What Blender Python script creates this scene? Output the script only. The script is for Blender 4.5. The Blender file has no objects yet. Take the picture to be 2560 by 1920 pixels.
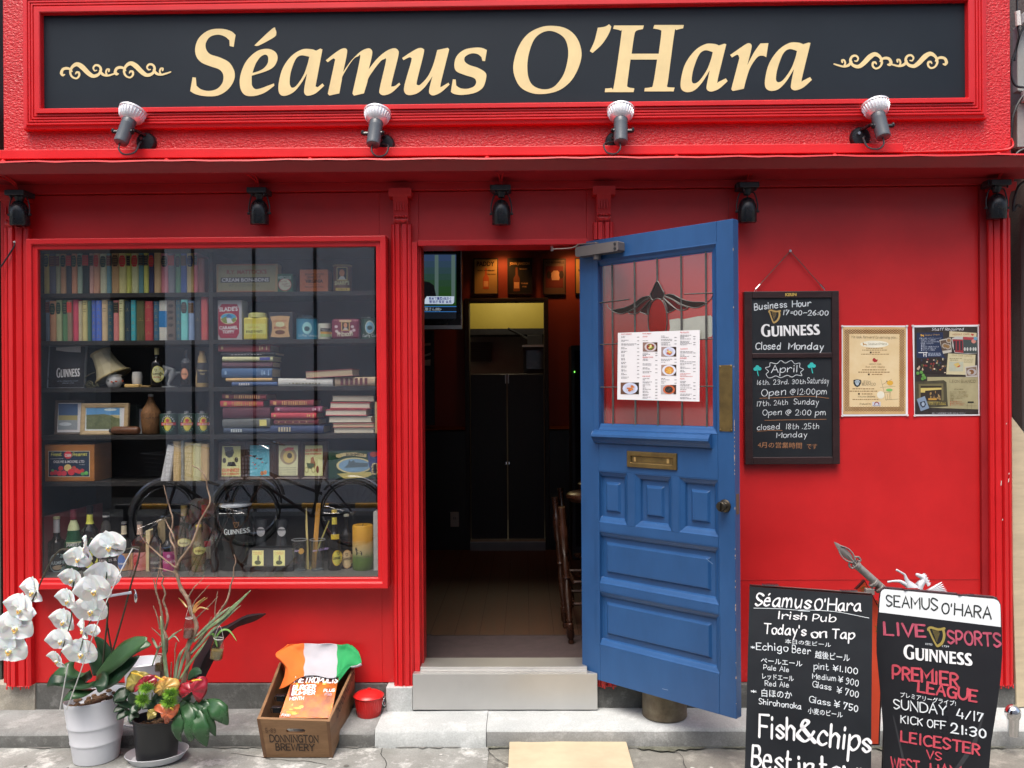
import bpy, bmesh, math, random
from math import sin, cos, pi, radians
from mathutils import Vector, Matrix, geometry

SC = bpy.context.scene
COL = SC.collection
# ------------------------------------------------------------------ camera
YAW, ROLL = radians(0.9), radians(0.38)
CAM = Vector((0.0, -3.9, 1.53))
FPX, CX, CY = 2130.0, 1280.0, 974.0          # focal length and horizon, in photograph pixels
_F = Vector((-sin(YAW), cos(YAW), 0))
_R0 = Vector((cos(YAW), sin(YAW), 0)); _U0 = Vector((0, 0, 1))
_R = _R0 * cos(ROLL) - _U0 * sin(ROLL)
_U = _R0 * sin(ROLL) + _U0 * cos(ROLL)
cd = bpy.data.cameras.new('camera'); cam = bpy.data.objects.new('camera', cd); COL.objects.link(cam)
cam.matrix_world = Matrix(((_R.x, _U.x, -_F.x, CAM.x), (_R.y, _U.y, -_F.y, CAM.y), (_R.z, _U.z, -_F.z, CAM.z), (0, 0, 0, 1)))
cd.sensor_width = 36; cd.lens = FPX / 2560 * 36; cd.shift_y = (CY - 960) / 2560
cd.clip_start = 0.05; cd.clip_end = 400
SC.camera = cam
# ------------------------------------------------------------------ sky, sun, exposure (bright overcast)
SUN_EL, SUN_AZ = radians(66), radians(18)     # azimuth measured from straight behind the camera, towards the left
wd = bpy.data.worlds.new('World'); SC.world = wd; wd.use_nodes = True
nt = wd.node_tree; sky = nt.nodes.new('ShaderNodeTexSky'); sky.sky_type = 'NISHITA'; sky.sun_disc = False
sky.sun_elevation = SUN_EL; sky.sun_rotation = pi + SUN_AZ; sky.dust_density = 6.0; sky.air_density = 1.0; sky.ozone_density = 0.6
nt.links.new(sky.outputs[0], nt.nodes['Background'].inputs[0]); nt.nodes['Background'].inputs[1].default_value = 0.15
ld = bpy.data.lights.new('sun', 'SUN'); ld.energy = 1.5; ld.angle = radians(36); ld.color = (1.0, 0.97, 0.93)
sun = bpy.data.objects.new('sun', ld); COL.objects.link(sun)
sdir = Vector((-sin(SUN_AZ) * cos(SUN_EL), -cos(SUN_AZ) * cos(SUN_EL), sin(SUN_EL)))
sun.rotation_euler = sdir.to_track_quat('Z', 'Y').to_euler(); sun.location = (0, -3, 8)
SC.view_settings.view_transform = 'Standard'; SC.view_settings.look = 'None'
SC.view_settings.gamma = 1; SC.view_settings.use_curve_mapping = False
SC.view_settings.exposure = 0.82
SC.cycles.max_bounces = 8; SC.cycles.transparent_max_bounces = 12; SC.cycles.caustics_reflective = False; SC.cycles.caustics_refractive = False
random.seed(7)
# ------------------------------------------------------------------ photograph pixels -> places (close-up crops of the photo used as rulers)
REG = dict(F=(0, 0, 2560/2212), R1=(0, 0, .31646), S2=(420, 30, .38427), S3=(1240, 30, .38427), R4=(1960, 0, .36166), R5=(60, 580, .25316), R6=(500, 580, .25316),
           R7=(60, 960, .31348), R8=(500, 960, .31348), P1=(0, 1280, .38567), P2=(600, 1560, .22604), P3=(1000, 560, .36179), P4=(1000, 1160, .4583),
           P5=(1420, 530, .36172), P6=(1420, 1100, .45802), P7=(1840, 600, .34954), P8=(1840, 1330, .35556), GZ=(1880, 760, .090416), MN=(1530, 810, .12658),
           Q1=(2095, 805, .15067), Q2=(2275, 805, .15067), F1=(290, 1600, .19291), F2=(0, 1320, .24106), F3=(380, 1380, .19293), L1=(260, 220, .12055),
           C1=(0, 380, .19289), C2=(920, 380, .18083), C3=(2360, 0, .3012), C4=(2400, 440, .45845), C5=(2400, 1150, .46377), C6=(0, 1000, .55427), C7=(1000, 1640, .40687), C8=(580, 400, .12059))
def ray(r, x, y):
    ox, oy, s = REG[r]
    return _F + _R * ((ox + x * s - CX) / FPX) - _U * ((oy + y * s - CY) / FPX)
def W(r, x, y, Y):                       # the point of the vertical plane y = Y seen there
    d = ray(r, x, y); return CAM + d * ((Y - CAM.y) / d.y)
def WZ(r, x, y, Z):                      # the point of the horizontal plane z = Z seen there
    d = ray(r, x, y); return CAM + d * ((Z - CAM.z) / d.z)
def WP(r, x, y, pl):                     # the point of any plane (point, normal)
    d = ray(r, x, y); return CAM + d * ((pl[0] - CAM).dot(pl[1]) / d.dot(pl[1]))
# ------------------------------------------------------------------ materials
def lin(h):
    if isinstance(h, (tuple, list)): return tuple(h)[:3]
    h = h.lstrip('#'); c = [int(h[i:i+2], 16) / 255 for i in (0, 2, 4)]
    return tuple(x / 12.92 if x <= .04045 else ((x + .055) / 1.055) ** 2.4 for x in c)
_mc = {}
def mat(key, col, rough=.5, var=.12, vs=6., bump=0., bs=60., metal=0., spec=.5, col2=None, stretch=None, coat=0., emit=None, est=1., detail=4., alpha=None, bdist=.004, trans=0.):
    """procedural paint: base colour broken up by noise, roughness by a second noise, optional bump"""
    if key in _mc: return _mc[key]
    m = bpy.data.materials.new(key); m.use_nodes = True; _mc[key] = m
    t = m.node_tree; N = t.nodes; L = t.links; b = N['Principled BSDF']
    c = lin(col); d = lin(col2) if col2 is not None else tuple(x * (1 - var) for x in c)
    u = tuple(min(1, x * (1 + var * .6)) for x in c) if col2 is None else c
    tc = N.new('ShaderNodeTexCoord'); mp = N.new('ShaderNodeMapping'); L.new(tc.outputs['Object'], mp.inputs[0])
    if stretch: mp.inputs['Scale'].default_value = stretch
    n = N.new('ShaderNodeTexNoise'); n.inputs['Scale'].default_value = vs; n.inputs['Detail'].default_value = detail; n.inputs['Roughness'].default_value = .65
    L.new(mp.outputs[0], n.inputs['Vector'])
    r = N.new('ShaderNodeValToRGB'); r.color_ramp.elements[0].position = .3; r.color_ramp.elements[1].position = .7
    r.color_ramp.elements[0].color = (*d, 1); r.color_ramp.elements[1].color = (*u, 1)
    L.new(n.outputs['Fac'], r.inputs[0]); L.new(r.outputs[0], b.inputs['Base Color'])
    mr = N.new('ShaderNodeMapRange'); mr.inputs[3].default_value = max(.02, rough - .1); mr.inputs[4].default_value = min(1, rough + .1)
    L.new(n.outputs['Fac'], mr.inputs[0]); L.new(mr.outputs[0], b.inputs['Roughness'])
    b.inputs['Metallic'].default_value = metal; b.inputs['Specular IOR Level'].default_value = spec; b.inputs['Coat Weight'].default_value = coat
    if trans: b.inputs['Transmission Weight'].default_value = trans
    if bump:
        n2 = N.new('ShaderNodeTexNoise'); n2.inputs['Scale'].default_value = bs; n2.inputs['Detail'].default_value = 3; L.new(mp.outputs[0], n2.inputs['Vector'])
        bp = N.new('ShaderNodeBump'); bp.inputs['Strength'].default_value = bump; bp.inputs['Distance'].default_value = bdist
        L.new(n2.outputs['Fac'], bp.inputs['Height']); L.new(bp.outputs[0], b.inputs['Normal'])
    if emit is not None:
        b.inputs['Emission Color'].default_value = (*lin(emit), 1); b.inputs['Emission Strength'].default_value = est
    return m
def ink(col, rough=.75): return mat('ink ' + str(col), col, rough, var=.08, vs=40)
def ramp_mat(key, stops, axis=2, rough=.5, noise=.0, nscale=8, bump=0, coat=0):
    """bands of colour along one axis of the object's bounding box (printed pictures, a layered candle)"""
    if key in _mc: return _mc[key]
    m = mat(key, stops[0][1], rough, bump=bump, coat=coat); t = m.node_tree; N = t.nodes; L = t.links; b = N['Principled BSDF']
    tc = N.new('ShaderNodeTexCoord'); sp = N.new('ShaderNodeSeparateXYZ'); L.new(tc.outputs['Generated'], sp.inputs[0])
    n = N.new('ShaderNodeTexNoise'); n.inputs['Scale'].default_value = nscale; L.new(tc.outputs['Generated'], n.inputs['Vector'])
    ma = N.new('ShaderNodeMath'); ma.operation = 'MULTIPLY_ADD'; ma.inputs[1].default_value = noise; L.new(n.outputs['Fac'], ma.inputs[0]); L.new(sp.outputs[axis], ma.inputs[2])
    r = N.new('ShaderNodeValToRGB')
    while len(r.color_ramp.elements) < len(stops): r.color_ramp.elements.new(.5)
    for e, (p, c) in zip(r.color_ramp.elements, stops): e.position = min(1, p + noise * .5); e.color = (*lin(c), 1)
    L.new(ma.outputs[0], r.inputs[0]); L.new(r.outputs[0], b.inputs['Base Color'])
    return m
def glass_mat(key, tint=(1, 1, 1), refl=.1, rough=.0, f0=.5):
    if key in _mc: return _mc[key]
    m = bpy.data.materials.new(key); m.use_nodes = True; _mc[key] = m; t = m.node_tree; N = t.nodes; L = t.links
    N.remove(N['Principled BSDF']); o = N['Material Output']
    tr = N.new('ShaderNodeBsdfTransparent'); tr.inputs[0].default_value = (*tint, 1); gl = N.new('ShaderNodeBsdfGlossy'); gl.inputs['Roughness'].default_value = rough
    lw = N.new('ShaderNodeLayerWeight'); lw.inputs[0].default_value = f0; mr = N.new('ShaderNodeMapRange'); mr.inputs[3].default_value = refl; mr.inputs[4].default_value = .85
    pw = N.new('ShaderNodeMath'); pw.operation = 'POWER'; pw.inputs[1].default_value = 4; L.new(lw.outputs['Facing'], pw.inputs[0]); L.new(pw.outputs[0], mr.inputs[0])
    mx = N.new('ShaderNodeMixShader'); L.new(mr.outputs[0], mx.inputs[0]); L.new(tr.outputs[0], mx.inputs[1]); L.new(gl.outputs[0], mx.inputs[2]); L.new(mx.outputs[0], o.inputs[0])
    return m
# ------------------------------------------------------------------ things, parts
WM = {}
def tag(o, label, cat=None, group=None, kind=None):
    if label: o['label'] = label
    if cat: o['category'] = cat
    if group: o['group'] = group
    if kind: o['kind'] = kind
    return o
def thing(name, label, cat, loc=(0, 0, 0), group=None, rot=0.):
    o = bpy.data.objects.new(name, None); COL.objects.link(o); o.empty_display_size = .05
    M = Matrix.Translation(loc) @ Matrix.Rotation(rot, 4, 'Z'); o.matrix_world = M; WM[o.name] = M
    return tag(o, label, cat, group)
def children(o): return [c for c in list(bpy.data.objects) if c.parent == o]
def dup(o, loc, rot=None, label=None, parent=None):
    kids = list(o.children); c = o.copy(); COL.objects.link(c)
    if parent is not None: c.parent = parent
    elif loc is not None:
        c.location = loc
        if rot is not None: c.rotation_euler = (0, 0, rot)
    if label: c['label'] = label
    for k in kids: dup(k, None, parent=c)
    return c
class MB:
    """collects shapes given in world (or local) coordinates and links them as ONE mesh object"""
    def __init__(s): s.v = []; s.f = []; s.m = []; s.sm = []; s.mats = []
    def mi(s, m):
        if m not in s.mats: s.mats.append(m)
        return s.mats.index(m)
    def add(s, vs, fs, m, smooth=False):
        o = len(s.v); s.v.extend(Vector(v) for v in vs); k = s.mi(m)
        for f in fs: s.f.append([i + o for i in f]); s.m.append(k); s.sm.append(smooth)
        return s
    def box(s, x0, x1, y0, y1, z0, z1, m, M=None):
        vs = [(x, y, z) for z in (z0, z1) for x, y in ((x0, y0), (x1, y0), (x1, y1), (x0, y1))]
        if M is not None: vs = [M @ Vector(v) for v in vs]
        return s.add(vs, [(3, 2, 1, 0), (4, 5, 6, 7), (0, 1, 5, 4), (1, 2, 6, 5), (2, 3, 7, 6), (3, 0, 4, 7)], m)
    def hexa(s, p, m):     # 8 corners, bottom ring then top ring
        return s.add(p, [(3, 2, 1, 0), (4, 5, 6, 7), (0, 1, 5, 4), (1, 2, 6, 5), (2, 3, 7, 6), (3, 0, 4, 7)], m)
    def quad(s, a, b, c, d, m): return s.add([a, b, c, d], [(0, 1, 2, 3)], m)
    def prism(s, pts, y0, y1, m, M=None, axis='y'):     # polygon in x,z pushed along y
        n = len(pts)
        f = (lambda p, q: (p[0], q, p[1])) if axis == 'y' else ((lambda p, q: (p[0], p[1], q)) if axis == 'z' else (lambda p, q: (q, p[0], p[1])))
        vs = [f(p, y0) for p in pts] + [f(p, y1) for p in pts]
        if M is not None: vs = [M @ Vector(v) for v in vs]
        tri = geometry.tessellate_polygon([[Vector((p[0], p[1], 0)) for p in pts]])
        fs = [tuple(t) for t in tri] + [tuple(i + n for i in reversed(t)) for t in tri] + [(i, (i + 1) % n, (i + 1) % n + n, i + n) for i in range(n)]
        return s.add(vs, fs, m)
    def lathe(s, prof, m, c=(0, 0, 0), M=None, seg=20, smooth=True, sx=1., sy=1., a0=0., a1=2 * pi, close=True):
        full = abs(a1 - a0 - 2 * pi) < 1e-6; n = seg if full else seg + 1; vs = []; fs = []
        for r, z in prof:
            for k in range(n):
                a = a0 + (a1 - a0) * k / seg; vs.append(Vector((r * cos(a) * sx, r * sin(a) * sy, z)))
        for i in range(len(prof) - 1):
            for k in range(seg):
                k2 = (k + 1) % n; fs.append((i * n + k, i * n + k2, (i + 1) * n + k2, (i + 1) * n + k))
        if full and close:
            if prof[0][0] > 1e-5: fs.append(tuple(reversed(range(n))))
            if prof[-1][0] > 1e-5: fs.append(tuple(range((len(prof) - 1) * n, len(prof) * n)))
        T = (M if M is not None else Matrix.Translation(c))
        return s.add([T @ v for v in vs], fs, m, smooth)
    def tube(s, pts, rad, m, seg=6, closed=False, cap=True, flat=1.):
        pts = [Vector(p) for p in pts]; n = len(pts); rad = rad if isinstance(rad, (list, tuple)) else [rad] * n; vs = []; fs = []
        up = None
        for i, p in enumerate(pts):
            t = (pts[(i + 1) % n] - pts[i - 1]) if closed else (pts[min(i + 1, n - 1)] - pts[max(i - 1, 0)])
            if t.length < 1e-9: t = Vector((0, 0, 1))
            t.normalize()
            if up is None: up = Vector((0, 0, 1)) if abs(t.z) < .9 else Vector((0, -1, 0))
            x = t.cross(up)
            if x.length < 1e-6: x = t.orthogonal()
            x.normalize(); up = x.cross(t).normalized()
            for k in range(seg):
                a = 2 * pi * k / seg; vs.append(p + (x * cos(a) + up * sin(a) * flat) * rad[i])
        for i in range(n if closed else n - 1):
            j = (i + 1) % n
            for k in range(seg): fs.append((i * seg + k, i * seg + (k + 1) % seg, j * seg + (k + 1) % seg, j * seg + k))
        if cap and not closed: fs.append(tuple(reversed(range(seg)))); fs.append(tuple(range((n - 1) * seg, n * seg)))
        return s.add(vs, fs, m, True)
    def ball(s, c, r, m, seg=14, rings=8, M=None):
        r = r if isinstance(r, (tuple, list)) else (r, r, r)
        prof = [(sin(pi * i / rings), -cos(pi * i / rings)) for i in range(rings + 1)]; prof[0] = (1e-4, -1); prof[-1] = (1e-4, 1)
        T = Matrix.Translation(c) @ (M if M is not None else Matrix.Identity(4)) @ Matrix.Diagonal((r[0], r[1], r[2], 1))
        return s.lathe(prof, m, M=T, seg=seg)
    def grid(s, fn, nu, nv, m, smooth=True):
        vs = [fn(i / nu, j / nv) for j in range(nv + 1) for i in range(nu + 1)]
        return s.add(vs, [(j * (nu + 1) + i, j * (nu + 1) + i + 1, (j + 1) * (nu + 1) + i + 1, (j + 1) * (nu + 1) + i) for j in range(nv) for i in range(nu)], m, smooth)
    def flat(s, polys, O, U, V, N, m, off=.0015, step=.00004):   # 2-D polygons laid on a plane
        U = Vector(U); V = Vector(V); N = Vector(N); O = Vector(O)
        for k, (vs, fs) in enumerate(polys):
            s.add([O + U * p[0] + V * p[1] + N * (off + step * k) for p in vs], fs, m)
        return s
    def build(s, name, parent=None, bev=0., seg=2, solid=0., local=False, sharp=40, sub=0):
        me = bpy.data.meshes.new(name)
        top = parent
        while top is not None and top.name not in WM: top = top.parent
        vs = s.v
        if top is not None and not local: I = WM[top.name].inverted(); vs = [I @ v for v in vs]
        me.from_pydata([tuple(v) for v in vs], [], s.f)
        for mm in s.mats: me.materials.append(mm)
        me.polygons.foreach_set('material_index', s.m); me.polygons.foreach_set('use_smooth', s.sm)
        if any(s.sm): me.set_sharp_from_angle(angle=radians(sharp))
        me.update()
        o = bpy.data.objects.new(name, me); COL.objects.link(o)
        if parent is not None: o.parent = parent
        if solid: md = o.modifiers.new('s', 'SOLIDIFY'); md.thickness = solid; md.offset = 0
        if sub: md = o.modifiers.new('u', 'SUBSURF'); md.levels = sub; md.render_levels = sub
        if bev: md = o.modifiers.new('b', 'BEVEL'); md.width = bev; md.segments = seg; md.limit_method = 'ANGLE'; md.angle_limit = radians(40)
        return o
def crom(pts, n=6, closed=False):      # smooth curve through points
    pts = [Vector(p) for p in pts]; k = len(pts); out = []
    for i in range(k if closed else k - 1):
        g = (lambda j: pts[j % k]) if closed else (lambda j: pts[min(max(j, 0), k - 1)])
        p0, p1, p2, p3 = g(i - 1), g(i), g(i + 1), g(i + 2)
        for t in range(n):
            t = t / n; out.append(.5 * (2 * p1 + (p2 - p0) * t + (2 * p0 - 5 * p1 + 4 * p2 - p3) * t * t + (3 * p1 - p0 - 3 * p2 + p3) * t ** 3))
    if not closed: out.append(pts[-1])
    return out
# ------------------------------------------------------------------ lettering
def outline(s, n=4):          # "x,y x,y* ..." : smooth outline with corners at the starred points
    P = []; C = []
    for w in s.split():
        c = w.endswith('*'); x, y = w.rstrip('*').split(','); P.append(Vector((float(x), float(y)))); C.append(c)
    k = len(P); out = []
    for i in range(k):
        p1, p2 = P[i], P[(i + 1) % k]
        if C[i] and C[(i + 1) % k]: out.append(p1); continue
        p0 = p1 if C[i] else P[i - 1]; p3 = p2 if C[(i + 1) % k] else P[(i + 2) % k]
        for t in range(n):
            t = t / n; out.append(.5 * (2 * p1 + (p2 - p0) * t + (2 * p0 - 5 * p1 + 4 * p2 - p3) * t * t + (3 * p1 - p0 - 3 * p2 + p3) * t ** 3))
    return out
def fill(loops):
    ls = [[Vector((p[0], p[1], 0)) for p in l] for l in loops]
    tri = geometry.tessellate_polygon(ls); vs = [(p.x, p.y) for l in ls for p in l]
    return (vs, [tuple(t) for t in tri])
def stroke(pts, w, nib=None, tip=1.):   # a pen stroke as one strip with round ends; w number or list
    pts = [Vector((p[0], p[1])) for p in pts]; q = [pts[0]]
    for p in pts[1:]:
        if (p - q[-1]).length > 1e-5: q.append(p)
    if len(q) == 1: q.append(q[0] + Vector((1e-3, 1e-3)))
    n = len(q); ws = w if isinstance(w, (list, tuple)) else [w] * n; vs = []; fs = []
    if len(ws) != n: ws = [ws[min(len(ws) - 1, int(i * len(ws) / n))] for i in range(n)]
    def nrm(i):
        a = q[min(i + 1, n - 1)] - q[max(i - 1, 0)]
        return Vector((-a.y, a.x)).normalized() if a.length > 1e-9 else Vector((0, 1))
    rows = []
    t0 = (q[0] - q[1]).normalized(); t1 = (q[-1] - q[-2]).normalized()
    for i in range(n):
        h = ws[i] / 2; d = nrm(i)
        if nib is not None: a = math.atan2(d.y, d.x); h *= 1 - nib[1] * abs(sin(a - nib[0]))
        if 0 < i < n - 1:
            a = (q[i] - q[i-1]).normalized(); b = (q[i+1] - q[i]).normalized(); h /= max(.55, math.sqrt(max(.02, (1 + a.dot(b)) / 2)))
        if i == 0: rows.append((q[0] + t0 * h * .8 + d * h * .5, q[0] + t0 * h * .8 - d * h * .5))
        rows.append((q[i] + d * h, q[i] - d * h))
        if i == n - 1: rows.append((q[i] + t1 * h * .8 + d * h * .5, q[i] + t1 * h * .8 - d * h * .5))
    for a, b in rows: vs += [tuple(a), tuple(b)]
    for i in range(len(rows) - 1): fs.append((2 * i, 2 * i + 1, 2 * i + 3, 2 * i + 2))
    return (vs, fs)
GL = {'A': '6 043c64 1757', 'B': '5 040c ~0c3c4a3808 ~0838563404', 'C': '6 ~6b4c1b08153465', 'D': '6 040c ~0c3c6a663404', 'E': '5 5c0c0454 0848', 'F': '5 5c0c04 0848',
 'G': '6 ~6b4c1b0815346565 486864', 'H': '6 040c 646c 0868', 'I': '2 141c', 'J': '5 ~4c46341406', 'K': '5 040c 5c08 1954', 'L': '5 0c0454', 'M': '7 040c377c74', 'N': '6 040c646c',
 'O': '6 ~3c1b08153455685b3c', 'P': '5 040c ~0c3c5a3707', 'Q': '6 ~3c1b08153455685b3c 4663', 'R': '5 040c ~0c3c5a3808 2854', 'S': '5 ~5b3c1c0a284756452405', 'T': '6 0c6c 3c34',
 'U': '6 ~0c07153455676c', 'V': '6 0c346c', 'W': '8 0c244b648c', 'X': '6 0c64 6c04', 'Y': '6 0c38 6c3834', 'Z': '6 0c6c0464',
 'a': '5 ~492907052447 494454', 'b': '5 0c04 ~06294957452405', 'c': '4 ~482907052445', 'd': '5 ~472907052446 4c44', 'e': '5 0747 ~47391907052445', 'f': '4 ~4b3c2b2a24 0949',
 'g': '5 ~492907052446 ~4944422102', 'h': '5 0c04 ~0729484744', 'i': '1 0904 0b0c', 'j': '2 191201 1b1c', 'k': '4 0c04 4906 1744', 'l': '1 0c04', 'm': '7 0904 ~0719293734 ~3749596764',
 'n': '5 0904 ~0729494744', 'o': '4 ~2908061434464829', 'p': '5 0900 ~07294957452405', 'q': '5 ~492907052446 4940', 'r': '4 0904 ~07293948', 's': '4 ~4829081736452405',
 't': '4 ~1c15243445 0939', 'u': '5 ~0906142446 4944', 'v': '4 092449', 'w': '6 0914385469', 'x': '4 0944 4904', 'y': '4 0925 4910', 'z': '4 09490444',
 '0': '5 ~2c0a0624464a2c', '1': '2 1c14', '2': '5 ~0a1c3c4a37 370454', '3': '5 ~0b2c4b4918 ~1838462405', '4': '5 2c0656 4944', '5': '5 4c0c08 ~0838462405', '6': '5 ~3c08062446372807',
 '7': '5 0a0c4c14', '8': '5 ~280a2c4a2806244628', '9': '5 ~4a2c0a28394a ~4a472404', '.': '1 0405', ',': '1 0503', ':': '1 0506 0809', "'": '1 0c0a', '!': '1 0c07 0405', '-': '3 0838',
 '/': '4 044c', '*': '4 2a26 0947 0749', '&': '6 ~64292b3c4b1806244568', '@': '8 ~5a3a37575a 5767 ~67797a5c2b08163454', '¥': '6 0c38 6c3834 0868 0666', '~': '5 ~0718284858', '=': '3 0737 0939',
 'é': '5 0747 ~47391907052445 2b3c', '(': '2 ~2c080', ')': '2 ~0c280', '_': '4 0444', '+': '4 2a26 0848', '?': '4 ~0a2c4a2826 2405'}
def hand(body, w=.11, jit=.02, slant=0., gap=1.7, nib=None, serif=0., seed=1):
    rnd = random.Random(seed + len(body)); x = 0.; out = []
    for ch in body:
        if ch == ' ': x += 3.6; continue
        g = GL.get(ch)
        if g is None: x += 3; continue
        g = g.split(); adv = int(g[0]); dy = rnd.uniform(-1, 1) * jit * 5; sc = 1 + rnd.uniform(-1, 1) * jit * 2
        for s in g[1:]:
            sm = s[0] == '~'; s = s.lstrip('~'); pts = [Vector((int(s[i], 16), int(s[i+1], 16) - 4)) for i in range(0, len(s) - 1, 2)]
            pts = [Vector((x + p.x * sc + rnd.uniform(-1, 1) * jit * 3 + slant * p.y, p.y * sc + dy + rnd.uniform(-1, 1) * jit * 3)) / 8 for p in pts]
            q = crom(pts, 5) if sm and len(pts) > 2 else pts
            out.append(stroke(q, w, nib))
            if serif and not sm:
                for e, f in ((pts[0], pts[1]), (pts[-1], pts[-2])):
                    if abs(e.x - f.x) < abs(e.y - f.y) * .8: out.append(stroke([e - Vector((serif, 0)), e + Vector((serif, 0))], w * .5))
        x += adv * sc + gap
    return out, max(.1, (x - gap) / 8)
_tc = {}
def typed(body, bold=0., res=2):
    k = (body, bold)
    if k in _tc: return _tc[k]
    c = bpy.data.curves.new('t', 'FONT'); c.body = body; c.resolution_u = res; c.offset = bold
    o = bpy.data.objects.new('t', c); COL.objects.link(o); bpy.context.view_layer.update()
    m = bpy.data.meshes.new_from_object(o.evaluated_get(bpy.context.evaluated_depsgraph_get()))
    K = 1 / .73; vs = [(v.co.x * K, v.co.y * K) for v in m.vertices]; fs = [tuple(p.vertices) for p in m.polygons]
    x0 = min(v[0] for v in vs); x1 = max(v[0] for v in vs); vs = [(v[0] - x0, v[1]) for v in vs]
    bpy.data.objects.remove(o); bpy.data.curves.remove(c); bpy.data.meshes.remove(m)
    _tc[k] = ([(vs, fs)], x1 - x0); return _tc[k]
def frame2(pl, r, x0, y0, x1, y1, h):      # baseline from (x0,y0) to (x1,y1) and letter height h, in crop pixels, on a plane
    A = WP(r, x0, y0, pl); B = WP(r, x1, y1, pl); N = pl[1]; U = (B - A)
    V = N.cross(U).normalized()
    if V.z < 0: V = -V
    H = (WP(r, x0, y0 - h, pl) - A).length
    return A, U, V * H
def line(mb, pl, r, x0, y0, x1, y1, h, body, m, style='hand', off=.0015, **kw):
    polys, w = (typed(body, kw.get('bold', 0.)) if style == 'type' else hand(body, **kw))
    A, U, V = frame2(pl, r, x0, y0, x1, y1, h); mb.flat(polys, A, U / w, V, pl[1], m, off)
def patch(mb, pl, r, pts, m, off=.001):    # a filled outline given in crop pixels, laid on a plane
    P = [WP(r, x, y, pl) + pl[1] * off for x, y in pts]
    tri = geometry.tessellate_polygon([P]); mb.add(P, [tuple(t) for t in tri], m)
def pen(mb, pl, r, pts, wpx, m, off=.0012, smooth=True, nib=None):    # a pen line in crop pixels on a plane
    q = crom([Vector((x, -y)) for x, y in pts], 5) if smooth and len(pts) > 2 else [Vector((x, -y)) for x, y in pts]
    vs, fs = stroke(q, wpx, nib); mb.add([WP(r, x, -y, pl) + pl[1] * off for x, y in vs], fs, m)
def plane(P, N): return (Vector(P), Vector(N).normalized())
def rect(mb, pl, r, x0, y0, x1, y1, m, off=.001): patch(mb, pl, r, [(x0, y0), (x1, y0), (x1, y1), (x0, y1)], m, off)
def oval(mb, pl, r, cx, cy, rx, ry, m, off=.001, n=20): patch(mb, pl, r, [(cx + rx * cos(2 * pi * k / n), cy + ry * sin(2 * pi * k / n)) for k in range(n)], m, off)
BRAND = ["480,575* 480,645* 455,620 420,600 385,598 345,630 322,700 322,780 345,840 385,870 430,862* 430,760* 412,735* 498,722* 500,880* 450,905 390,912 320,890 265,830 243,750 255,660 300,595 365,560 430,562",
 "522,628* 605,615* 605,800 612,840 640,858 680,850 695,810 692,635* 672,612* 748,612* 735,640* 735,800 722,860 680,900 620,908 560,890 535,840 532,660*",
 "752,612* 828,610* 832,640* 834,895* 765,900* 765,650*",
 "850,610* 925,608* 1018,770* 1020,640* 1008,608* 1068,608* 1058,640* 1060,895* 1030,897* 905,690* 908,895* 862,898* 865,660*",
 "1082,607* 1157,605* 1250,767* 1252,637* 1240,605* 1300,605* 1290,637* 1292,892* 1262,894* 1137,687* 1140,892* 1094,895* 1097,657*",
 "1320,603* 1482,600* 1482,645* 1395,640* 1395,718* 1480,712* 1478,765* 1395,762* 1397,840* 1490,835* 1488,885* 1330,890* 1333,640*",
 "1655,605* 1650,660* 1615,645 1585,650 1575,670 1595,700 1650,745 1680,800 1665,860 1610,885 1550,885 1510,870* 1505,815* 1540,835 1580,838 1605,820 1590,790 1530,740 1503,690 1510,640 1550,600 1605,590"]
def brand_polys():
    ls = [outline(s, 3) for s in BRAND]; ls.append([p + Vector((182, -3)) for p in ls[-1]])
    return [fill([[((p.x - 240) / 340, (905 - p.y) / 340) for p in l]]) for l in ls], (1862 - 240) / 340
def brand(mb, pl, r, x0, y0, x1, y1, h, m, off=.0015):
    polys, w = brand_polys(); A, U, V = frame2(pl, r, x0, y0, x1, y1, h); mb.flat(polys, A, U / w, V, pl[1], m, off)
def harp(mb, pl, r, cx, cy, h, m, off=.0015):
    P = [([(480, 225), (495, 190), (545, 178), (610, 198), (690, 215), (795, 195)], 44), ([(765, 225), (772, 310), (748, 400), (695, 480), (615, 525)], 48), ([(492, 215), (545, 380), (605, 525)], 34)]
    P += [([(560 + 22 * k, 210), (620 + 12 * k, 440 - 25 * k)], 5) for k in range(6)]
    out = [stroke(crom([Vector(((x - 635) / 380, (355 - y) / 380)) for x, y in p], 4) if len(p) > 2 else [((x - 635) / 380, (355 - y) / 380) for x, y in p], w / 380) for p, w in P]
    A, U, V = frame2(pl, r, cx, cy, cx + h, cy, h); mb.flat(out, A, U, V, pl[1], m, off)
# ------------------------------------------------------------------ paints of the setting
RED = mat('red gloss paint', (.55, .013, .015), .40, var=.16, vs=2.6, bump=.22, bs=130, bdist=.0012, detail=9)
REDTRIM = mat('red trim paint', (.61, .014, .018), .36, var=.08, vs=5, bump=.08, bs=150, bdist=.0008)
STUCCO = mat('red stucco paint', (.57, .014, .018), .38, var=.12, vs=4)
def _stucco():
    t = STUCCO.node_tree; N = t.nodes; L = t.links; b = N['Principled BSDF']
    tc = N.new('ShaderNodeTexCoord'); mp = N.new('ShaderNodeMapping'); mp.inputs['Scale'].default_value = (1, 1, 1.5); L.new(tc.outputs['Object'], mp.inputs[0])
    v = N.new('ShaderNodeTexNoise'); v.inputs['Scale'].default_value = 75; v.inputs['Detail'].default_value = 3; v.inputs['Distortion'].default_value = .6; L.new(mp.outputs[0], v.inputs['Vector'])
    bp = N.new('ShaderNodeBump'); bp.inputs['Strength'].default_value = .55; bp.inputs['Distance'].default_value = .012
    L.new(v.outputs['Fac'], bp.inputs['Height']); L.new(bp.outputs[0], b.inputs['Normal'])
_stucco()
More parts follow.
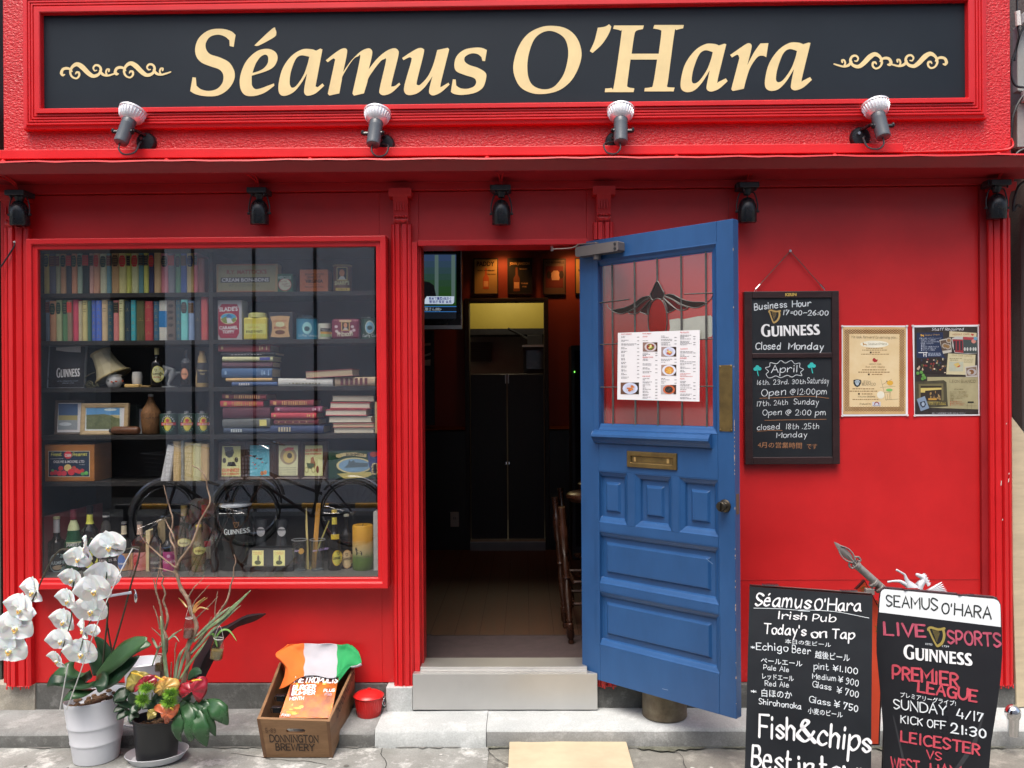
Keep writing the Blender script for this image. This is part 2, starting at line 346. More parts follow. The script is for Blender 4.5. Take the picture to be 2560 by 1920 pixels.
def concrete(key, base, dark, pale, rough=.88, amt=.55, sc=3.):
    """worn concrete: broad stains, pale efflorescence, fine grain"""
    m = mat(key, base, rough, col2=dark, vs=sc, bump=.5, bs=90, detail=8, bdist=.003)
    t = m.node_tree; N = t.nodes; L = t.links; b = N['Principled BSDF']; src = b.inputs['Base Color'].links[0].from_socket
    tc = N.new('ShaderNodeTexCoord'); n = N.new('ShaderNodeTexNoise'); n.inputs['Scale'].default_value = sc * 2.3; n.inputs['Detail'].default_value = 9; n.inputs['Roughness'].default_value = .7
    mp = N.new('ShaderNodeMapping'); mp.inputs['Location'].default_value = (5, 3, 1); L.new(tc.outputs['Object'], mp.inputs[0]); L.new(mp.outputs[0], n.inputs['Vector'])
    r = N.new('ShaderNodeValToRGB'); r.color_ramp.elements[0].position = .52; r.color_ramp.elements[1].position = .64; L.new(n.outputs['Fac'], r.inputs[0])
    ml = N.new('ShaderNodeMath'); ml.operation = 'MULTIPLY'; ml.inputs[1].default_value = amt; L.new(r.outputs[0], ml.inputs[0])
    mx = N.new('ShaderNodeMix'); mx.data_type = 'RGBA'; L.new(ml.outputs[0], mx.inputs['Factor']); L.new(src, mx.inputs['A']); mx.inputs['B'].default_value = (*pale, 1)
    g = N.new('ShaderNodeTexNoise'); g.inputs['Scale'].default_value = 160; g.inputs['Detail'].default_value = 2; L.new(tc.outputs['Object'], g.inputs['Vector'])
    mr = N.new('ShaderNodeMapRange'); mr.inputs[3].default_value = .72; mr.inputs[4].default_value = 1.28; L.new(g.outputs['Fac'], mr.inputs[0])
    m2 = N.new('ShaderNodeVectorMath'); m2.operation = 'SCALE'; L.new(mx.outputs['Result'], m2.inputs[0]); L.new(mr.outputs[0], m2.inputs['Scale']); L.new(m2.outputs[0], b.inputs['Base Color'])
    return m
C_STREET = concrete('street concrete', (.23, .23, .205), (.13, .13, .115), (.36, .36, .32), amt=.55, sc=5)
C_APRON = concrete('pale apron concrete', (.31, .32, .305), (.18, .185, .17), (.56, .57, .55), amt=.85, sc=4)
C_OLD = concrete('old step concrete', (.26, .27, .265), (.15, .155, .15), (.38, .39, .38), amt=.5, sc=5)
C_NEW = concrete('new step concrete', (.46, .485, .48), (.35, .375, .375), (.58, .61, .61), amt=.5, sc=4)
C_DARK = concrete('stained plinth concrete', (.13, .135, .13), (.065, .066, .062), (.24, .245, .24), amt=.5, sc=7)
C_WALL = concrete('neighbour wall concrete', (.30, .30, .28), (.20, .20, .19), (.36, .36, .34), amt=.3, sc=2)
STEEL = mat('brushed steel', (.60, .60, .585), .42, var=.08, vs=3, metal=.85)
BLACK = mat('black lacquer', (.012, .014, .017), .28, var=.2, vs=20)
BLACKM = mat('black metal', (.02, .022, .026), .45, var=.2, vs=30)
CHROME = mat('chrome', (.75, .76, .78), .12, var=.1, metal=1.)
DARKW = mat('dark wood', (.022, .016, .013), .5, col2=(.012, .009, .008), vs=9, stretch=(1, 1, 8), bump=.2, bs=40)
BACK = mat('black shelf paint', (.028, .026, .025), .6, var=.3, vs=8, bump=.2, bs=60)
def ring(mb, R, prof, m, axis='facade', M=None):
    """mitred moulding round a rectangle (x0,x1,z0,z1): profile of (inset, depth towards the viewer)"""
    x0, x1, z0, z1 = R; vs = []; fs = []
    for d, h in prof:
        for x, z in ((x0 + d, z0 + d), (x1 - d, z0 + d), (x1 - d, z1 - d), (x0 + d, z1 - d)): vs.append(Vector((x, -h, z)))
    for i in range(len(prof) - 1):
        for k in range(4): fs.append((i * 4 + k, i * 4 + (k + 1) % 4, (i + 1) * 4 + (k + 1) % 4, (i + 1) * 4 + k))
    if M is not None: vs = [M @ v for v in vs]
    return mb.add(vs, fs, m)
# ------------------------------------------------------------------ ground
g = MB(); g.quad((-60, -60, 0), (60, -60, 0), (60, 60, 0), (-60, 60, 0), C_STREET); tag(g.build('ground'), None, kind='structure')
g = MB(); g.quad((-40, -6.6, .004), (40, -6.6, .004), (40, -1.9, .004), (-40, -1.9, .004), concrete('road asphalt', (.07, .07, .07), (.045, .045, .046), (.11, .11, .11), sc=2)); tag(g.build('road'), None, kind='structure')
def wavy(x0, x1, ya, yb, z, m, n=24, amp=.006):
    mb = MB(); rnd = random.Random(3)
    a = [(x0 + (x1 - x0) * i / n, ya, z) for i in range(n + 1)]; b = [(x0 + (x1 - x0) * i / n, yb + rnd.uniform(-amp, amp), z) for i in range(n + 1)]
    return mb.add(a + b, [(i, i + 1, n + 2 + i, n + 1 + i) for i in range(n)], m)
tag(wavy(-8, -.165, -1.89, -.26, .005, C_APRON).build('pavement'), None, kind='structure')
def step(x0, x1, yf, z0, z1, m, name, seed, top=None, lump=0.):
    """a poured step with an uneven worn edge"""
    rnd = random.Random(seed); mb = MB(); n = max(6, int((x1 - x0) / .06)); X = [x0 + (x1 - x0) * i / n for i in range(n + 1)]; P = []
    for x in X:
        t = (x - x0) / (x1 - x0); z = z0 + (z1 - z0) * t; e = rnd.uniform(-.004, .004); w = rnd.uniform(-.003, .003)
        P += [(x, yf - .006 + e, -.02), (x, yf + e, .012), (x, yf + e + w, z - .014), (x, yf + .016 + e, z + w * .4), (x, .16, z)]
    fs = [(5 * i + k, 5 * (i + 1) + k, 5 * (i + 1) + k + 1, 5 * i + k + 1) for i in range(n) for k in range(4)]
    mb.add(P, fs, m, True); fs2 = [tuple(range(5)), tuple(range(5 * n, 5 * n + 5))]; mb.add(P, fs2, m)
    if top is not None:
        i0 = len(mb.f)
        mb.mi(top)
        for k, f in enumerate(mb.f):
            if len(f) == 4 and (f[0] % 5) >= 2 and k < n * 4: mb.m[k] = mb.mi(top)
    tag(mb.build(name, sharp=60), None, kind='structure')
step(-8, -.655, -.272, .052, .074, C_DARK, 'step', 1, top=C_OLD)
step(-.653, -.178, -.274, .078, .084, C_NEW, 'step', 2)
step(-.176, 8, -.262, .082, .086, C_OLD, 'step', 3, top=C_NEW)
# ------------------------------------------------------------------ the pub front
pub = thing('pub_building', 'red painted pub front with shop window, open blue door and overhanging ledge', 'building')
w = MB()
w.box(-2.42, -2.286, 0, .14, .19, 2.44, RED); w.box(-2.286, -2.2505, -.05, -.0005, .64, 2.22, RED); w.box(-.665, -.485, 0, .14, .19, 2.44, RED)
w.box(-2.286, -.665, 0, .14, 2.2005, 2.44, RED); w.box(-2.286, -.665, .0, .14, .19, .671, RED)
w.box(-.485, .285, 0, .14, 2.205, 2.44, RED); w.box(.285, 2.20, 0, .14, .19, 2.44, RED)
w.build('wall', pub, bev=.002)
w = MB(); w.box(-2.44, 2.21, -.022, .12, 2.4425, 2.492, RED); w.build('header_board', pub, bev=.002)
w = MB()                       # ledge with an inward-leaning drip face, flashing on top
def shear(o, k=-.0036):
    for v in o.data.vertices: v.co.z += k * v.co.x
    return o
w.prism([(-.262, 2.512), (-.222, 2.474), (.0, 2.4775), (.0, 2.53), (-.10, 2.545)], -2.6, 2.42, mat('ledge paint', (.36, .010, .016), .5, var=.15, vs=6, bump=.1, bs=100), axis='x')
shear(w.build('ledge', pub, bev=.003))
w = MB(); n = 60; rnd = random.Random(9); vs = []
for i in range(n + 1):
    x = -2.6 + 5.02 * i / n; u = rnd.uniform(-.003, .003)
    vs += [(x, -.119, 2.556), (x, -.165, 2.545 + u), (x, -.266, 2.521 + u * .7), (x, -.268, 2.514 + u)]
w.add(vs, [(4*i+k, 4*i+k+1, 4*i+k+5, 4*i+k+4) for i in range(n) for k in range(3)], REDTRIM, True)
for x in (-2.28, -1.56, -.93, -.16, .66, 1.34, 2.04):
    w.lathe([(.011, 0), (.009, .005), (.004, .008), (.0005, .009)], REDTRIM, M=Matrix.Translation((x, -.205, 2.535)) @ Matrix.Rotation(radians(20), 4, 'X'), seg=10)
shear(w.build('flashing', pub, sharp=30))
w = MB(); w.box(-2.33, 2.142, -.12, .14, 2.53, 3.75, STUCCO); w.build('fascia', pub, bev=.004)
w = MB(); w.box(-2.50, 1.66, -.150, -.1205, 2.562, 2.602, REDTRIM); shear(w.build('trim_strip', pub, bev=.002))
# fluted pilasters with carved capitals
CHIPW = mat('bare white undercoat', (.62, .56, .52), .8)
def pilaster(x0, x1, cap=True, z0=.19, chips=(), slim=None):
    w = MB(); W_ = x1 - x0; y = 0.
    f = [(0, 0), (0, .034), (.10, .042), (.16, .042), (.19, .034), (.22, .044), (.42, .050), (.47, .034), (.53, .034), (.58, .050), (.78, .044), (.81, .034), (.84, .042), (.90, .042), (1, .034), (1, 0)]
    pts = [(x0 + a * W_, -b) for a, b in f]; zt = 2.285 if cap else 2.44
    if slim:          # shaved back where the door folds against it
        w.prism(pts, z0, slim[0], REDTRIM, axis='z'); w.prism([(x, y * .2) for x, y in pts], slim[0], slim[1], REDTRIM, axis='z'); w.prism(pts, slim[1], zt, REDTRIM, axis='z')
    else: w.prism(pts, z0, zt, REDTRIM, axis='z')
    rz = random.Random(int(x0 * 100))                  # ragged painted foot with drips, a few chips
    for i in range(9): q = x0 + W_ * (i + .5) / 9; w.box(q - .003, q + .003, -.045, -.04, z0 - rz.uniform(.004, .02), z0, REDTRIM)
    for x, z, h in chips: w.add([(x, -.0506, z), (x + .004, -.0506, z + .001), (x + .006, -.0506, z + h), (x + .002, -.0506, z + h * .9)], [(0, 1, 2, 3)], CHIPW)
    p = w.build('pilaster', pub, bev=.0015, seg=1)
    if cap:
        c = MB(); a, b = x0 + .012, x1 - .012
        c.prism([(-.0, 2.285), (-.038, 2.285), (-.046, 2.30), (-.040, 2.325), (-.044, 2.34), (-.050, 2.372), (-.060, 2.395), (-.064, 2.405), (0, 2.405)], a, b, RED, axis='x')
        c.prism([(0, 2.405), (-.066, 2.405), (-.074, 2.42), (-.078, 2.44), (0, 2.44)], x0 - .006, x1 + .006, RED, axis='x')
        for k in range(5): c.ball((a + (b - a) * (k + .5) / 5, -.050, 2.318), (.0065, .007, .006), RED, seg=8, rings=5)
        for k in (-1, 1):
            c.tube([((x0 + x1) / 2 + k * t * .028, -.050, 2.300 - .010 * sin(t * pi) + .006 * t) for t in (0, .35, .7, 1)], [.006, .007, .006, .003], RED, seg=6)
        for k in range(4): c.box(a + .008 + k * (b - a - .016) / 4, a + .013 + k * (b - a - .016) / 4, -.056, -.04, 2.345, 2.385, RED)
        c.build('capital', p)
pilaster(-2.385, -2.272); pilaster(-.605, -.515); pilaster(.315, .403, slim=(.215, 2.207)); pilaster(2.088, 2.185, chips=((2.125, 1.085, .024), (2.158, 1.10, .018), (2.16, 1.135, .008), (2.13, .93, .007), (2.15, 1.36, .006)))
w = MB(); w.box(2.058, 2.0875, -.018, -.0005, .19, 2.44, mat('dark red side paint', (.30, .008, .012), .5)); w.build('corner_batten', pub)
# concrete plinth under the painted wall
w = MB(); w.box(-2.8, -2.268, -.012, .12, .0, .188, concrete('beige plinth concrete', (.40, .37, .30), (.24, .23, .2), (.46, .44, .38), sc=6)); w.box(-2.267, -.64, -.006, .12, 0, .187, C_DARK)
w.box(-.639, -.518, -.060, .12, 0, .188, C_NEW); w.box(.316, 2.21, -.028, .12, 0, .188, C_DARK); w.build('plinth', pub, bev=.004)
# door frame, threshold, steel riser
w = MB(); w.box(-.514, -.488, -.030, .10, .19, 2.205, REDTRIM); w.box(-.488, -.476, .02, .13, .27, 2.188, RED); w.box(-.487, .29, -.026, .13, 2.188, 2.213, REDTRIM); w.box(.290, .314, .03, .10, .252, 2.187, REDTRIM)
w.build('door_frame', pub, bev=.002)
w = MB(); w.box(-.486, .271, -.035, .10, .248, .272, STEEL); w.box(-.486, .271, -.062, -.0355, .251, .258, STEEL); w.build('threshold', pub, bev=.002)
w = MB(); w.box(-.517, .315, -.064, .02, .088, .2505, STEEL); w.build('riser_plate', pub, bev=.0015)
# shop window
win = MB()
ring(win, (-2.252, -.622, .640, 2.226), [(0, -.02), (0, .086), (.003, .089), (.024, .089), (.026, .086), (.026, .078), (.029, .076), (.044, .076), (.047, .073), (.048, .055)], REDTRIM)
win = win.build('window', pub, bev=.001, seg=1)
GLASS = glass_mat('shop glass', (.985, .99, .99), refl=.145)
w = MB(); w.box(-2.206, -.668, -.0645, -.0605, .686, 2.180, GLASS); w.build('pane', win)
# ------------------------------------------------------------------ shop sign
sign = thing('shop_sign', 'long dark slate shop sign with gold italic lettering in a ridged red frame', 'sign', (-.1, -.12, 2.7))
SLATE = mat('slate sign paint', (.012, .019, .027), .5, var=.12, vs=2, bump=.03, bs=300, spec=.22)
w = MB(); w.box(-2.135, 1.935, -.140, -.1205, 2.786, 3.210, SLATE); w.build('board', sign)
pr = [(-.001, .1205), (-.001, .148), (.001, .150), (.0150, .153)]
for k in range(4): d = .0152 + k * .0125; pr += [(d, .1545), (d + .003, .161), (d + .0095, .161), (d + .0122, .1545)]
pr += [(.066, .156), (.0665, .170), (.083, .170), (.0865, .166), (.0885, .1395)]
w = MB(); ring(w, (-2.2215, 2.0215, 2.6995, 3.2965), pr, REDTRIM); w.build('frame', sign)
GOLD = mat('cream gold sign paint', (.78, .62, .31), .5, var=.08, vs=9)
SPL = plane((0, -.1405, 3), (0, -1, 0))
LET = [('S2', ["440,150* 428,228* 402,222* 400,185* 370,160 325,148 275,162 248,200 248,240 275,275 340,297 400,330 433,390 428,450 385,510 320,545 240,548 180,535 145,515* 160,425* 182,428* 186,480* 215,503 265,514 320,500 355,460 360,410 335,375 280,355 220,330 185,290 178,230 205,165 270,118 350,110 410,125"]),
 ('S2', ["690,465* 692,480* 630,525 560,547 500,540 470,490 472,410 510,320 580,255 650,240 700,262 713,305 690,355 640,385 545,415* 545,450 548,480 570,502 610,495 650,480", "550,397* 570,340 600,295 630,278 650,290 650,330 625,365 590,385"]),
 ('S2', ["562,218* 680,108 700,115 705,140 690,165 600,215 575,222*"]),
 ('S2', ["1005,245* 960,485* 975,490* 1005,465* 1017,480* 960,530 910,545 888,530 888,490 905,400* 870,460 820,520 760,546 725,530 720,470 745,370 800,290 870,245 930,242 965,252* 992,238*", "920,292* 865,283 830,310 800,390 792,460 805,492 835,480 880,415 905,350"]),
 ('S2', ["1027,315* 1080,272 1130,240 1160,240 1165,270 1140,390* 1190,320 1250,260 1300,237 1325,248 1328,280 1307,372* 1360,305 1420,255 1470,236 1497,250 1498,290 1455,465 1460,485 1480,480* 1505,460* 1512,472* 1460,522 1410,542 1380,532 1378,495 1418,320 1405,308 1375,330 1310,420 1295,465 1275,530* 1210,545* 1200,530* 1250,300 1235,290 1200,315 1140,410 1130,450 1115,530* 1050,544* 1040,532* 1088,310* 1075,303 1040,328*"]),
 ('S2', ["1523,300* 1580,262 1630,236 1660,240 1664,270 1620,450 1625,475 1645,470 1690,420 1725,345 1752,248* 1820,233* 1830,243* 1775,465 1780,487* 1825,460* 1832,473* 1780,520 1730,543 1702,532 1700,500 1720,420* 1670,490 1620,530 1565,541 1538,520 1540,470 1583,320 1580,298 1565,297 1533,314*"]),
 ('S2', ["2075,248* 2063,320* 2045,318* 2040,295* 2015,275 1975,270 1935,290 1930,320 1960,345 2020,365 2065,395 2070,430 2050,490 2000,525 1920,540 1865,535 1840,520* 1853,438* 1872,440* 1875,478* 1900,495 1945,500 1990,485 2005,455 1990,430 1930,410 1875,385 1863,340 1880,285 1930,245 2000,232 2045,235"]),
 ('S3', ["355,90 450,105 520,160 555,250 545,340 495,440 420,505 330,532 240,530 160,490 118,410 115,330 145,230 200,150 275,105", "365,125 300,135 245,185 210,290 205,390 225,460 270,495 330,503 385,480 440,405 468,300 465,220 435,160"]),
 ('S3', ["662,103* 710,95 735,80* 750,95* 735,140 690,210 628,267* 610,255* 640,190"]),
 ('S3', ["768,88* 962,88* 955,112* 915,122 900,150 882,272* 1058,272* 1075,140 1068,118 1022,108* 1030,85* 1222,85* 1217,107* 1175,118 1160,140 1120,440 1112,480 1122,490 1162,492* 1155,517* 965,517* 968,495* 1005,490 1022,470 1048,310* 875,310* 855,460 858,488 900,497* 895,522* 708,522* 710,498* 750,494 768,475 815,150 810,122 762,110*"]),
 ('S3', ["1523,280* 1580,240 1635,205 1660,212 1660,245 1635,345* 1680,260 1720,205* 1772,203* 1758,295* 1735,285 1700,295 1655,360 1630,430 1612,500* 1540,515* 1530,503* 1583,300* 1570,278 1535,297*"])]
A2 = ["1498,210* 1442,440 1448,455* 1495,432* 1507,450* 1450,500 1400,518 1372,505 1372,470 1390,380* 1340,460 1290,510 1240,522 1205,500 1203,440 1230,340 1290,255 1360,210 1420,208 1450,218* 1485,207*", "1410,262* 1360,250 1320,280 1285,370 1273,440 1285,465 1320,450 1370,380 1398,310"]
w = MB()
def signletter(r, loops, dx=0, dy=0):
    ls = [[Vector((p.x + dx, p.y + dy)) for p in outline(s, 5)] for s in loops]; vs, fs = fill(ls)
    w.add([WP(r, x, y, SPL) + SPL[1] * .001 for x, y in vs], fs, GOLD)
for r, l in LET: signletter(r, l)
signletter('S3', A2); signletter('S3', A2, 548, -8); w.build('lettering', sign)
def scroll(fx):
    w = MB(); k = 0
    for dx, dy in ((0, 0), (425, -7)):
        for pts, ws in (([(512, 590), (497, 594), (486, 578), (497, 550), (525, 540), (555, 548), (570, 566)], [10, 20, 24, 22, 22, 18, 10]),
                        ([(598, 586), (606, 572), (624, 575), (626, 600), (604, 620), (572, 608), (556, 574), (570, 532), (608, 508), (650, 530), (698, 578), (738, 602), (780, 588), (798, 552), (784, 522), (756, 516), (738, 536), (748, 558), (766, 556)], [8, 16, 18, 16, 14, 15, 18, 22, 32, 40, 36, 28, 22, 20, 18, 16, 14, 12, 8]),
                        ([(790, 560), (812, 588), (850, 598), (890, 588), (925, 576)], [16, 22, 16, 14, 10]),
                        ([(846, 592), (838, 572), (846, 550), (862, 550), (860, 566)], [14, 14, 14, 16, 12])):
            q = crom([Vector((x + dx, y + dy)) for x, y in pts], 4); ww = [ws[0]] * len(q); m_ = len(ws) - 1
            for i in range(len(q)): t = i / (len(q) - 1) * m_; a = min(int(t), m_ - 1); ww[i] = ws[a] + (ws[a + 1] - ws[a]) * (t - a)
            vs, fs = stroke(q, ww); w.add([fx(x, y) - Vector((0, .001 + k * .00008, 0)) for x, y in vs], fs, GOLD); k += 1
    return w.build('ornament', sign)
scroll(lambda x, y: WP('R1', x, y, SPL))
_a, _b = WP('R4', 735, 425, SPL), WP('R1', 915, 560, SPL)
scroll(lambda x, y: (lambda p: Vector((_a.x - (p.x - _b.x), p.y, _a.z + (p.z - _b.z))))(WP('R1', x, y, SPL)))
# ------------------------------------------------------------------ lamps on the fascia
def sign_lamp(F, dx, tilt, label):
    p = W('F', *F, -.12); loc = (p.x, -.12, p.z); t = thing('sign_spotlight', label, 'spotlight', loc, 'sign spotlights along the red ledge'); M0 = Matrix.Translation(loc)
    rx = Matrix.Rotation(radians(90), 4, 'X')
    b = MB(); b.lathe([(.044, 0), (.044, .014), (.038, .022), (.001, .024)], BLACK, M=M0 @ rx, seg=24); b.build('wall_plate', t)
    piv = Vector((dx, -.095, .022)); ax = Vector((tilt, .36, .93)).normalized(); R = ax.to_track_quat('Z', 'Y').to_matrix().to_4x4(); Mb = M0 @ Matrix.Translation(piv) @ R
    b = MB(); s = 1 if dx >= 0 else -1; e = Vector(loc) + piv; inner = e - Vector((s * .034, 0, 0))
    b.tube(crom([Vector(loc) + Vector((0, -.02, .03)), Vector(loc) + Vector((dx * .35, -.06, .035)), inner + Vector((0, .012, .01)), inner], 5), .0075, BLACK, seg=8)
    b.tube([inner, inner + Vector((s * .01, 0, 0))], .012, BLACK, seg=10)
    b.build('bracket', t); b = MB(); b.tube([e + Vector((s * .029, 0, 0)), e + Vector((s * .048, 0, 0))], .009, BLACK, seg=8); b.ball(e + Vector((s * .052, 0, .004)), (.008, .012, .012), BLACK, seg=8, rings=6); b.build('knob', t); b = MB(); b.tube([Vector(loc) + Vector((-.012, -.022, .012)), Vector(loc) + Vector((-.012, -.034, .012))], .007, CHROME, seg=8); b.build('bolt', t)
    b = MB(); b.lathe([(.020, -.062), (.028, -.058), (.030, -.05), (.030, .036), (.0305, .037), (.0305, .040), (.029, .041), (.031, .058), (.030, .062)], mat('grey black plastic', (.085, .10, .115), .32), M=Mb, seg=22); b.build('lamp_body', t)
    b = MB(); ALU = mat('white cast aluminium', (.82, .83, .85), .3, var=.06, metal=.35); N_ = 40; prof = [(.026, .056), (.038, .063), (.046, .073), (.050, .083), (.0545, .097), (.0555, .104), (.0595, .106), (.060, .113), (.055, .115), (.045, .108)]
    b.lathe(prof, ALU, M=Mb, seg=40)
    b.lathe([(.046, .108), (.001, .110)], mat('lamp lens', (.6, .6, .58), .1), M=Mb, seg=24)
    for k in range(26):
        a = 2 * pi * k / 26; q = [Mb @ Vector((r * cos(a), r * sin(a), z)) for r, z in ((.046, .073), (.0505, .083), (.0555, .097), (.0565, .104))]; b.tube(q, [.0018, .0026, .0028, .0015], ALU, seg=5)
    b.build('reflector_bulb', t)
    b = MB(); c0 = Mb @ Vector((.004, .0, -.06)); b.tube(crom([c0, c0 + Vector((s * -.0, -.008, -.03)), c0 + Vector((-s * .022, -.006, -.05)), c0 + Vector((-s * .055, .02, -.035)), c0 + Vector((-s * .062, .05, .01)), Vector(loc) + Vector((dx * .3, -.02, .0))], 5), .004, BLACKM, seg=6); b.build('cable', t)
sign_lamp((318, 309), -.055, .17, 'black and silver sign spotlight nearest the left end of the sign')
sign_lamp((832, 313), -.030, .06, 'black and silver sign spotlight below the lettering, second from left')
sign_lamp((1328, 308), .016, .04, 'black and silver sign spotlight above the doorway, its plate mostly hidden')
sign_lamp((1856, 298), .055, -.06, 'black and silver sign spotlight where the red trim strip ends')
def eave_lamp(F, label, yaw=0):
    p = W('F', *F, -.075); loc = (p.x, -.075, 2.44); t = thing('downlight', label, 'spotlight', loc, 'black downlights under the ledge'); x, z0 = p.x, p.z
    b = MB(); b.box(x - .044, x + .044, -.118, -.024, 2.418, 2.442, BLACKM); b.box(x - .05, x - .036, -.1, -.05, 2.421, 2.446, BLACKM); b.box(x - .026, x - .02, -.11, -.10, 2.405, 2.419, BLACKM); b.box(x + .028, x + .034, -.11, -.10, 2.405, 2.419, BLACKM)
    b.lathe([(.014, 2.392), (.017, 2.405), (.024, 2.4185)], BLACKM, c=(x, -.072, 0), seg=12); b.build('mount', t, bev=.003)
    b = MB(); zc = z0 - .004
    b.tube(crom([(x - .045, -.075, zc), (x - .046, -.075, zc + .035), (x - .03, -.075, zc + .085), (x, -.075, 2.398), (x + .03, -.075, zc + .085), (x + .046, -.075, zc + .035), (x + .045, -.075, zc)], 4), .0032, BLACKM, seg=5)
    for s in (-1, 1): b.tube([(x + s * .041, -.075, zc), (x + s * .053, -.075, zc)], .006, BLACKM, seg=8)
    b.tube([(x, -.072, 2.395), (x + .003, -.075, zc + .06)], .003, BLACKM, seg=5); b.build('yoke', t)
    b = MB(); M = Matrix.Translation((x, -.075, zc)) @ Matrix.Rotation(radians(5), 4, 'X')
    b.lathe([(.004, .063), (.016, .060), (.028, .050), (.037, .034), (.041, .012), (.0415, -.045), (.0395, -.049), (.0385, -.049)], BLACK, M=M, seg=26); s_ = b
    b.lathe([(.0385, -.049), (.034, -.043)], BLACKM, M=M, seg=26, close=False); b.build('lamp_shade', t)
    b = MB(); b.lathe([(.034, -.043), (.001, -.0435)], mat('frosted lens', (.5, .5, .5), .15), M=M, seg=22); b.build('lens', t)
    b = MB()
    for s in (-1, 1): b.tube(crom([(x + s * .016, -.2, 2.478), (x + s * .007, -.13, 2.474), (x + s * .004, -.10, 2.458), (x + s * .003, -.10, 2.443)], 4), .0034, RED, seg=6)
    b.build('cable', t)
eave_lamp((42, 462), 'black downlight over the left end pilaster'); eave_lamp((560, 459), 'black downlight above the shop window'); eave_lamp((1083, 460), 'black downlight above the doorway')
eave_lamp((1614, 455), 'black downlight just beyond the top corner of the blue door'); eave_lamp((2153, 447), 'black downlight over the right end pilaster')
# painted cable along the right end of the ledge, and a loose wire at the left pilaster
b = MB(); b.tube(crom([W('R4', 520, 1035, -.13), W('R4', 560, 1050, -.13), W('R4', 640, 1055, -.126), W('R4', 1040, 1048, -.126), W('R4', 1480, 1040, -.126), W('R4', 1570, 1020, -.126), W('R4', 1582, 990, -.11), W('R4', 1570, 960, -.05)], 5), .005, RED, seg=6)
tag(b.build('cable'), 'red painted cable running along the ledge from the last sign spotlight', 'cable')
b = MB(); b.tube(crom([W('C1', 188, 1180, -.055), W('C1', 180, 1230, -.06), W('C1', 90, 1370, -.06), W('C1', 0, 1500, -.06), W('C1', -60, 1560, -.06)], 4), .0035, BLACKM, seg=6); b.ball(W('C1', 188, 1168, -.05), .006, mat('white plastic', (.75, .75, .72), .4), seg=8, rings=6)
tag(b.build('wire'), 'black wire hooked on a white nail at the left pilaster', 'wire')
# ------------------------------------------------------------------ the open blue door (part of the pub, hinged at the right jamb)
DH = Vector((.251, 0, 0)); DU = Vector((.7417, -.6708, 0)); DN = Vector((-.6708, -.7417, 0))
DM = Matrix(((DU.x, -DN.x, 0, DH.x), (DU.y, -DN.y, 0, DH.y), (0, 0, 1, 0), (0, 0, 0, 1)))     # local x along the door, -y towards the viewer
DPL = plane(DH + Vector((0, 0, .3)), DN)
BLUE = mat('worn blue door paint', (.021, .092, .255), .36, col2=(.014, .066, .19), vs=5, stretch=(1, 1, .35), bump=.22, bs=70, bdist=.0012)
def _worn(m, chip=(.55, .50, .42), s=9):
    t = m.node_tree; N = t.nodes; L = t.links; b = N['Principled BSDF']; src = b.inputs['Base Color'].links[0].from_socket
    tc = N.new('ShaderNodeTexCoord'); n = N.new('ShaderNodeTexNoise'); n.inputs['Scale'].default_value = s; n.inputs['Detail'].default_value = 8; n.inputs['Roughness'].default_value = .75
    mp = N.new('ShaderNodeMapping'); mp.inputs['Scale'].default_value = (1, 1, .5); L.new(tc.outputs['Object'], mp.inputs[0]); L.new(mp.outputs[0], n.inputs['Vector'])
    r = N.new('ShaderNodeValToRGB'); r.color_ramp.elements[0].position = .70; r.color_ramp.elements[1].position = .712; L.new(n.outputs['Fac'], r.inputs[0])
    mx = N.new('ShaderNodeMix'); mx.data_type = 'RGBA'; L.new(r.outputs[0], mx.inputs['Factor']); L.new(src, mx.inputs['A']); mx.inputs['B'].default_value = (*chip, 1); L.new(mx.outputs['Result'], b.inputs['Base Color'])
_worn(BLUE)
BRASS = mat('tarnished brass', (.30, .205, .075), .38, col2=(.17, .115, .05), vs=14, metal=.85, bump=.15, bs=60)
T = .042
d = MB()
def db(u0, u1, z0, z1, y0=0., y1=T): d.box(u0, u1, y0, y1, z0, z1, BLUE, DM)
db(0, .1035, .221, 2.2); db(.7005, .774, .221, 2.2); db(.104, .70, 2.112, 2.2); db(.104, .70, 1.164, 1.345); db(.104, .70, .894, .930); db(.104, .70, .625, .657); db(.104, .70, .221, .381)
db(.258, .294, .9305, 1.1635); db(.484, .516, .9305, 1.1635)
def panel(u0, u1, z0, z1):
    ring(d, (u0, u1, z0, z1), [(0, 0), (.004, 0), (.008, -.004), (.018, -.009), (.024, -.013), (.028, -.022), (.030, -.022)], BLUE, M=DM)
    ring(d, (u0 + .028, u1 - .028, z0 + .028, z1 - .028), [(0, -.022), (.006, -.022), (.022, -.0215), (.030, -.012), (.033, -.011)], BLUE, M=DM)
    d.box(u0 + .06, u1 - .06, .011, .03, z0 + .06, z1 - .06, BLUE, DM); d.box(u0, u1, .0225, .036, z0, z1, BLUE, DM)
for a in ((.079, .258, .930, 1.164), (.294, .484, .930, 1.164), (.516, .703, .930, 1.164), (.079, .704, .657, .894), (.079, .706, .381, .625)): panel(*a)
ring(d, (.071, .703, 1.343, 2.114), [(.0, .0), (.004, .001), (.008, -.002), (.016, -.008), (.026, -.012), (.030, -.016), (.033, -.016)], BLUE, M=DM)
CHIP = mat('bare chipped wood', (.55, .40, .30), .8, var=.3, vs=60); rnd = random.Random(11)     # chipped paint along the free edge
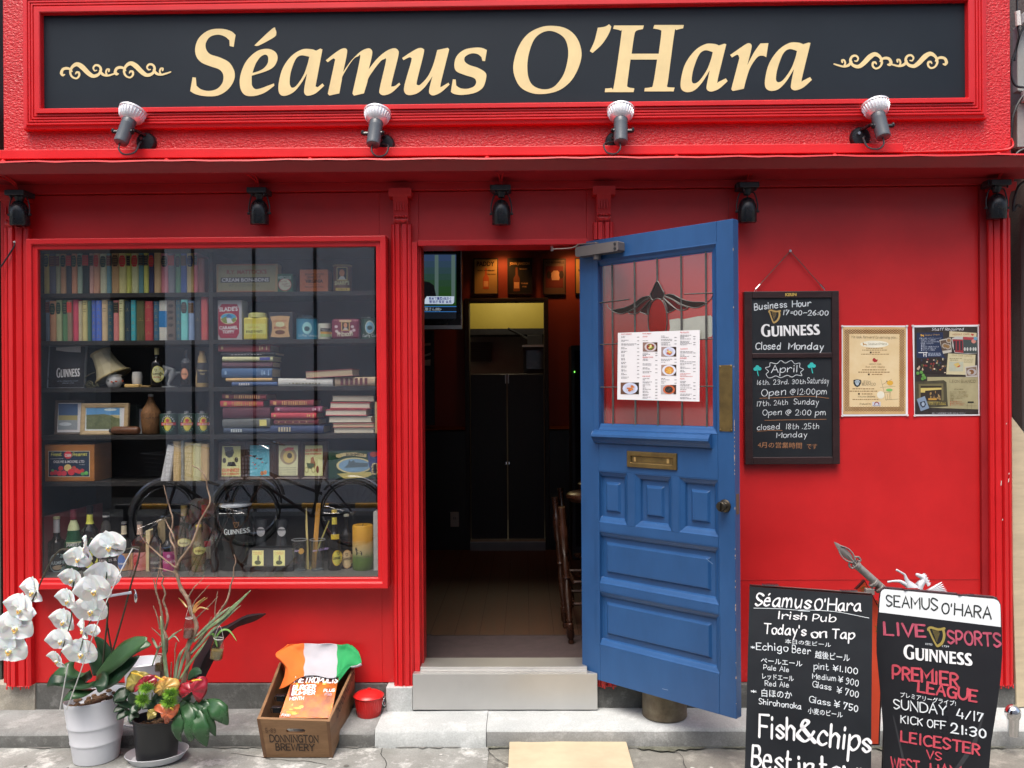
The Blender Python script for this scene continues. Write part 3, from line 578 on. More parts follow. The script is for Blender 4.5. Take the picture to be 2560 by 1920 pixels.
for i in range(42):
    z = rnd.choice([rnd.uniform(.6, 1.1), rnd.uniform(.24, 2.19), rnd.uniform(1.2, 1.4)]); h = rnd.uniform(.002, .011); q = rnd.uniform(.0008, .0022)
    d.add([DM @ Vector(p) for p in ((.774 - q, -.0004, z), (.7745, -.0004, z), (.7745, -.0004, z + h), (.774 - q * .6, -.0004, z + h))], [(0, 1, 2, 3)], CHIP); d.add([DM @ Vector(p) for p in ((.7745, -.0004, z), (.7745, q, z), (.7745, q * .7, z + h), (.7745, -.0004, z + h))], [(0, 1, 2, 3)], CHIP)
for u, z, l, s in ((.645, .84, .03, -.6), (.43, .262, .03, .05)):
    d.add([DM @ Vector(p) for p in ((u, -.0008, z), (u + l, -.0008, z + l * s), (u + l, -.0008, z + l * s - .0015), (u, -.0008, z - .0015))], [(0, 1, 2, 3)], mat('pale scratch', (.30, .42, .62), .6))
door = d.build('door', pub, bev=.0012, seg=1)
d = MB()       # weather ledge under the glass
d.prism([(-.0, 1.345), (-.020, 1.343), (-.032, 1.328), (-.034, 1.318), (-.024, 1.308), (-.018, 1.300), (-.012, 1.290), (0, 1.286)], .085, .675, BLUE, M=DM @ Matrix(((0, 1, 0, 0), (1, 0, 0, 0), (0, 0, 1, 0), (0, 0, 0, 1))) @ Matrix(((0, 1, 0, 0), (1, 0, 0, 0), (0, 0, 1, 0), (0, 0, 0, 1))), axis='x')
d.build('ledge', door, bev=.002)
d = MB(); d.box(.1, .704, .018, .023, 1.34, 2.12, glass_mat('door glass', (.97, .97, .97), refl=.10, rough=.05), DM); pane = d.build('pane', door)
# lead cames and the stained flower
LEAD = mat('lead came', (.10, .10, .095), .5, var=.3, vs=30, metal=.4)
def dl(u, z): return DM @ Vector((u, .0165, z))
d = MB()
def came(pts, w=.0045, sm=False):
    q = [dl(*p) for p in (crom([Vector(p) for p in pts], 5) if sm else pts)]; d.tube(q, w, LEAD, seg=6, flat=.6)
for u in (.172, .292, .526, .642): came([(u, 1.345), (u, 2.11)])
came([(.408, 1.345), (.408, 1.775)]); came([(.408, 1.985), (.408, 2.11)])
for z in (1.730, 1.538): came([(.10, z), (.704, z)])
came([(.10, 1.918), (.26, 1.922)]); came([(.54, 1.922), (.704, 1.914)]); came([(.10, 1.362), (.704, 1.362)])
loops = {}
def petal(pts, col, key):
    q = crom([Vector(p) for p in pts], 4, True); came([tuple(p) for p in q] + [tuple(q[0])], .0038)
    m = MB(); vs, fs = fill([q]); m.add([DM @ Vector((u, .0168, z)) for u, z in vs], fs, glass_mat('stained ' + key, col, refl=.05)); m.build('stained_petal', door)
petal([(.408, 1.988), (.432, 1.952), (.443, 1.930), (.43, 1.908), (.408, 1.914), (.386, 1.908), (.373, 1.930), (.384, 1.952)], (.06, .09, .12), 'slate')
petal([(.408, 1.914), (.438, 1.895), (.455, 1.84), (.448, 1.77), (.408, 1.725), (.368, 1.77), (.361, 1.84), (.378, 1.895)], (.80, .30, .28), 'rose')
for s in (-1, 1):
    f = lambda l: [(.408 + s * a, b) for a, b in l]
    petal(f([(.036, 1.925), (.075, 1.925), (.12, 1.902), (.165, 1.888), (.22, 1.882), (.235, 1.876), (.20, 1.862), (.165, 1.864), (.12, 1.880), (.075, 1.905)]), (.05, .10, .08), 'dark green')
    petal(f([(.030, 1.918), (.075, 1.903), (.11, 1.880), (.15, 1.864), (.125, 1.855), (.095, 1.862), (.06, 1.890)]), (.30, .06, .12), 'purple')
    petal(f([(.030, 1.912), (.06, 1.886), (.088, 1.865), (.070, 1.855), (.050, 1.850), (.047, 1.875)]), (.10, .05, .09), 'plum')
    came([(.408 + s * .235, 1.876), (.408 + s * .26, 1.895), (.408 + s * .266, 1.908)], .003)
d.build('lead_came', door)
d = MB(); ring(d, (.260, .512, 1.190, 1.260), [(0, 0), (0, .006), (.003, .009), (.018, .009), (.022, .005), (.023, -.001)], BRASS, M=DM); d.build('letter_slot', door, bev=.001)
d = MB(); d.box(.2835, .4885, -.0022, .0005, 1.2135, 1.2365, BRASS, DM); d.box(.296, .306, -.004, -.0022, 1.2155, 1.2345, mat('bare pale brass', (.55, .36, .13), .4, metal=.5), DM); d.box(.462, .474, -.004, -.0022, 1.2155, 1.2345, mat('bare pale brass', (.55, .36, .13), .4), DM); d.build('letter_flap', door)
d = MB(); d.box(.709, .767, -.003, 0, 1.358, 1.622, BRASS, DM)
for u in (.714, .762):
    for z in (1.364, 1.616): d.lathe([(.004, 0), (.003, .002), (.0005, .0025)], BRASS, M=DM @ Matrix.Translation((u, -.003, z)) @ Matrix.Rotation(radians(90), 4, 'X'), seg=8)
d.build('push_plate', door, bev=.0008)
d = MB(); Mk = DM @ Matrix.Translation((.731, 0, 1.061)) @ Matrix.Rotation(radians(90), 4, 'X'); DK = mat('dark bronze', (.07, .06, .045), .3, metal=.8)
d.lathe([(.026, 0), (.026, .004), (.022, .007), (.014, .009), (.012, .02), (.019, .026), (.021, .034), (.018, .040), (.001, .041)], DK, M=Mk, seg=20); d.box(.727, .735, -.05, -.041, 1.045, 1.077, DK, DM); d.build('knob', door, bev=.0008)
d = MB(); d.box(.7735, .776, .010, .032, 1.03, 1.11, mat('rusty latch plate', (.16, .09, .06), .6, metal=.3), DM); d.build('latch_plate', door)
# door closer
d = MB(); GREY = mat('grey brown enamel', (.13, .115, .11), .38, var=.1)
d.prism([(.021, 2.128), (.245, 2.128), (.252, 2.134), (.252, 2.166), (.245, 2.172), (.021, 2.172), (.014, 2.166), (.014, 2.134)], -.048, 0., GREY, M=DM)
d.lathe([(.016, 2.106), (.018, 2.129)], GREY, M=DM @ Matrix.Translation((.12, -.025, 0)), seg=14)
for a in ((.262, 2.16), (.262, 2.14)): d.lathe([(.006, 0), (.006, .004), (.002, .004)], BLACKM, M=DM @ Matrix.Translation((.235, -.048, a[1])) @ Matrix.Rotation(radians(90), 4, 'X'), seg=8)
d.build('door_closer', door, bev=.004)
d = MB(); e = DM @ Vector((.12, -.025, 2.182)); q = W('P3', 1050, 172, .03); d.tube([DM @ Vector((.12, -.025, 2.172)), e], .008, GREY, seg=8)
d.tube(crom([e, DM @ Vector((.02, -.03, 2.185)), W('P3', 1240, 140, -.02), W('P3', 1180, 165, .01), q], 4), .006, STEEL, seg=6, flat=.5); d.tube([q - Vector((0, 0, .01)), q + Vector((0, 0, .025))], .007, STEEL, seg=8); d.build('closer_arm', door)
# menu taped to the door glass
MPL = plane(DM @ Vector((.4, .0100, 1.6)), DN)
t = thing('menu_sheet', 'white landscape food menu with dish photos fixed on the door glass', 'menu', DM @ Vector((.21, .0105, 1.48)))
m = MB(); PAPER = mat('white paper', (.82, .82, .84), .55, var=.03); patch(m, MPL, 'MN', [(118, 175), (1735, 118), (1727, 1533), (105, 1490)], PAPER, 0); m.build('sheet', t, solid=.0008)
MR = ink('#c8403f'); MG = ink('#6c6c70'); m = MB()
def mline(x, y, h, s, col): line(m, MPL, 'MN', x, y, x + len(s) * h * .78, y - (len(s) * h * .78) * .02, h, s, col, 'type', bold=.012)
for x, y, s in ((185, 212, 'SOFT DRINKS'), (608, 202, 'FOOD MENU'), (608, 260, 'SALAD'), (608, 670, 'FINGER FOOD'), (608, 1045, 'PUB FOOD'), (1350, 180, 'PIE PLATE'), (1350, 502, 'CLASSICS'), (1348, 685, 'BURGERS'), (1345, 1092, 'PIZZA'), (1345, 1345, 'SWEETS')): mline(x, y, 24, s, MR)
rnd = random.Random(4)
def greek(mb, pl, r, x, y, w_, col, h=9, off=.0011):   # one line of small print: a run of word-length dashes
    e = x + w_
    while x < e - 6:
        k = min(rnd.uniform(14, 48), e - x); rect(mb, pl, r, x, y, x + k, y + h, col, off); x += k + 9
for k in range(12):
    y = 242 + 73 * k; greek(m, MPL, 'MN', 185, y, rnd.uniform(50, 170) if k != 2 else 300, MG); greek(m, MPL, 'MN', 185, y + 22, rnd.uniform(60, 120) if k != 2 else 250, MG); rect(m, MPL, 'MN', 497, y + 12, 540, y + 22, MG)
for k, y in enumerate((325, 570, 595, 618, 690, 715, 780, 805, 860, 882, 935, 958, 1075, 1098, 1140, 1160, 1198, 1222, 1260, 1285, 1322, 1345, 1385, 1405, 1440, 1462)):
    greek(m, MPL, 'MN', 608, y, rnd.uniform(50, 190), MG)
    if k % 2: rect(m, MPL, 'MN', 856, y, 900, y + 10, MG)
for k, y in enumerate((232, 258, 298, 324, 362, 388, 410, 690, 718, 750, 1072, 1098, 1136, 1162)):
    greek(m, MPL, 'MN', 972, y, rnd.uniform(60, 240), MG)
    if k % 2: rect(m, MPL, 'MN', 1235, y, 1278, y + 10, MG)
for k, y in enumerate((216, 242, 266, 290, 335, 358, 382, 405, 540, 566, 608, 634, 718, 742, 778, 802, 845, 868, 912, 936, 1130, 1155, 1195, 1218, 1258, 1288, 1380, 1405, 1448, 1470)):
    greek(m, MPL, 'MN', 1348, y, rnd.uniform(70, 260), MG)
    if k % 2: rect(m, MPL, 'MN', 1605, y, 1652, y + 10, MG)
for y in (978, 1002, 1030): greek(m, MPL, 'MN', 1345, y, rnd.uniform(120, 290), MR)
m.build('print', t)
def dish(x0, y0, x1, y1, bg, bg2, plate, food, food2, rim=None):
    m = MB(); rect(m, MPL, 'MN', x0, y0, x1, y1, ink(bg), .0009); patch(m, MPL, 'MN', [(x0 + (x1 - x0) * .6, y0), (x1, y0), (x1, y1), (x0 + (x1 - x0) * .85, y1)], ink(bg2), .0011)
    cx, cy = (x0 + x1) / 2, (y0 + y1) / 2; R = min(x1 - x0, y1 - y0) / 2
    oval(m, MPL, 'MN', cx + 8, cy, min(R * 1.28, (x1 - x0) / 2 - 4), R * .97, ink(plate), .0013); oval(m, MPL, 'MN', cx + 8, cy, R * .86, R * .72, ink(rim or '#c3c8dc'), .0015)
    for k in range(11):
        a = rnd.uniform(0, 6.3); q = rnd.uniform(0, .5) * R; oval(m, MPL, 'MN', cx + 8 + q * cos(a) * 1.2, cy + q * sin(a), R * rnd.uniform(.14, .3), R * rnd.uniform(.12, .24), ink(food if k % 2 else food2), .0017 + k * .00008, 9)
    m.build('dish_photo', t)
dish(610, 362, 900, 545, '#8c6d63', '#4b2e22', '#c9c2c4', '#e6cf92', '#6f8a3a', '#8a3a2a'); dish(975, 452, 1272, 645, '#a08a86', '#3e2a20', '#d5dbee', '#c2604a', '#e2c679'); dish(975, 806, 1272, 1022, '#a58a80', '#3b2820', '#dde2f0', '#e6b85c', '#e0a848', '#d08c40')
dish(968, 1203, 1270, 1388, '#b9b6ba', '#4a2c20', '#c9653a', '#2a211f', '#4b4443', '#3a2620'); dish(172, 1155, 535, 1388, '#6b4a38', '#2f211b', '#ccd6ee', '#d98a4e', '#c06a34')
m = MB(); P2 = plane(DM @ Vector((.4, .0238, 1.6)), -DN); rnd = random.Random(3)
q = [(700, 745), (760, 735), (800, 740), (900, 720), (985, 715), (1015, 745), (1012, 820), (990, 862), (930, 878), (820, 868), (770, 872), (690, 860), (705, 800)]
patch(m, P2, 'P5', q, mat('cream paper backs', (.62, .64, .56), .7, bump=.6, bs=40), .0005); tag(m.build('paper_notice', solid=.0006), 'crumpled pale paper stuck behind the door glass above the menu', 'paper')
# ------------------------------------------------------------------ the room behind the doorway
IN = mat('brick red interior paint', (.22, .035, .018), .6, var=.12, vs=3, bump=.1, bs=60); WAINS = mat('black brown panelling', (.012, .009, .008), .4, var=.3, vs=8, stretch=(6, 6, 1)); CEIL = mat('dark ceiling', (.05, .03, .025), .8)
FL = mat('dark oak boards', (.080, .032, .016), .5, col2=(.036, .015, .008), vs=5, stretch=(9, .7, 1))
w = MB(); w.box(-1.05, -.4825, 2.93, 3.05, .25, 2.8, IN); w.box(.1875, 1.9, 2.93, 3.05, .25, 2.8, IN); w.box(-.4825, .1875, 2.93, 3.05, 2.262, 2.8, IN); w.box(-1.15, -1.05, .30, 3.05, .25, 2.8, IN); w.box(1.9, 2.0, .14, 3.05, .25, 2.8, IN)
w.box(-2.42, -1.055, .305, .36, .0, 2.8, IN); w.box(-1.05, -.6, .305, .34, .25, 2.8, IN); w.build('interior_wall', pub)
w = MB(); w.box(-1.049, -.482, 2.905, 2.929, .251, 1.2, WAINS); w.box(.19, 1.89, 2.905, 2.929, .251, 1.2, WAINS); w.build('wainscot', pub)
w = MB(); RAIL = mat('varnished rail', (.10, .035, .016), .22, var=.2)
for a, b in ((-1.049, -.482), (.19, 1.89)): w.prism([(2.928, 1.2005), (2.885, 1.203), (2.875, 1.215), (2.89, 1.222), (2.898, 1.236), (2.928, 1.238)], a, b, RAIL, axis='x')
w.build('chair_rail', pub)
w = MB(); w.box(-2.4, 2.2, .14, 3.05, .10, .25, FL); w.box(-.482, .27, .1005, .14, .10, .2495, FL); w.build('interior_floor', pub)
w = MB(); w.box(-2.4, 2.2, .145, 4.9, 2.8, 2.9, CEIL); w.build('interior_ceiling', pub)
w = MB()                      # floorboard joints
for k in range(14): w.box(-.9 + k * .13, -.898 + k * .13, .15, 2.9, .2502, .2508, mat('board joint', (.008, .006, .005), .8))
w.build('board_joints', pub)
# kitchen hatch, its panels and the half-height doors
w = MB(); w.box(-.482, -.447, 2.90, 3.06, .2505, 2.262, DARKW); w.box(.152, .187, 2.90, 3.06, .2505, 2.262, DARKW); w.box(-.447, .152, 2.90, 3.06, 2.236, 2.2615, DARKW); w.build('kitchen_frame', pub, bev=.003)
KW = mat('kitchen grey', (.30, .29, .28), .6); w = MB(); w.box(-1.2, 1.2, 4.5, 4.6, .25, 2.8, KW); w.box(-1.2, -1.1, 3.06, 4.5, .25, 2.8, KW); w.box(1.1, 1.2, 3.06, 4.5, .25, 2.8, KW); w.box(-1.2, 1.2, 3.06, 4.6, .15, .25, KW); w.build('kitchen_wall', pub)
a = W('P3', 440, 500, 4.45); b = W('P3', 1040, 733, 4.45); w = MB(); w.box(a.x, b.x, 4.44, 4.499, b.z, 2.79, mat('mustard yellow paint', (.42, .33, .05), .5, var=.05)); w.build('kitchen_panel', pub)
w = MB(); w.box(a.x, b.x, 4.15, 4.499, b.z - .06, b.z - .003, BLACKM); w.build('kitchen_hood', pub)
def kit(name, x0, y0, x1, y1, Y, dep, m, label, cat):
    p, q = W('P3', x0, y1, Y), W('P3', x1, y0, Y); t = thing(name, label, cat, ((p.x + q.x) / 2, Y, p.z)); k = MB(); k.box(p.x, q.x, Y, Y + dep, p.z, q.z, m); k.build('case', t, bev=.004); return t, p, q
t, p, q = kit('oven', 852, 850, 1030, 1040, 4.0, .4, BLACKM, 'dark oven half hidden at the right of the kitchen hatch', 'oven')
k = MB(); k.box(p.x + .03, q.x - .05, 3.985, 3.998, p.z + .05, q.z - .03, mat('oven window', (.03, .03, .03), .1)); k.build('window', t); k = MB(); k.box(p.x - .01, q.x, 3.97, 4.4, q.z + .001, q.z + .02, STEEL); k.build('steel_top', t)
t, p, q = kit('pan', 880, 765, 985, 848, 4.1, .2, BLACKM, 'black pan resting on top of the dark oven', 'pan'); k = MB(); k.tube([Vector((p.x, 4.15, q.z - .03)), Vector((p.x - .18, 4.1, q.z + .06))], .012, BLACKM); k.build('handle', t)
t, p, q = kit('air_vent', 486, 815, 630, 950, 4.42, .06, mat('vent grey', (.05, .05, .05), .5), 'dark louvred vent on the left of the kitchen wall', 'vent')
k = MB(); n = 9
for i in range(n): k.box(p.x + .01, q.x - .01, 4.405, 4.419, p.z + .02 + i * (q.z - p.z - .03) / n, p.z + .03 + i * (q.z - p.z - .03) / n, BLACKM)
k.build('louvres', t)
SW = mat('black stained swing door', (.013, .011, .011), .45, var=.3, vs=10, stretch=(8, 8, 1))
for (x0, x1), lab in (((-.440, -.1525), 'left leaf of the dark half height kitchen doors'), ((-.1425, .146), 'right leaf of the dark half height kitchen doors')):
    t = thing('swing_door', lab, 'swing door', (x0, 2.95, .33), 'half height kitchen doors'); k = MB(); k.box(x0, x1, 2.945, 2.975, .33, 1.655, SW); k.build('leaf', t, bev=.003)
    k = MB(); h = x1 - .008 if x0 < -.3 else x0 + .004; k.box(h - .002, h + .006, 2.94, 2.9445, 1.58, 1.65, STEEL); k.box(h, h + .008, 2.94, 2.9445, .93, .95, CHROME); k.build('latch', t)
w = MB(); w.box(-.4465, .1515, 2.86, 3.06, .2515, .318, KW); w.box(-.447, .152, 2.858, 3.06, .3182, .324, STEEL); w.build('kitchen_step', pub)
# spotlights over the picture wall: the lit lamps the photograph shows
def wall_spot(x, y, z, tgt, e, label, seen=True):
    t = thing('picture_light', label, 'spotlight', (x, y, 2.8)); k = MB(); ax = (Vector((x, y, z)) - Vector(tgt)).normalized(); R = Matrix.Translation((x, y, z)) @ ax.to_track_quat('Z', 'Y').to_matrix().to_4x4()
    k.lathe([(.032, -.05), (.032, .03), (.02, .045), (.001, .047)], mat('brass lamp', (.5, .32, .1), .3, metal=.8), M=R, seg=16, close=False); k.tube([Vector((x, y, z)) + ax * .045, Vector((x, y, 2.798))], .006, BLACKM); k.build('lamp_shade', t)
    k = MB(); k.lathe([(.028, -.03), (.001, -.031)], mat('lit bulb', (1, .5, .2), .5, emit=(1, .42, .12), est=8.), M=R, seg=14); k.build('bulb', t)
    L_ = bpy.data.lights.new('picture_light_lamp', 'SPOT'); L_.energy = e; L_.color = (1, .36, .10); L_.spot_size = radians(95); L_.spot_blend = .8; L_.shadow_soft_size = .03
    o = bpy.data.objects.new('picture_light_lamp', L_); COL.objects.link(o); o.matrix_world = Matrix.Translation(Vector((x, y, z)) - ax * .06) @ ax.to_track_quat('Z', 'Y').to_matrix().to_4x4()
wall_spot(-.175, 2.76, 2.72, (-.175, 2.93, 2.2), 4, 'lit picture spotlight above the first two wall signs')
p = W('P3', 1115, 190, 2.55); wall_spot(p.x + .03, 2.70, 2.70, (.42, 2.93, 2.3), 4, 'lit picture spotlight beside the door closer arm')
pl_ = bpy.data.lights.new('kitchen_lamp', 'POINT'); pl_.energy = 10; pl_.color = (1, .86, .55); pl_.shadow_soft_size = .15; o = bpy.data.objects.new('kitchen_lamp', pl_); COL.objects.link(o); o.location = (-.15, 3.9, 2.68)
# tin signs on the back wall
def tin_sign(x0, y0, x1, y1, base, label, lines, bottle=None):
    Y = 2.915; p, q = W('P3', x0, y1, Y), W('P3', x1, y0, Y); t = thing('tin_sign', label, 'tin sign', ((p.x + q.x) / 2, 2.92, p.z), 'tin signs along the back wall'); pl = plane((0, Y, 2), (0, -1, 0))
    k = MB(); k.box(p.x, q.x, Y, 2.9295, p.z, q.z, base); k.build('plate', t); k = MB(); ring(k, (p.x - .004, q.x + .004, p.z - .004, q.z + .004), [(0, -Y - .01), (0, -Y + .004), (.007, -Y + .004), (.009, -Y)], DARKW); k.build('rim', t)
    k = MB()
    for (a, b, c, h, s, col) in lines: line(k, pl, 'P3', a, b, c, b, h, s, col, 'type', bold=.03)
    if bottle:
        cx, yb, yt, hw, c = bottle; patch(k, pl, 'P3', [(cx - hw, yb), (cx + hw, yb), (cx + hw, yt + (yb - yt) * .45), (cx + hw * .4, yt + (yb - yt) * .32), (cx + hw * .35, yt), (cx - hw * .35, yt), (cx - hw * .4, yt + (yb - yt) * .32), (cx - hw, yt + (yb - yt) * .45)], ink(c), .0012)
        rect(k, pl, 'P3', cx - hw * .8, yb - (yb - yt) * .38, cx + hw * .8, yb - (yb - yt) * .12, ink('#c8a070'), .0016)
    k.build('lettering', t); return t, pl
K_ = ink('#1c1712'); G_ = ink('#c8a468')
tin_sign(512, 239, 675, 484, mat('tin sign ochre', (.33, .25, .09), .35), 'ochre tin sign reading PADDY with a whiskey bottle', [(530, 290, 652, 32, 'PADDY', K_), (535, 325, 655, 8, 'IRISH WHISKEY', K_), (600, 350, 660, 7, 'OLD IRISH', K_)], (594, 450, 305, 20, '#a8582a'))
tin_sign(746, 237, 910, 482, mat('tin sign black green', (.02, .024, .02), .35), 'black tin sign reading JOHN JAMESON in gold capitals', [(758, 282, 895, 19, 'JOHN JAMESON', G_), (825, 315, 880, 8, 'WHISKEY', G_), (835, 415, 885, 9, 'THREE', G_), (845, 437, 875, 9, 'STAR', G_)], (806, 465, 300, 22, '#6b3f22'))
tin_sign(991, 242, 1142, 485, mat('tin sign brown', (.10, .07, .05), .4), 'brown tin sign with a dark red picture, right of the JOHN JAMESON one', [(1000, 272, 1135, 14, 'OLD BUSHMILLS', K_)], None)
k = MB(); BP = plane((0, 2.915, 2), (0, -1, 0)); rect(k, BP, 'P3', 1006, 292, 1128, 440, ink('#5a1f1a'), .0012); patch(k, BP, 'P3', [(1040, 345), (1062, 322), (1090, 322), (1108, 345), (1100, 388), (1050, 388)], ink('#b79a7c'), .0016); oval(k, BP, 'P3', 1030, 352, 16, 26, ink('#201512'), .002); oval(k, BP, 'P3', 1115, 350, 16, 28, ink('#201512'), .002)
tag(k.build('picture', bpy.data.objects['tin_sign.002']), None)
tin_sign(1213, 237, 1330, 482, mat('tin sign ochre', (.33, .25, .09), .35), 'ochre tin sign half hidden behind the blue door', [(1230, 330, 1320, 20, 'WHISKEY', K_)], None)
# television, notice board, fridge, socket, stools, mat
t = thing('television', 'black flat television showing a news caption, hung inside the doorway', 'television', (-.66, 1.24, 1.9)); TVF = mat('television black', (.01, .01, .012), .25)
a = W('P3', 428, 725, 1.2); k = MB(); k.box(-.98, a.x, 1.2, 1.26, a.z, 2.50, TVF); k.build('case', t, bev=.004); k = MB(); k.box(-.98, a.x + .001, 1.197, 1.1995, a.z, a.z + .022, STEEL); k.box(a.x - .005, a.x + .001, 1.197, 1.1995, a.z + .0221, 2.5, STEEL); k.build('bezel', t)
k = MB(); k.tube([(-.7, 1.27, 2.3), (-.7, 1.27, 2.8)], .02, BLACKM); k.box(-.8, -.6, 1.2605, 1.28, 2.1, 2.4, BLACKM); k.build('bracket', t)
def screen(key, c, e): return mat('screen ' + key, (.01, .01, .01), .2, emit=c, est=e * .6, var=0)
TPL = plane((0, 1.1985, 2), (0, -1, 0)); k = MB(); rect(k, TPL, 'P3', 60, 205, 388, 655, screen('black', (.006, .008, .012), 1), 0)
for i in range(8): y0 = 212 + i * 44; f = i / 7; rect(k, TPL, 'P3', 60, y0, 388, y0 + 44, screen('curtain%d' % i, (.025 * (1 - f) + .012 * f, .045 * (1 - f) + .05 * f, .09 * (1 - f) ** 2 + .008), 1.), .0006)
for x in (240, 355): rect(k, TPL, 'P3', x, 214, x + 26, 540, screen('fold', (.07, .11, .10), 1.), .001)
patch(k, TPL, 'P3', [(100, 560), (100, 400), (165, 395), (205, 403), (235, 425), (250, 500), (252, 560)], screen('suit', (.004, .004, .005), 1), .0013)
patch(k, TPL, 'P3', [(172, 520), (185, 500), (375, 500), (372, 545), (362, 553), (170, 553)], screen('caption', (.45, .52, .62), 1), .0016); rect(k, TPL, 'P3', 60, 568, 390, 573, screen('blue line', (.03, .15, .4), 1), .0016); rect(k, TPL, 'P3', 60, 604, 390, 608, screen('blue line', (.03, .15, .4), 1), .0016)
NV = screen('navy text', (.02, .03, .16), 1); line(k, TPL, 'P3', 200, 524, 355, 524, 17, '熊本で震度6強次ぐ', NV, 'type', off=.002, bold=.02); line(k, TPL, 'P3', 202, 546, 357, 546, 16, '菅官房長官 会見', NV, 'type', off=.002, bold=.02); line(k, TPL, 'P3', 152, 598, 288, 598, 20, '三敏さん(88)▸', screen('grey text', (.3, .33, .36), 1), 'type', off=.002)
k.build('screen', t)
t = thing('notice_board', 'tall dark board with white lettering on the far left wall inside', 'notice board', (-.78, 2.9, 1.24)); p, q = W('P3', 60, 1400, 2.9), W('P3', 236, 735, 2.9); k = MB(); k.box(p.x, q.x, 2.885, 2.9045, 1.25, q.z, BLACKM); k.build('board', t, bev=.003)
NP = plane((0, 2.884, 1.6), (0, -1, 0)); k = MB(); WH = ink('#b0b0b0')
for pts in ([(110, 830), (212, 822), (212, 838), (150, 843), (110, 850)], [(110, 905), (165, 905), (212, 888), (212, 905), (155, 920)], [(110, 950), (212, 935), (210, 978), (150, 978)]): patch(k, NP, 'P3', pts, WH, .001)
k.build('lettering', t)
t = thing('fridge', 'dark glass fronted drinks fridge beyond the right wall rail', 'fridge', (.6, 2.6, .25)); k = MB(); k.box(.345, .95, 2.5, 2.88, .251, 1.86, BLACKM); k.build('case', t, bev=.004); k = MB(); k.box(.37, .93, 2.492, 2.499, .35, 1.82, mat('fridge glass', (.02, .02, .022), .08)); k.build('door', t); k = MB(); k.box(.366, .372, 2.485, 2.4915, 1.655, 1.665, mat('green indicator', (.1, .5, .1), .4, emit=(.2, 1, .1), est=2)); k.build('indicator', t)
t = thing('wall_socket', 'white wall socket low on the dark panelling', 'socket', (-.53, 2.9, .6)); p, q = W('P4', 275, 342, 2.9), W('P4', 321, 262, 2.9); k = MB(); k.box(p.x, q.x, 2.896, 2.9045, p.z, q.z, mat('ivory plastic', (.5, .46, .38), .4)); k.build('plate', t, bev=.003); k = MB(); c = (p.x + q.x) / 2; k.box(c - .008, c - .004, 2.894, 2.8962, (p.z + q.z) / 2, (p.z + q.z) / 2 + .02, BLACKM); k.box(c + .004, c + .008, 2.894, 2.8962, (p.z + q.z) / 2, (p.z + q.z) / 2 + .02, BLACKM); k.build('slots', t)
STW = mat('dark turned walnut', (.034, .013, .007), .25, var=.4, vs=12)
def stool(x, y, label, rot, first=[None]):
    if first[0] is not None: return dup(first[0], (x, y, .25), rot, label)
    t = thing('bar_stool', label, 'bar stool', (x, y, .25), 'turned wood bar stools', rot); first[0] = t; s = .135
    k = MB(); k.lathe([(.001, .70), (.14, .70), (.155, .712), (.16, .725), (.155, .738), (.14, .745), (.001, .752)], STW, seg=26); k.build('seat', t, local=True)
    for a, b in ((1, 1), (1, -1), (-1, 1), (-1, -1)):
        k = MB(); M = Matrix.Translation((a * s * 1.12, b * s * 1.12, 0)) @ Matrix.Rotation(radians(4) * a, 4, 'Y') @ Matrix.Rotation(-radians(4) * b, 4, 'X')
        k.lathe([(.012, 0), (.016, .015), (.012, .03), (.019, .04), (.019, .11), (.012, .115), (.017, .13), (.013, .14), (.018, .2), (.02, .26), (.014, .335), (.02, .345), (.013, .36), (.018, .42), (.014, .46), (.021, .47), (.021, .60), (.014, .61), (.018, .7)], STW, M=M, seg=12); k.build('leg', t, local=True)
    k = MB()
    for z in (.2, .31):
        for a in (-1, 1): k.tube([(-s, a * s, z), (s, a * s, z)], .009, STW); k.tube([(a * s, -s, z), (a * s, s, z)], .009, STW)
    k.build('stretcher', t, local=True); return t
p = WZ('P4', 930, 980, .25); stool(p.x + .147, p.y + .14, 'nearest turned wooden bar stool beside the blue door', .05)
stool(p.x + .235, p.y + .62, 'turned wooden bar stool second from the doorway', .3); stool(p.x + .36, p.y + 1.1, 'turned wooden bar stool farthest inside the doorway', .1)
k = MB(); MATM = mat('dusty brown door mat', (.050, .033, .033), .9, var=.3, vs=20, bump=.8, bs=220); p = WZ('P4', 180, 940, .25)
k.grid(lambda u, v: Vector((p.x - .07 + .04 * v + u * 1.0, .105 + (p.y - .105) * v, .2535 + .004 * (u < .03) + .0012 * sin(u * 40) * sin(v * 25))), 60, 20, MATM); tag(k.build('door_mat', solid=.006), 'brown door mat just inside the steel threshold', 'door mat')
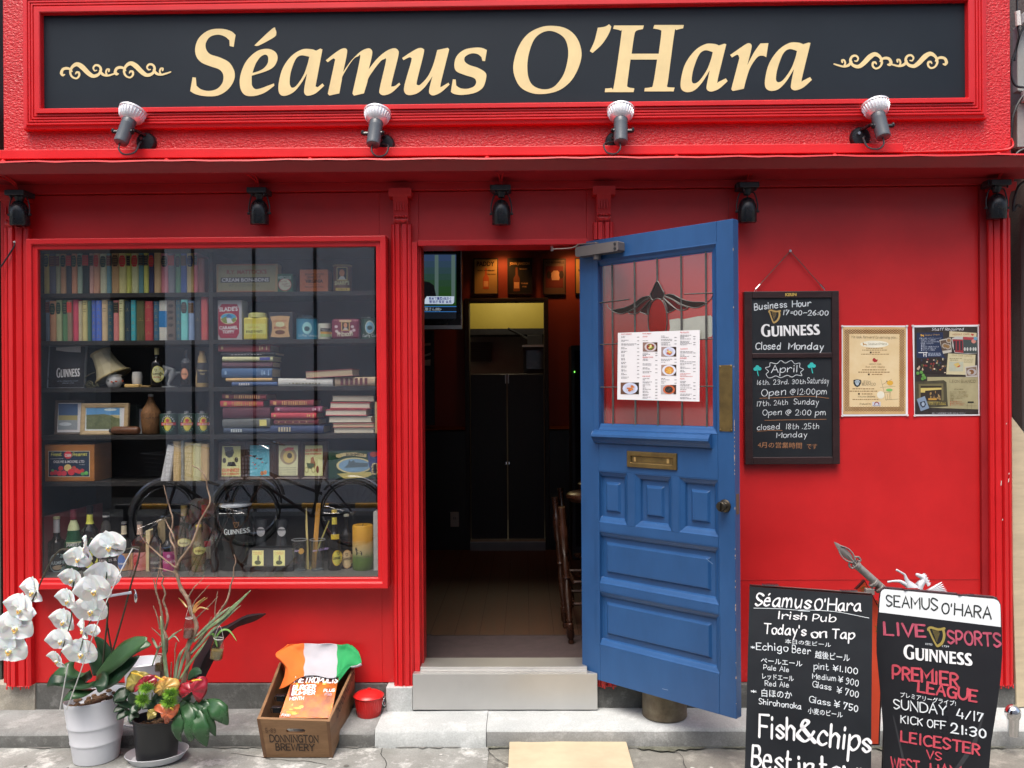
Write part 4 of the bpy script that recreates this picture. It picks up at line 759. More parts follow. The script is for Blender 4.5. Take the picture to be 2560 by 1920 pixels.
# ------------------------------------------------------------------ across the street (seen in the shop glass) and the neighbours
PANEL = mat('pale grey cladding', (.82, .85, .86), .6, var=.1, vs=1.5); t = thing('opposite_building', 'grey clad building across the street, reflected in the shop window', 'building', (0, -7, 0))
k = MB(); k.box(-4.58, 9, -7.4, -7.0, 0, 5.6, PANEL); k.box(-12, -5.48, -7.4, -7.0, 0, 5.6, mat('grey render', (.30, .31, .31), .7, vs=1)); k.box(-9, -3, -8.6, -8.5, 0, 6.6, mat('dark recess', (.03, .03, .03), .7)); k.build('wall', t)
k = MB()
for i in range(14): x = -4.22 + .78 * i; k.box(x - .02, x + .02, -6.999, -6.99, 0, 5.6, BLACKM)
k.build('panel_seams', t)
def bicycle(x, y, rot, label, first=[None]):
    if first[0] is not None: return dup(first[0], (x, y, 0), rot, label)
    t = thing('bicycle', label, 'bicycle', (x, y, 0), 'bicycles reflected in the shop window', rot); first[0] = t; TY = mat('tyre rubber', (.015, .015, .015), .7); FR = mat('black enamel frame', (.02, .02, .022), .25)
    for s in (-1, 1):
        c = Vector((s * .52, 0, .33)); k = MB(); k.tube([c + Vector((.32 * cos(a), 0, .32 * sin(a))) for a in [i * 2 * pi / 32 for i in range(32)]], .010, TY, seg=6, closed=True)
        k.tube([c + Vector((.295 * cos(a), 0, .295 * sin(a))) for a in [i * 2 * pi / 32 for i in range(32)]], .009, CHROME, seg=5, closed=True); wh = k.build('wheel', t, local=True); k = MB()
        for i in range(24): a = i * pi / 12; k.tube([c + Vector((0, .02 * (-1) ** i, 0)), c + Vector((.295 * cos(a), 0, .295 * sin(a)))], .0012, CHROME, seg=3)
        k.tube([c + Vector((0, -.04, 0)), c + Vector((0, .04, 0))], .02, CHROME, seg=8); k.build('spokes', wh, local=True)
        k = MB(); k.tube([c + Vector((.36 * cos(a), 0, .36 * sin(a))) for a in [radians(10 + i * 8) if s > 0 else radians(40 + i * 8) for i in range(17)]], .025, mat('steel mudguard', (.6, .61, .63), .2, metal=.9), seg=6, flat=.5); k.build('mudguard', t, local=True)
    k = MB()
    for a, b, r in (((-.52, 0, .33), (-.12, 0, .30), .012), ((-.12, 0, .30), (.36, 0, .62), .016), ((-.12, 0, .30), (-.24, 0, .78), .015), ((-.52, 0, .33), (-.22, 0, .70), .010), ((-.22, 0, .52), (.34, 0, .74), .015), ((.52, 0, .33), (.32, 0, .88), .014), ((-.24, 0, .78), (-.26, 0, .86), .013)): k.tube([a, b], r, FR, seg=8)
    k.build('frame', t, local=True)
    k = MB(); k.tube(crom([(.22, -.28, .98), (.34, -.20, 1.02), (.33, 0, .98), (.34, .20, 1.02), (.22, .28, .98)], 5), .011, CHROME, seg=8); k.tube([(.32, 0, .88), (.33, 0, .98)], .012, CHROME); k.build('handlebar', t, local=True)
    k = MB(); k.ball((-.28, 0, .89), (.14, .09, .04), TY); k.build('saddle', t, local=True)
    k = MB(); BK = mat('black wire basket', (.015, .015, .017), .5)
    for i in range(7):
        z = .70 + i * .04; a = .11 + i * .006; k.tube([(.50 + u * a, v * (a + .05), z) for u, v in ((-1, -1), (1, -1), (1, 1), (-1, 1))], .003 if i < 6 else .006, BK, seg=4, closed=True)
    for i in range(10):
        for u in (-1, 1): k.tube([(.5 + u * .11, -.16 + i * .0355, .70), (.5 + u * .146, -.196 + i * .0435, .94)], .0025, BK, seg=4); k.tube([(.39 + i * .0245, u * .16, .70), (.354 + i * .0325, u * .196, .94)], .0025, BK, seg=4)
    k.build('basket', t, local=True); return t
bicycle(-2.22, -4.55, pi, 'black bicycle with a wire basket reflected in the right half of the shop window'); bicycle(-3.15, -4.75, 2.2, 'black bicycle turned towards the shop, reflected left of the other one')
t = thing('barrier_rail', 'yellow and black striped low rail reflected in the shop window', 'barrier', (-2.5, -5.1, 0)); k = MB()
for i in range(14): k.tube([(-4.3 + i * .28, -5.1, .33), (-4.02 + i * .28, -5.1, .33)], .03, mat('rail yellow', (.75, .38, .02), .4) if i % 2 else BLACKM, seg=10)
k.build('rail', t)
for x in (-4.2, -.5): k = MB(); k.tube([(x, -5.1, 0), (x, -5.1, .33)], .03, BLACKM); k.build('post', t)
t = thing('neighbour_wall', 'grey concrete neighbour wall at the right edge with electric meters', 'wall', (2.4, .1, 0)); k = MB(); k.box(2.31, 9, .06, .3, 0, 8, C_WALL); k.box(2.20, 2.309, .25, .5, 0, 8, BLACKM); k.build('wall', t)
k = MB(); k.box(2.285, 2.345, .03, .0595, 0, 2.30, mat('grey door frame', (.20, .22, .22), .5)); k.box(2.3455, 3.2, .045, .0595, 0, 2.2, mat('pale grey shutter', (.33, .36, .36), .5)); k.build('door_frame', t)
t = thing('neighbour_building', 'dark green grey building at the left edge of the pub', 'building', (-3, .1, 0)); k = MB(); k.box(-9, -2.46, .05, .4, .0, 8, mat('dark green render', (.045, .06, .05), .7, vs=2)); k.build('wall', t)
def meter(F, label, h=.2):
    p = W('R4', *F, .05); t = thing('electric_meter', label, 'electric meter', (p.x, .06, p.z), 'electric meters on the neighbour wall'); k = MB(); GB = mat('grey meter plastic', (.33, .35, .34), .5, var=.2)
    k.box(p.x - .035, p.x + .12, .02, .0595, p.z - h * .5, p.z + h * .5, GB); k.build('base', t, bev=.004); k = MB(); k.lathe([(.055, 0), (.055, .07), (.045, .085), (.001, .087)], mat('meter glass', (.22, .24, .24), .15), M=Matrix.Translation((p.x + .07, .02, p.z + .02)) @ Matrix.Rotation(radians(90), 4, 'X'), seg=18); k.build('dial', t)
    k = MB(); k.box(p.x - .02, p.x + .1, -.03, .0195, p.z + h * .5, p.z + h * .5 + .05, mat('white meter cap', (.7, .7, .68), .4)); k.build('cap', t, bev=.004)
meter((1640, 420), 'upper grey electric meter on the neighbour wall', .3); meter((1640, 880), 'lower grey electric meter on the neighbour wall', .2)
t = thing('cable_bundle', 'loose black cables hanging beside the meters at the top right', 'cable', (2.3, .05, 2.6))
for pts in ([(1610, 0), (1612, 100), (1618, 190), (1625, 250), (1600, 350), (1575, 430), (1572, 520), (1600, 590), (1659, 605)], [(1659, 180), (1625, 260), (1605, 340), (1595, 420)], [(1659, 650), (1610, 730), (1580, 820), (1575, 900), (1570, 980)], [(1590, 1085), (1620, 1050), (1659, 1030)], [(1659, 1255), (1620, 1290), (1590, 1380), (1585, 1460), (1610, 1420), (1640, 1430)]):
    k = MB(); k.tube(crom([W('R4', x, y, .0) for x, y in pts], 4), .0055, BLACKM, seg=6); k.build('cable', t)
k = MB(); k.tube([W('R4', 1612, 80, .0), W('R4', 1620, 180, .0)], .012, mat('white ceramic', (.75, .75, .73), .25), seg=8); k.build('insulator', t)
k = MB(); BD = mat('pale plywood', (.52, .44, .30), .65, var=.15, vs=6, stretch=(1, 1, 6)); P_ = [W('C4', 288, 1245, .03), W('C4', 352, 1420, .03)]
k.hexa([(2.197, -.04, .088), (2.62, .0, .088), (2.62, .02, .088), (2.197, -.02, .088), (2.192, .015, 1.42), (2.62, .02, .86), (2.62, .036, .86), (2.192, .031, 1.42)], BD); tag(k.build('plywood_board', bev=.002), 'pale plywood board leaning against the wall at the right edge', 'board')
# ------------------------------------------------------------------ display cabinet behind the shop glass
ZS = [1.991, 1.770, 1.551, 1.330, 1.114, .690]        # tops of the shelves
cab = thing('display_cabinet', 'black display shelving with five boards behind the shop window glass', 'shelves', (-1.43, .03, .69))
k = MB(); k.box(-2.285, -.667, .285, .304, .672, 2.2, BACK); k.build('back_panel', cab)
for x0, x1, y0 in ((-2.285, -2.2575, .0), (-.6715, -.667, -.057)): k = MB(); k.box(x0, x1, y0, .284, .6905, 2.199, BACK); k.build('side_panel', cab)
k = MB(); k.box(-2.2035, -.672, -.057, 0, 2.178, 2.199, BACK); k.box(-2.257, -.672, .0005, .284, 2.178, 2.199, BACK); k.build('top_panel', cab)
k = MB(); k.box(-2.2035, -.672, -.057, -.0005, .672, .69, mat('grey sill board', (.12, .12, .115), .5)); k.box(-2.285, -.672, .0, .284, .672, .69, mat('grey sill board', (.12, .12, .115), .5)); k.build('base_panel', cab)
k = MB(); k.box(-1.466, -1.447, .031, .283, .691, 2.179, BACK); k.build('divider', cab)
for z in ZS[:5]:
    for a, b in ((-2.257, -1.4665), (-1.4465, -.672)): k = MB(); k.box(a, b, .029, .283, z - .0205, z, BACK); k.build('shelf', cab, bev=.001)
NAMES = {}
def uniq(label):
    NAMES[label] = NAMES.get(label, 0) + 1; assert NAMES[label] == 1, label
    return label
def ext(r, x0, y0, x1, y1, Y): a = W(r, x0, y1, Y); b = W(r, x1, y0, Y); return a.x, b.x, a.z, b.z
def cloth(hexc, k=2.0):
    c_ = lin(hexc); l_ = sum(c_) / 3
    return mat('cloth ' + hexc, tuple(min(.8, (c * .82 + l_ * .18) * k) for c in c_), .75, var=.16, vs=18, bump=.25, bs=300, bdist=.0006)
GILT = mat('gilt', (.55, .40, .16), .45, metal=.3); PAGES = mat('old pages', (.66, .54, .36), .85, var=.2, vs=4, stretch=(1, 1, 90)); PAGEW = mat('pale pages', (.80, .74, .60), .85, var=.15, vs=4, stretch=(1, 1, 90))
def I(c): return mat('win ink ' + c, tuple(min(.85, x * 1.8) for x in lin(c)), .7, var=.08, vs=40)
LABC = dict(green='#1c3a30', maroon='#5a2a2c', red='#b02a2c', black='#181a1c', brown='#4a3424', navy='#26345c', dark='#2a2c34', oval='#333')
rb = random.Random(21)
def book(x0, x1, yt, z, hexc, word, lab, where):
    """an upright book seen by its spine: boards, page block, printed label"""
    a, b, _, zt = ext('R5', x0, yt, x1, yt, .045); z += .0004; a += .0004; b -= .0004; Y = .045 + rb.uniform(-.004, .006); D = .16
    t = thing('book', uniq(where), 'book', ((a + b) / 2, Y, z), 'books standing on the shelves'); c = cloth(hexc); k = MB(); w_ = b - a; y1 = Y + .006
    pts = [(a, y1), (a + w_ * .12, Y + .002), (a + w_ * .3, Y), (b - w_ * .3, Y), (b - w_ * .12, Y + .002), (b, y1), (b, Y + D), (a, Y + D)]; k.prism(pts, z, zt, c, axis='z'); k.build('cover', t, bev=.0008, seg=1)
    pl = plane((0, Y, z), (0, -1, 0)); h = zt - z; k = MB()
    if lab:
        kind, col = lab[:2]; xm = (a + b) / 2
        def rr(xa, xb, za, zb, m, o): k.add([(xa, Y - o, za), (xb, Y - o, za), (xb, Y - o, zb), (xa, Y - o, zb)], [(0, 1, 2, 3)], m)
        if kind == 'o':       # upright rounded label with gilt lines
            m = I(LABC[col]); hw = w_ * .44; z0, z1 = zt - h * .34, zt - h * .06; n = 18
            k.add([(xm + hw * cos(2 * pi * i / n), Y - .0006, (z0 + z1) / 2 + max(-1, min(1, 1.25 * sin(2 * pi * i / n))) * (z1 - z0) / 2) for i in range(n)], [tuple(range(n))], m)
            for q in (.2, .42, .58, .8): rr(xm - hw * .6, xm + hw * .6, z0 + (z1 - z0) * q - .0008, z0 + (z1 - z0) * q + .0008, GILT, .0009)
        elif kind == 'r':
            m = I(LABC[col]); z0, z1 = zt - h * .31, zt - h * .05; rr(a + .001, b - .001, z0, z1, m, .0006)
            for q in (.06, .3, .5, .72, .94): rr(a + w_ * .2, b - w_ * .2, z0 + (z1 - z0) * q - .0006, z0 + (z1 - z0) * q + .0009, GILT, .0009)
        elif kind == 'g':     # gilt bands and tooling
            for i in range(int(col)): q = (i + .5) / int(col); rr(a + w_ * .18, b - w_ * .18, z + h * q - .0006, z + h * q + .0006, GILT, .0006); rr(xm - .002, xm + .002, z + h * q + .006, z + h * q + .010, GILT, .0006)
        elif kind == 'l':
            for q in (.72, .78, .9, .94): rr(a + w_ * .2, b - w_ * .2, z + h * q - .001, z + h * q + .001, I('#3a2c1c'), .0006)
        elif kind == 'b': rr(a + .0005, b - .0005, z + h * .33, z + h * .74, I('#2c6a9c'), .0006)
        elif kind == 'p':
            for q in (.12, .38, .55, .7, .86): k.add([(xm + w_ * .32 * cos(i * pi / 5), Y - .0006, z + h * q + .008 * sin(i * pi / 5)) for i in range(10)], [tuple(range(10))], I('#20180f'))
        k.build('spine_label', t)
E1 = [187,240,305,350,408,465,520,575,640,685,742,808,860,935,1008,1050,1120,1175,1225,1283,1350,1420,1485,1540,1600,1670,1712,1775]
B1 = [('d99a3c','orange tan','o','green'),('565a66','slate','r','maroon'),('8a8a68','olive grey','r','maroon'),('a67b52','brown','o','green'),('3a3d42','charcoal','r','red'),('b0734c','light brown','o','green'),('7f927a','sage','o','green'),('1f2c2c','dark green','r','red'),('e07a68','salmon','r','black'),('c47a58','terracotta','o','red'),('d8c080','cream','o','green'),('4c7a80','teal','r','maroon'),('a38050','khaki brown','o','brown'),('e0a25c','apricot','o','red'),('d8b030','golden yellow','r','black'),('e8b070','peach','o','red'),('4c7a7c','blue green','r','dark'),('e0d020','bright yellow','r','black'),('2a3050','navy','o','red'),('b09060','tan','',''),('d06068','rose','o','dark'),('6c6c70','grey','r','red'),('4f7f5c','mid green','o','dark'),('2f4f8f','blue','r','brown'),('c0985c','buff','o','navy'),('e04850','scarlet','r','dark'),('8a4a44','dull maroon','','')]
for i, (c, wd_, kd, lc) in enumerate(B1):
    s = {'o': ' with %s oval label' % lc, 'r': ' with %s square label' % lc, '': ' without label'}[kd]
    nb = ' at left end of top shelf' if i == 0 else (', top shelf, right of the %s one' % B1[i - 1][1])
    book(E1[i], E1[i + 1], 205 + (10 if wd_ in ('slate', 'olive grey', 'dull maroon') else rb.uniform(-2, 8)) + (40 if i == 26 else 0), ZS[0], c, wd_, (kd, lc) if kd else None, wd_ + ' book' + s + nb)
E2 = [200,247,310,365,425,475,530,570,622,660,708,762,822,878,935,985,1047,1098,1187,1268,1325,1407,1490,1547,1615,1675,1745,1812]
B2 = [('5c6e7c','slate blue','r','maroon'),('c47c50','rust tan','o','green'),('9aa070','pale olive','o','green'),('4c7a50','leaf green','o','green'),('7c6450','umber','r','red'),('b02848','crimson','',''),('a89c78','beige','g','4'),('b8a060','mustard','l',''),('2f5c4c','bottle green','',''),('2c50a0','royal blue','g','6'),('2c58b0','bright blue','g','6'),('c09468','fawn','l',''),('1c4450','petrol','g','6'),('dc5c58','coral','r','black'),('e0b070','sand','l',''),('1c3440','ink blue','g','2'),('109098','turquoise','g','6'),('4c4c28','moss brown','g','1'),('982c30','brick red','g','3'),('2c5870','steel blue','g','6'),('d8cc98','ivory','b',''),('5c4c40','patterned brown','p',''),('24505c','dark teal','g','6'),('50c0a8','mint','o','dark'),('7088a8','grey blue','r','brown'),('2c3038','black','g','1'),('b03038','red','g','12')]
for i, (c, wd_, kd, lc) in enumerate(B2):
    s = {'o': ' with %s oval label' % lc, 'r': ' with %s square label' % lc, 'g': ' with gilt bands', 'l': ' with dark title lines', 'b': ' with broad blue band', 'p': ' with round dark motifs', '': ' with plain spine'}[kd]
    nb = ' at left end of second shelf' if i == 0 else (', second shelf, right of the %s one' % B2[i - 1][1])
    book(E2[i], E2[i + 1], 670 + rb.uniform(-5, 12) - (25 if i == 26 else 0), ZS[1], c, wd_, (kd, lc) if kd else None, wd_ + ' book' + s + nb)
# lying books -------------------------------------------------------------
def flatbook(r, x0, y0, x1, y1, hexc, label, pages=False, tilt=0., deco=None, D=.15, Y=.05):
    a, b, z0, z1 = ext(r, x0, y0, x1, y1, Y); z0 += .0006; z1 -= .0004; h = z1 - z0; y = Y + rb.uniform(-.006, .008); t = thing('book', uniq(label), 'book', ((a + b) / 2, y, z0), 'books lying in stacks')
    M = Matrix.Translation(((a + b) / 2, y, z0)) @ Matrix.Rotation(tilt, 4, 'Y') @ Matrix.Rotation(rb.uniform(-.03, .03), 4, 'Z') @ Matrix.Translation((-(a + b) / 2, -y, -z0)); c = cloth(hexc); k = MB(); th = min(.003, h * .16)
    if pages:
        k.box(a, b, y - .003, y + D, z0, z0 + th, c, M); k.box(a, b, y - .003, y + D, z1 - th, z1, c, M); k.build('cover', t, bev=.0006, seg=1); k = MB(); k.box(a + .002, b - .004, y, y + D - .002, z0 + th + .0001, z1 - th - .0001, PAGEW if pages == 2 else PAGES, M); k.build('page_block', t)
    else:
        k.prism([(y + .004, z0), (y, z0 + h * .25), (y - .001, z0 + h * .5), (y, z0 + h * .75), (y + .004, z1), (y + D, z1), (y + D, z1 - th), (y + .01, z1 - th), (y + .01, z0 + th), (y + D, z0 + th), (y + D, z0)], a, b, c, M=M, axis='x'); k.build('cover', t, bev=.0006, seg=1); k = MB(); k.box(a + .002, b - .002, y + .0105, y + D - .004, z0 + th + .0002, z1 - th - .0002, PAGES, M); k.build('page_block', t)
    if deco:
        k = MB(); kind, col = deco; m = I(col)
        def rr(u0, u1, v0, v1): k.add([M @ Vector((a + (b - a) * u, y - .0036 if pages else y - .0016, z0 + h * v)) for u, v in ((u0, v0), (u1, v0), (u1, v1), (u0, v1))], [(0, 1, 2, 3)], m)
        if kind == 'ends': rr(.06, .1, .3, .7); rr(.8, .82, .2, .8); rr(.84, .87, .3, .7); rr(.93, .95, .2, .8)
        if kind == 'stripes':
            for q in range(6): rr(.14 + q * .12, .21 + q * .12, .1, .9)
        if kind == 'title':
            for q in range(12): rr(.28 + q * .05, .28 + q * .05 + rb.uniform(.012, .034), .15, .85)
            rr(.08, .15, .2, .8)
        if kind == 'small':
            for q in range(10): rr(.2 + q * .06, .2 + q * .06 + rb.uniform(.02, .045), .25, .42)
        if kind == 'oval': rr(.74, .95, .15, .85)
        if kind == 'block': rr(.78, .93, .12, .85)
        if kind == 'panel':
            rr(.04, .9, .16, .2); rr(.04, .9, .8, .84)
            for q in (.1, .25, .42, .56, .72): rr(q, q + .03, .4, .6)
        if kind == 'text':
            for q in range(5): rr(.16 + q * .05, .16 + q * .05 + .03, .2, .8)
        k.build('spine_label', t)
for a in ((180,1108,690,1184,'8a3038','red book with gilt ends on top of the third shelf stack',0,.01,('ends','#c8a878')),(205,1186,740,1226,'1c1e22','thin black book under the red top one, third shelf right',0,-.004,('small','#a8a8a8')),(225,1229,718,1277,'c8b078','cream book with blue oval label, third shelf stack',0,0,('oval','#3a3c7c')),(218,1279,708,1341,'5c3c48','mauve book above the wide blue one, third shelf stack',0,0,None),(212,1343,705,1438,'2c5078','thick blue book in the third shelf stack',0,.006,('ends','#8098b0')),(255,1440,708,1478,'b08c50','thin tan book under the thick blue one, third shelf',0,0,None),(315,1480,762,1524,'34507c','slim blue book at the bottom of the third shelf stack',0,0,('text','#b8c0c8')),
 (775,1444,1310,1524,'c8c0a0','cream spine book with faint title, middle of the third shelf',0,.012,('small','#6c6850')),(1330,1432,1725,1520,'a89070','buff book with dark red bars at the right of the third shelf',0,-.01,('stripes','#5c2c34')),(1045,1362,1515,1436,'8c3c40','red covered book with pages facing out, tilted on the cream one',1,-.05,None)):
    flatbook('R6', a[0], a[1], a[2], a[3], a[4], a[5], a[6], a[7], a[8])
for a in ((178,80,530,123,'6c1c24','maroon book with gilt title, top of left stack on the fourth shelf',0,.02,('title','#b89860')),(160,131,500,183,'a81c34','crimson book with gilt title, second in the fourth shelf left stack',0,0,('title','#a88848')),(180,186,556,273,'4c1c2c','thick wine coloured book in the fourth shelf left stack',0,0,None),(183,276,562,347,'4c5050','grey book with gilt square, fourth shelf left stack',0,-.02,('block','#c8b068')),(190,349,560,395,'2c3c54','navy book at the bottom of the fourth shelf left stack',0,.006,('text','#a8b0b0')),
 (558,127,905,176,'7c1c28','dark red book with gilt title, top of the fourth shelf middle stack',0,0,('title','#b08c58')),(595,178,970,226,'7c2c4c','plum book in the fourth shelf middle stack',0,0,('ends','#c8a0a8')),(568,228,926,276,'a82434','bright red book in the fourth shelf middle stack',0,.006,('ends','#d0a060')),(582,279,942,328,'5c1c28','oxblood book with framed spine, fourth shelf middle stack',0,0,('panel','#b09068')),(560,330,985,394,'243458','wide navy book at the bottom of the fourth shelf middle stack',0,.004,('text','#a8a088')),
 (1054,93,1388,140,'b09c80','buff book with pages facing, top of the fourth shelf right stack',2,.01,None),(1038,146,1358,198,'b02c38','red covered book with pages facing, second in the right stack',2,.01,None),(1003,202,1332,254,'c83040','red covered book jutting left with white pages, right stack',2,.006,None),(1028,259,1370,307,'c8b898','beige book with worn pages facing, right stack',2,0,None),(1060,310,1390,348,'a85c54','thin pinkish book with pages facing, right stack',1,0,None),(1068,350,1392,394,'7c7464','grey buff book at the bottom of the fourth shelf right stack',2,0,None)):
    flatbook('R8', a[0], a[1], a[2], a[3], a[4], a[5], a[6], a[7], a[8])
# things on the shelves -----------------------------------------------------
def boxy(name, label, cat, r, x0, y0, x1, y1, col, Y=.06, D=.08, part='case', bev=.003, group=None, z=None, rough=.5):
    a, b, z0, z1 = ext(r, x0, y0, x1, y1, Y)
    if z is not None: z0 = z + .0005
    t = thing(name, uniq(label), cat, ((a + b) / 2, Y, z0), group); k = MB(); m = col if not isinstance(col, str) else mat('print ' + col, tuple(min(.85, c * 1.7) for c in lin(col)), rough, var=.12, vs=14); k.box(a, b, Y, Y + D, z0, z1, m); k.build(part, t, bev=bev)
    return t, plane((0, Y, z0), (0, -1, 0)), (a, b, z0, z1)
class Wrapped(MB):          # prints wrapped on a round thing
    def wrap(s, cx, cy, r):
        for v in s.v: dx = max(-r * .98, min(r * .98, v.x - cx)); o = (cy - r) - v.y; v.y = cy - math.sqrt((r) ** 2 - dx * dx) - max(o, .0004)
        return s
    def cell(s, pl, r, x0, y0, x1, y1, m, off=.0006, n=10):
        for i in range(n): rect(s, pl, r, x0 + (x1 - x0) * i / n, y0, x0 + (x1 - x0) * (i + 1) / n, y1, m, off)
    def disc(s, pl, r, cx, cy, rx, ry, m, off=.0008, n=22):
        for q in range(3):
            f0, f1 = q / 3, (q + 1) / 3
            for i in range(n):
                a, b = 2 * pi * i / n, 2 * pi * (i + 1) / n; patch(s, pl, r, [(cx + rx * f1 * cos(a), cy + ry * f1 * sin(a)), (cx + rx * f1 * cos(b), cy + ry * f1 * sin(b))] + ([(cx + rx * f0 * cos(b), cy + ry * f0 * sin(b)), (cx + rx * f0 * cos(a), cy + ry * f0 * sin(a))] if q else [(cx, cy)]), m, off)
def roundy(name, label, cat, r, cx, z, prof, parts, Yc=.10, group=None, seg=24, sx=1., sy=1.):
    """a turned thing: prof = [(half width, y)] in crop pixels from bottom to top; parts = [(name, first, last, material)]"""
    base = W(r, cx, prof[0][1], Yc); s = REG[r][2] * (Yc - CAM.y) / FPX; z += .0005
    t = thing(name, uniq(label), cat, (base.x, Yc, z), group); P = [(max(w * s, 1e-4), z + (prof[0][1] - y) * s) for w, y in prof]
    for nm, i, j, m in parts: k = MB(); k.lathe(P[i:j + 1], m, M=Matrix.Translation((base.x, Yc, 0)), seg=seg, sx=sx, sy=sy); k.build(nm, t, sharp=50)
    return t, base.x, Yc, s, P
def pr_(c, g=1.95, rough=.45): return mat('print ' + c, tuple(min(.85, x * g) for x in lin(c)), rough, var=.12, vs=14)
# top right shelf: old tins and boxes
t, pl, e = boxy('confectionery_box', 'large faded box lid reading CREAM BON BONS', 'box', 'R6', 160, 312, 770, 597, '#a08860', z=ZS[0], D=.06)
k = MB(); patch(k, pl, 'R6', [(185, 335), (750, 330), (740, 575), (180, 580)], I('#8c8868'), .0006); patch(k, pl, 'R6', [(205, 450), (690, 445), (688, 497), (203, 502)], I('#4c4c4c'), .0010); line(k, pl, 'R6', 215, 492, 680, 488, 36, 'CREAM BON-BONS', I('#c8c8b8'), 'type', off=.0014, bold=.03)
line(k, pl, 'R6', 265, 415, 660, 410, 40, "R.Y. MATTOCK'S", I('#8c4a40'), 'type', off=.0014, bold=.03); line(k, pl, 'R6', 285, 540, 580, 538, 26, 'AT 2 OZS PER 1d', I('#5c5c50'), 'type', off=.0014)
for y in (322, 588): rect(k, pl, 'R6', 200, y - 4, 735, y + 4, I('#985c44'), .0012)
k.build('print', t)
t, pl, e = boxy('tea_tin', 'small green tin with round white label beside the bon bons box', 'tin', 'R6', 762, 412, 915, 597, '#2c5c44', z=ZS[0], D=.06); k = MB(); oval(k, pl, 'R6', 838, 520, 66, 62, I('#a83c34'), .0006); oval(k, pl, 'R6', 838, 520, 60, 56, I('#c8c4a0'), .001); line(k, pl, 'R6', 772, 465, 900, 465, 32, 'HERCULES', I('#a8c0b0'), 'type', off=.001, bold=.02)
for q in range(3): line(k, pl, 'R6', 790 + 20 * q, 500 + 22 * q, 855 + 18 * q, 492 + 22 * q, 15, ['The Old', 'Strongest', 'Teas'][q], I('#8c3c34'), 'type', off=.0014)
line(k, pl, 'R6', 820, 594, 862, 594, 13, 'TEA', I('#c8b868'), 'type', off=.0014); k.build('print', t)
t, pl, e = boxy('tobacco_box', 'orange box printed GRAND CUT VIRGINIA', 'box', 'R6', 985, 368, 1262, 597, '#b06438', z=ZS[0], D=.09); k = MB(); D_ = I('#3c2418')
line(k, pl, 'R6', 1040, 430, 1225, 425, 22, 'BENJAMIN & SONS', D_, 'type', off=.001); line(k, pl, 'R6', 1055, 460, 1190, 458, 26, 'GRAND CUT', D_, 'type', off=.001, bold=.02); line(k, pl, 'R6', 1040, 503, 1215, 500, 34, 'VIRGINIA', D_, 'type', off=.001, bold=.04); line(k, pl, 'R6', 1075, 525, 1180, 524, 9, 'MANUFACTURED BY', D_, 'type', off=.001); line(k, pl, 'R6', 1040, 552, 1218, 550, 18, 'PHILLIPS BRISTOL', D_, 'type', off=.001); k.build('print', t)
t, cx, Yc, s, P = roundy('toffee_tin', 'tall brown oval tin with a framed portrait on the top right shelf', 'tin', 'R6', 1408, ZS[0], [(95, 590), (95, 575), (92, 572), (92, 335), (97, 332), (97, 318), (80, 314), (0, 312)], [('tin', 0, 3, pr_('#5c3c2c')), ('lid', 3, 7, pr_('#8c7850'))], sy=.7)
k = Wrapped(); pl = plane((0, Yc - 92 * s * .7, 2), (0, -1, 0)); rect(k, pl, 'R6', 1350, 345, 1455, 478, I('#b8a868'), .0006); rect(k, pl, 'R6', 1357, 352, 1448, 470, I('#20201c'), .001); oval(k, pl, 'R6', 1402, 405, 26, 36, I('#b07850'), .0014); patch(k, pl, 'R6', [(1365, 470), (1385, 438), (1420, 438), (1440, 470)], I('#c8c0b0'), .0016); line(k, pl, 'R6', 1330, 525, 1475, 520, 40, "SHARP'S", I('#c8b888'), 'type', off=.0016, bold=.03); rect(k, pl, 'R6', 1340, 552, 1480, 580, I('#b8a048'), .001); line(k, pl, 'R6', 1370, 575, 1450, 575, 18, '1911', I('#3c3020'), 'type', off=.0014); k.build('print', t)
# second right shelf
t, pl, e = boxy('toffee_tin', 'tall red and white tin reading CARAMEL TOFFY', 'tin', 'R6', 175, 672, 412, 1062, '#9c9c9c', z=ZS[1], D=.09); k = MB(); patch(k, pl, 'R6', [(180, 760), (215, 712), (365, 712), (386, 760), (386, 1000), (360, 1048), (205, 1048), (180, 1010)], I('#8c2038'), .0006); W_ = I('#d8d8d0')
line(k, pl, 'R6', 190, 785, 375, 775, 40, "SLADE'S", W_, 'type', off=.001, bold=.04); line(k, pl, 'R6', 190, 962, 375, 958, 32, 'CARAMEL', W_, 'type', off=.001, bold=.04); line(k, pl, 'R6', 222, 1002, 342, 1000, 32, 'TOFFY', W_, 'type', off=.001, bold=.04); oval(k, pl, 'R6', 283, 855, 82, 56, I('#b8b088'), .0008); oval(k, pl, 'R6', 283, 840, 74, 36, I('#3c8cac'), .0012); patch(k, pl, 'R6', [(245, 845), (285, 805), (325, 845)], I('#3c5c8c'), .0014); patch(k, pl, 'R6', [(205, 860), (255, 835), (300, 870), (350, 840), (362, 875), (300, 905), (235, 898)], I('#6c7c3c'), .0016); patch(k, pl, 'R6', [(262, 850), (300, 850), (330, 898), (270, 900)], I('#b8ccd0'), .0018); k.build('print', t)
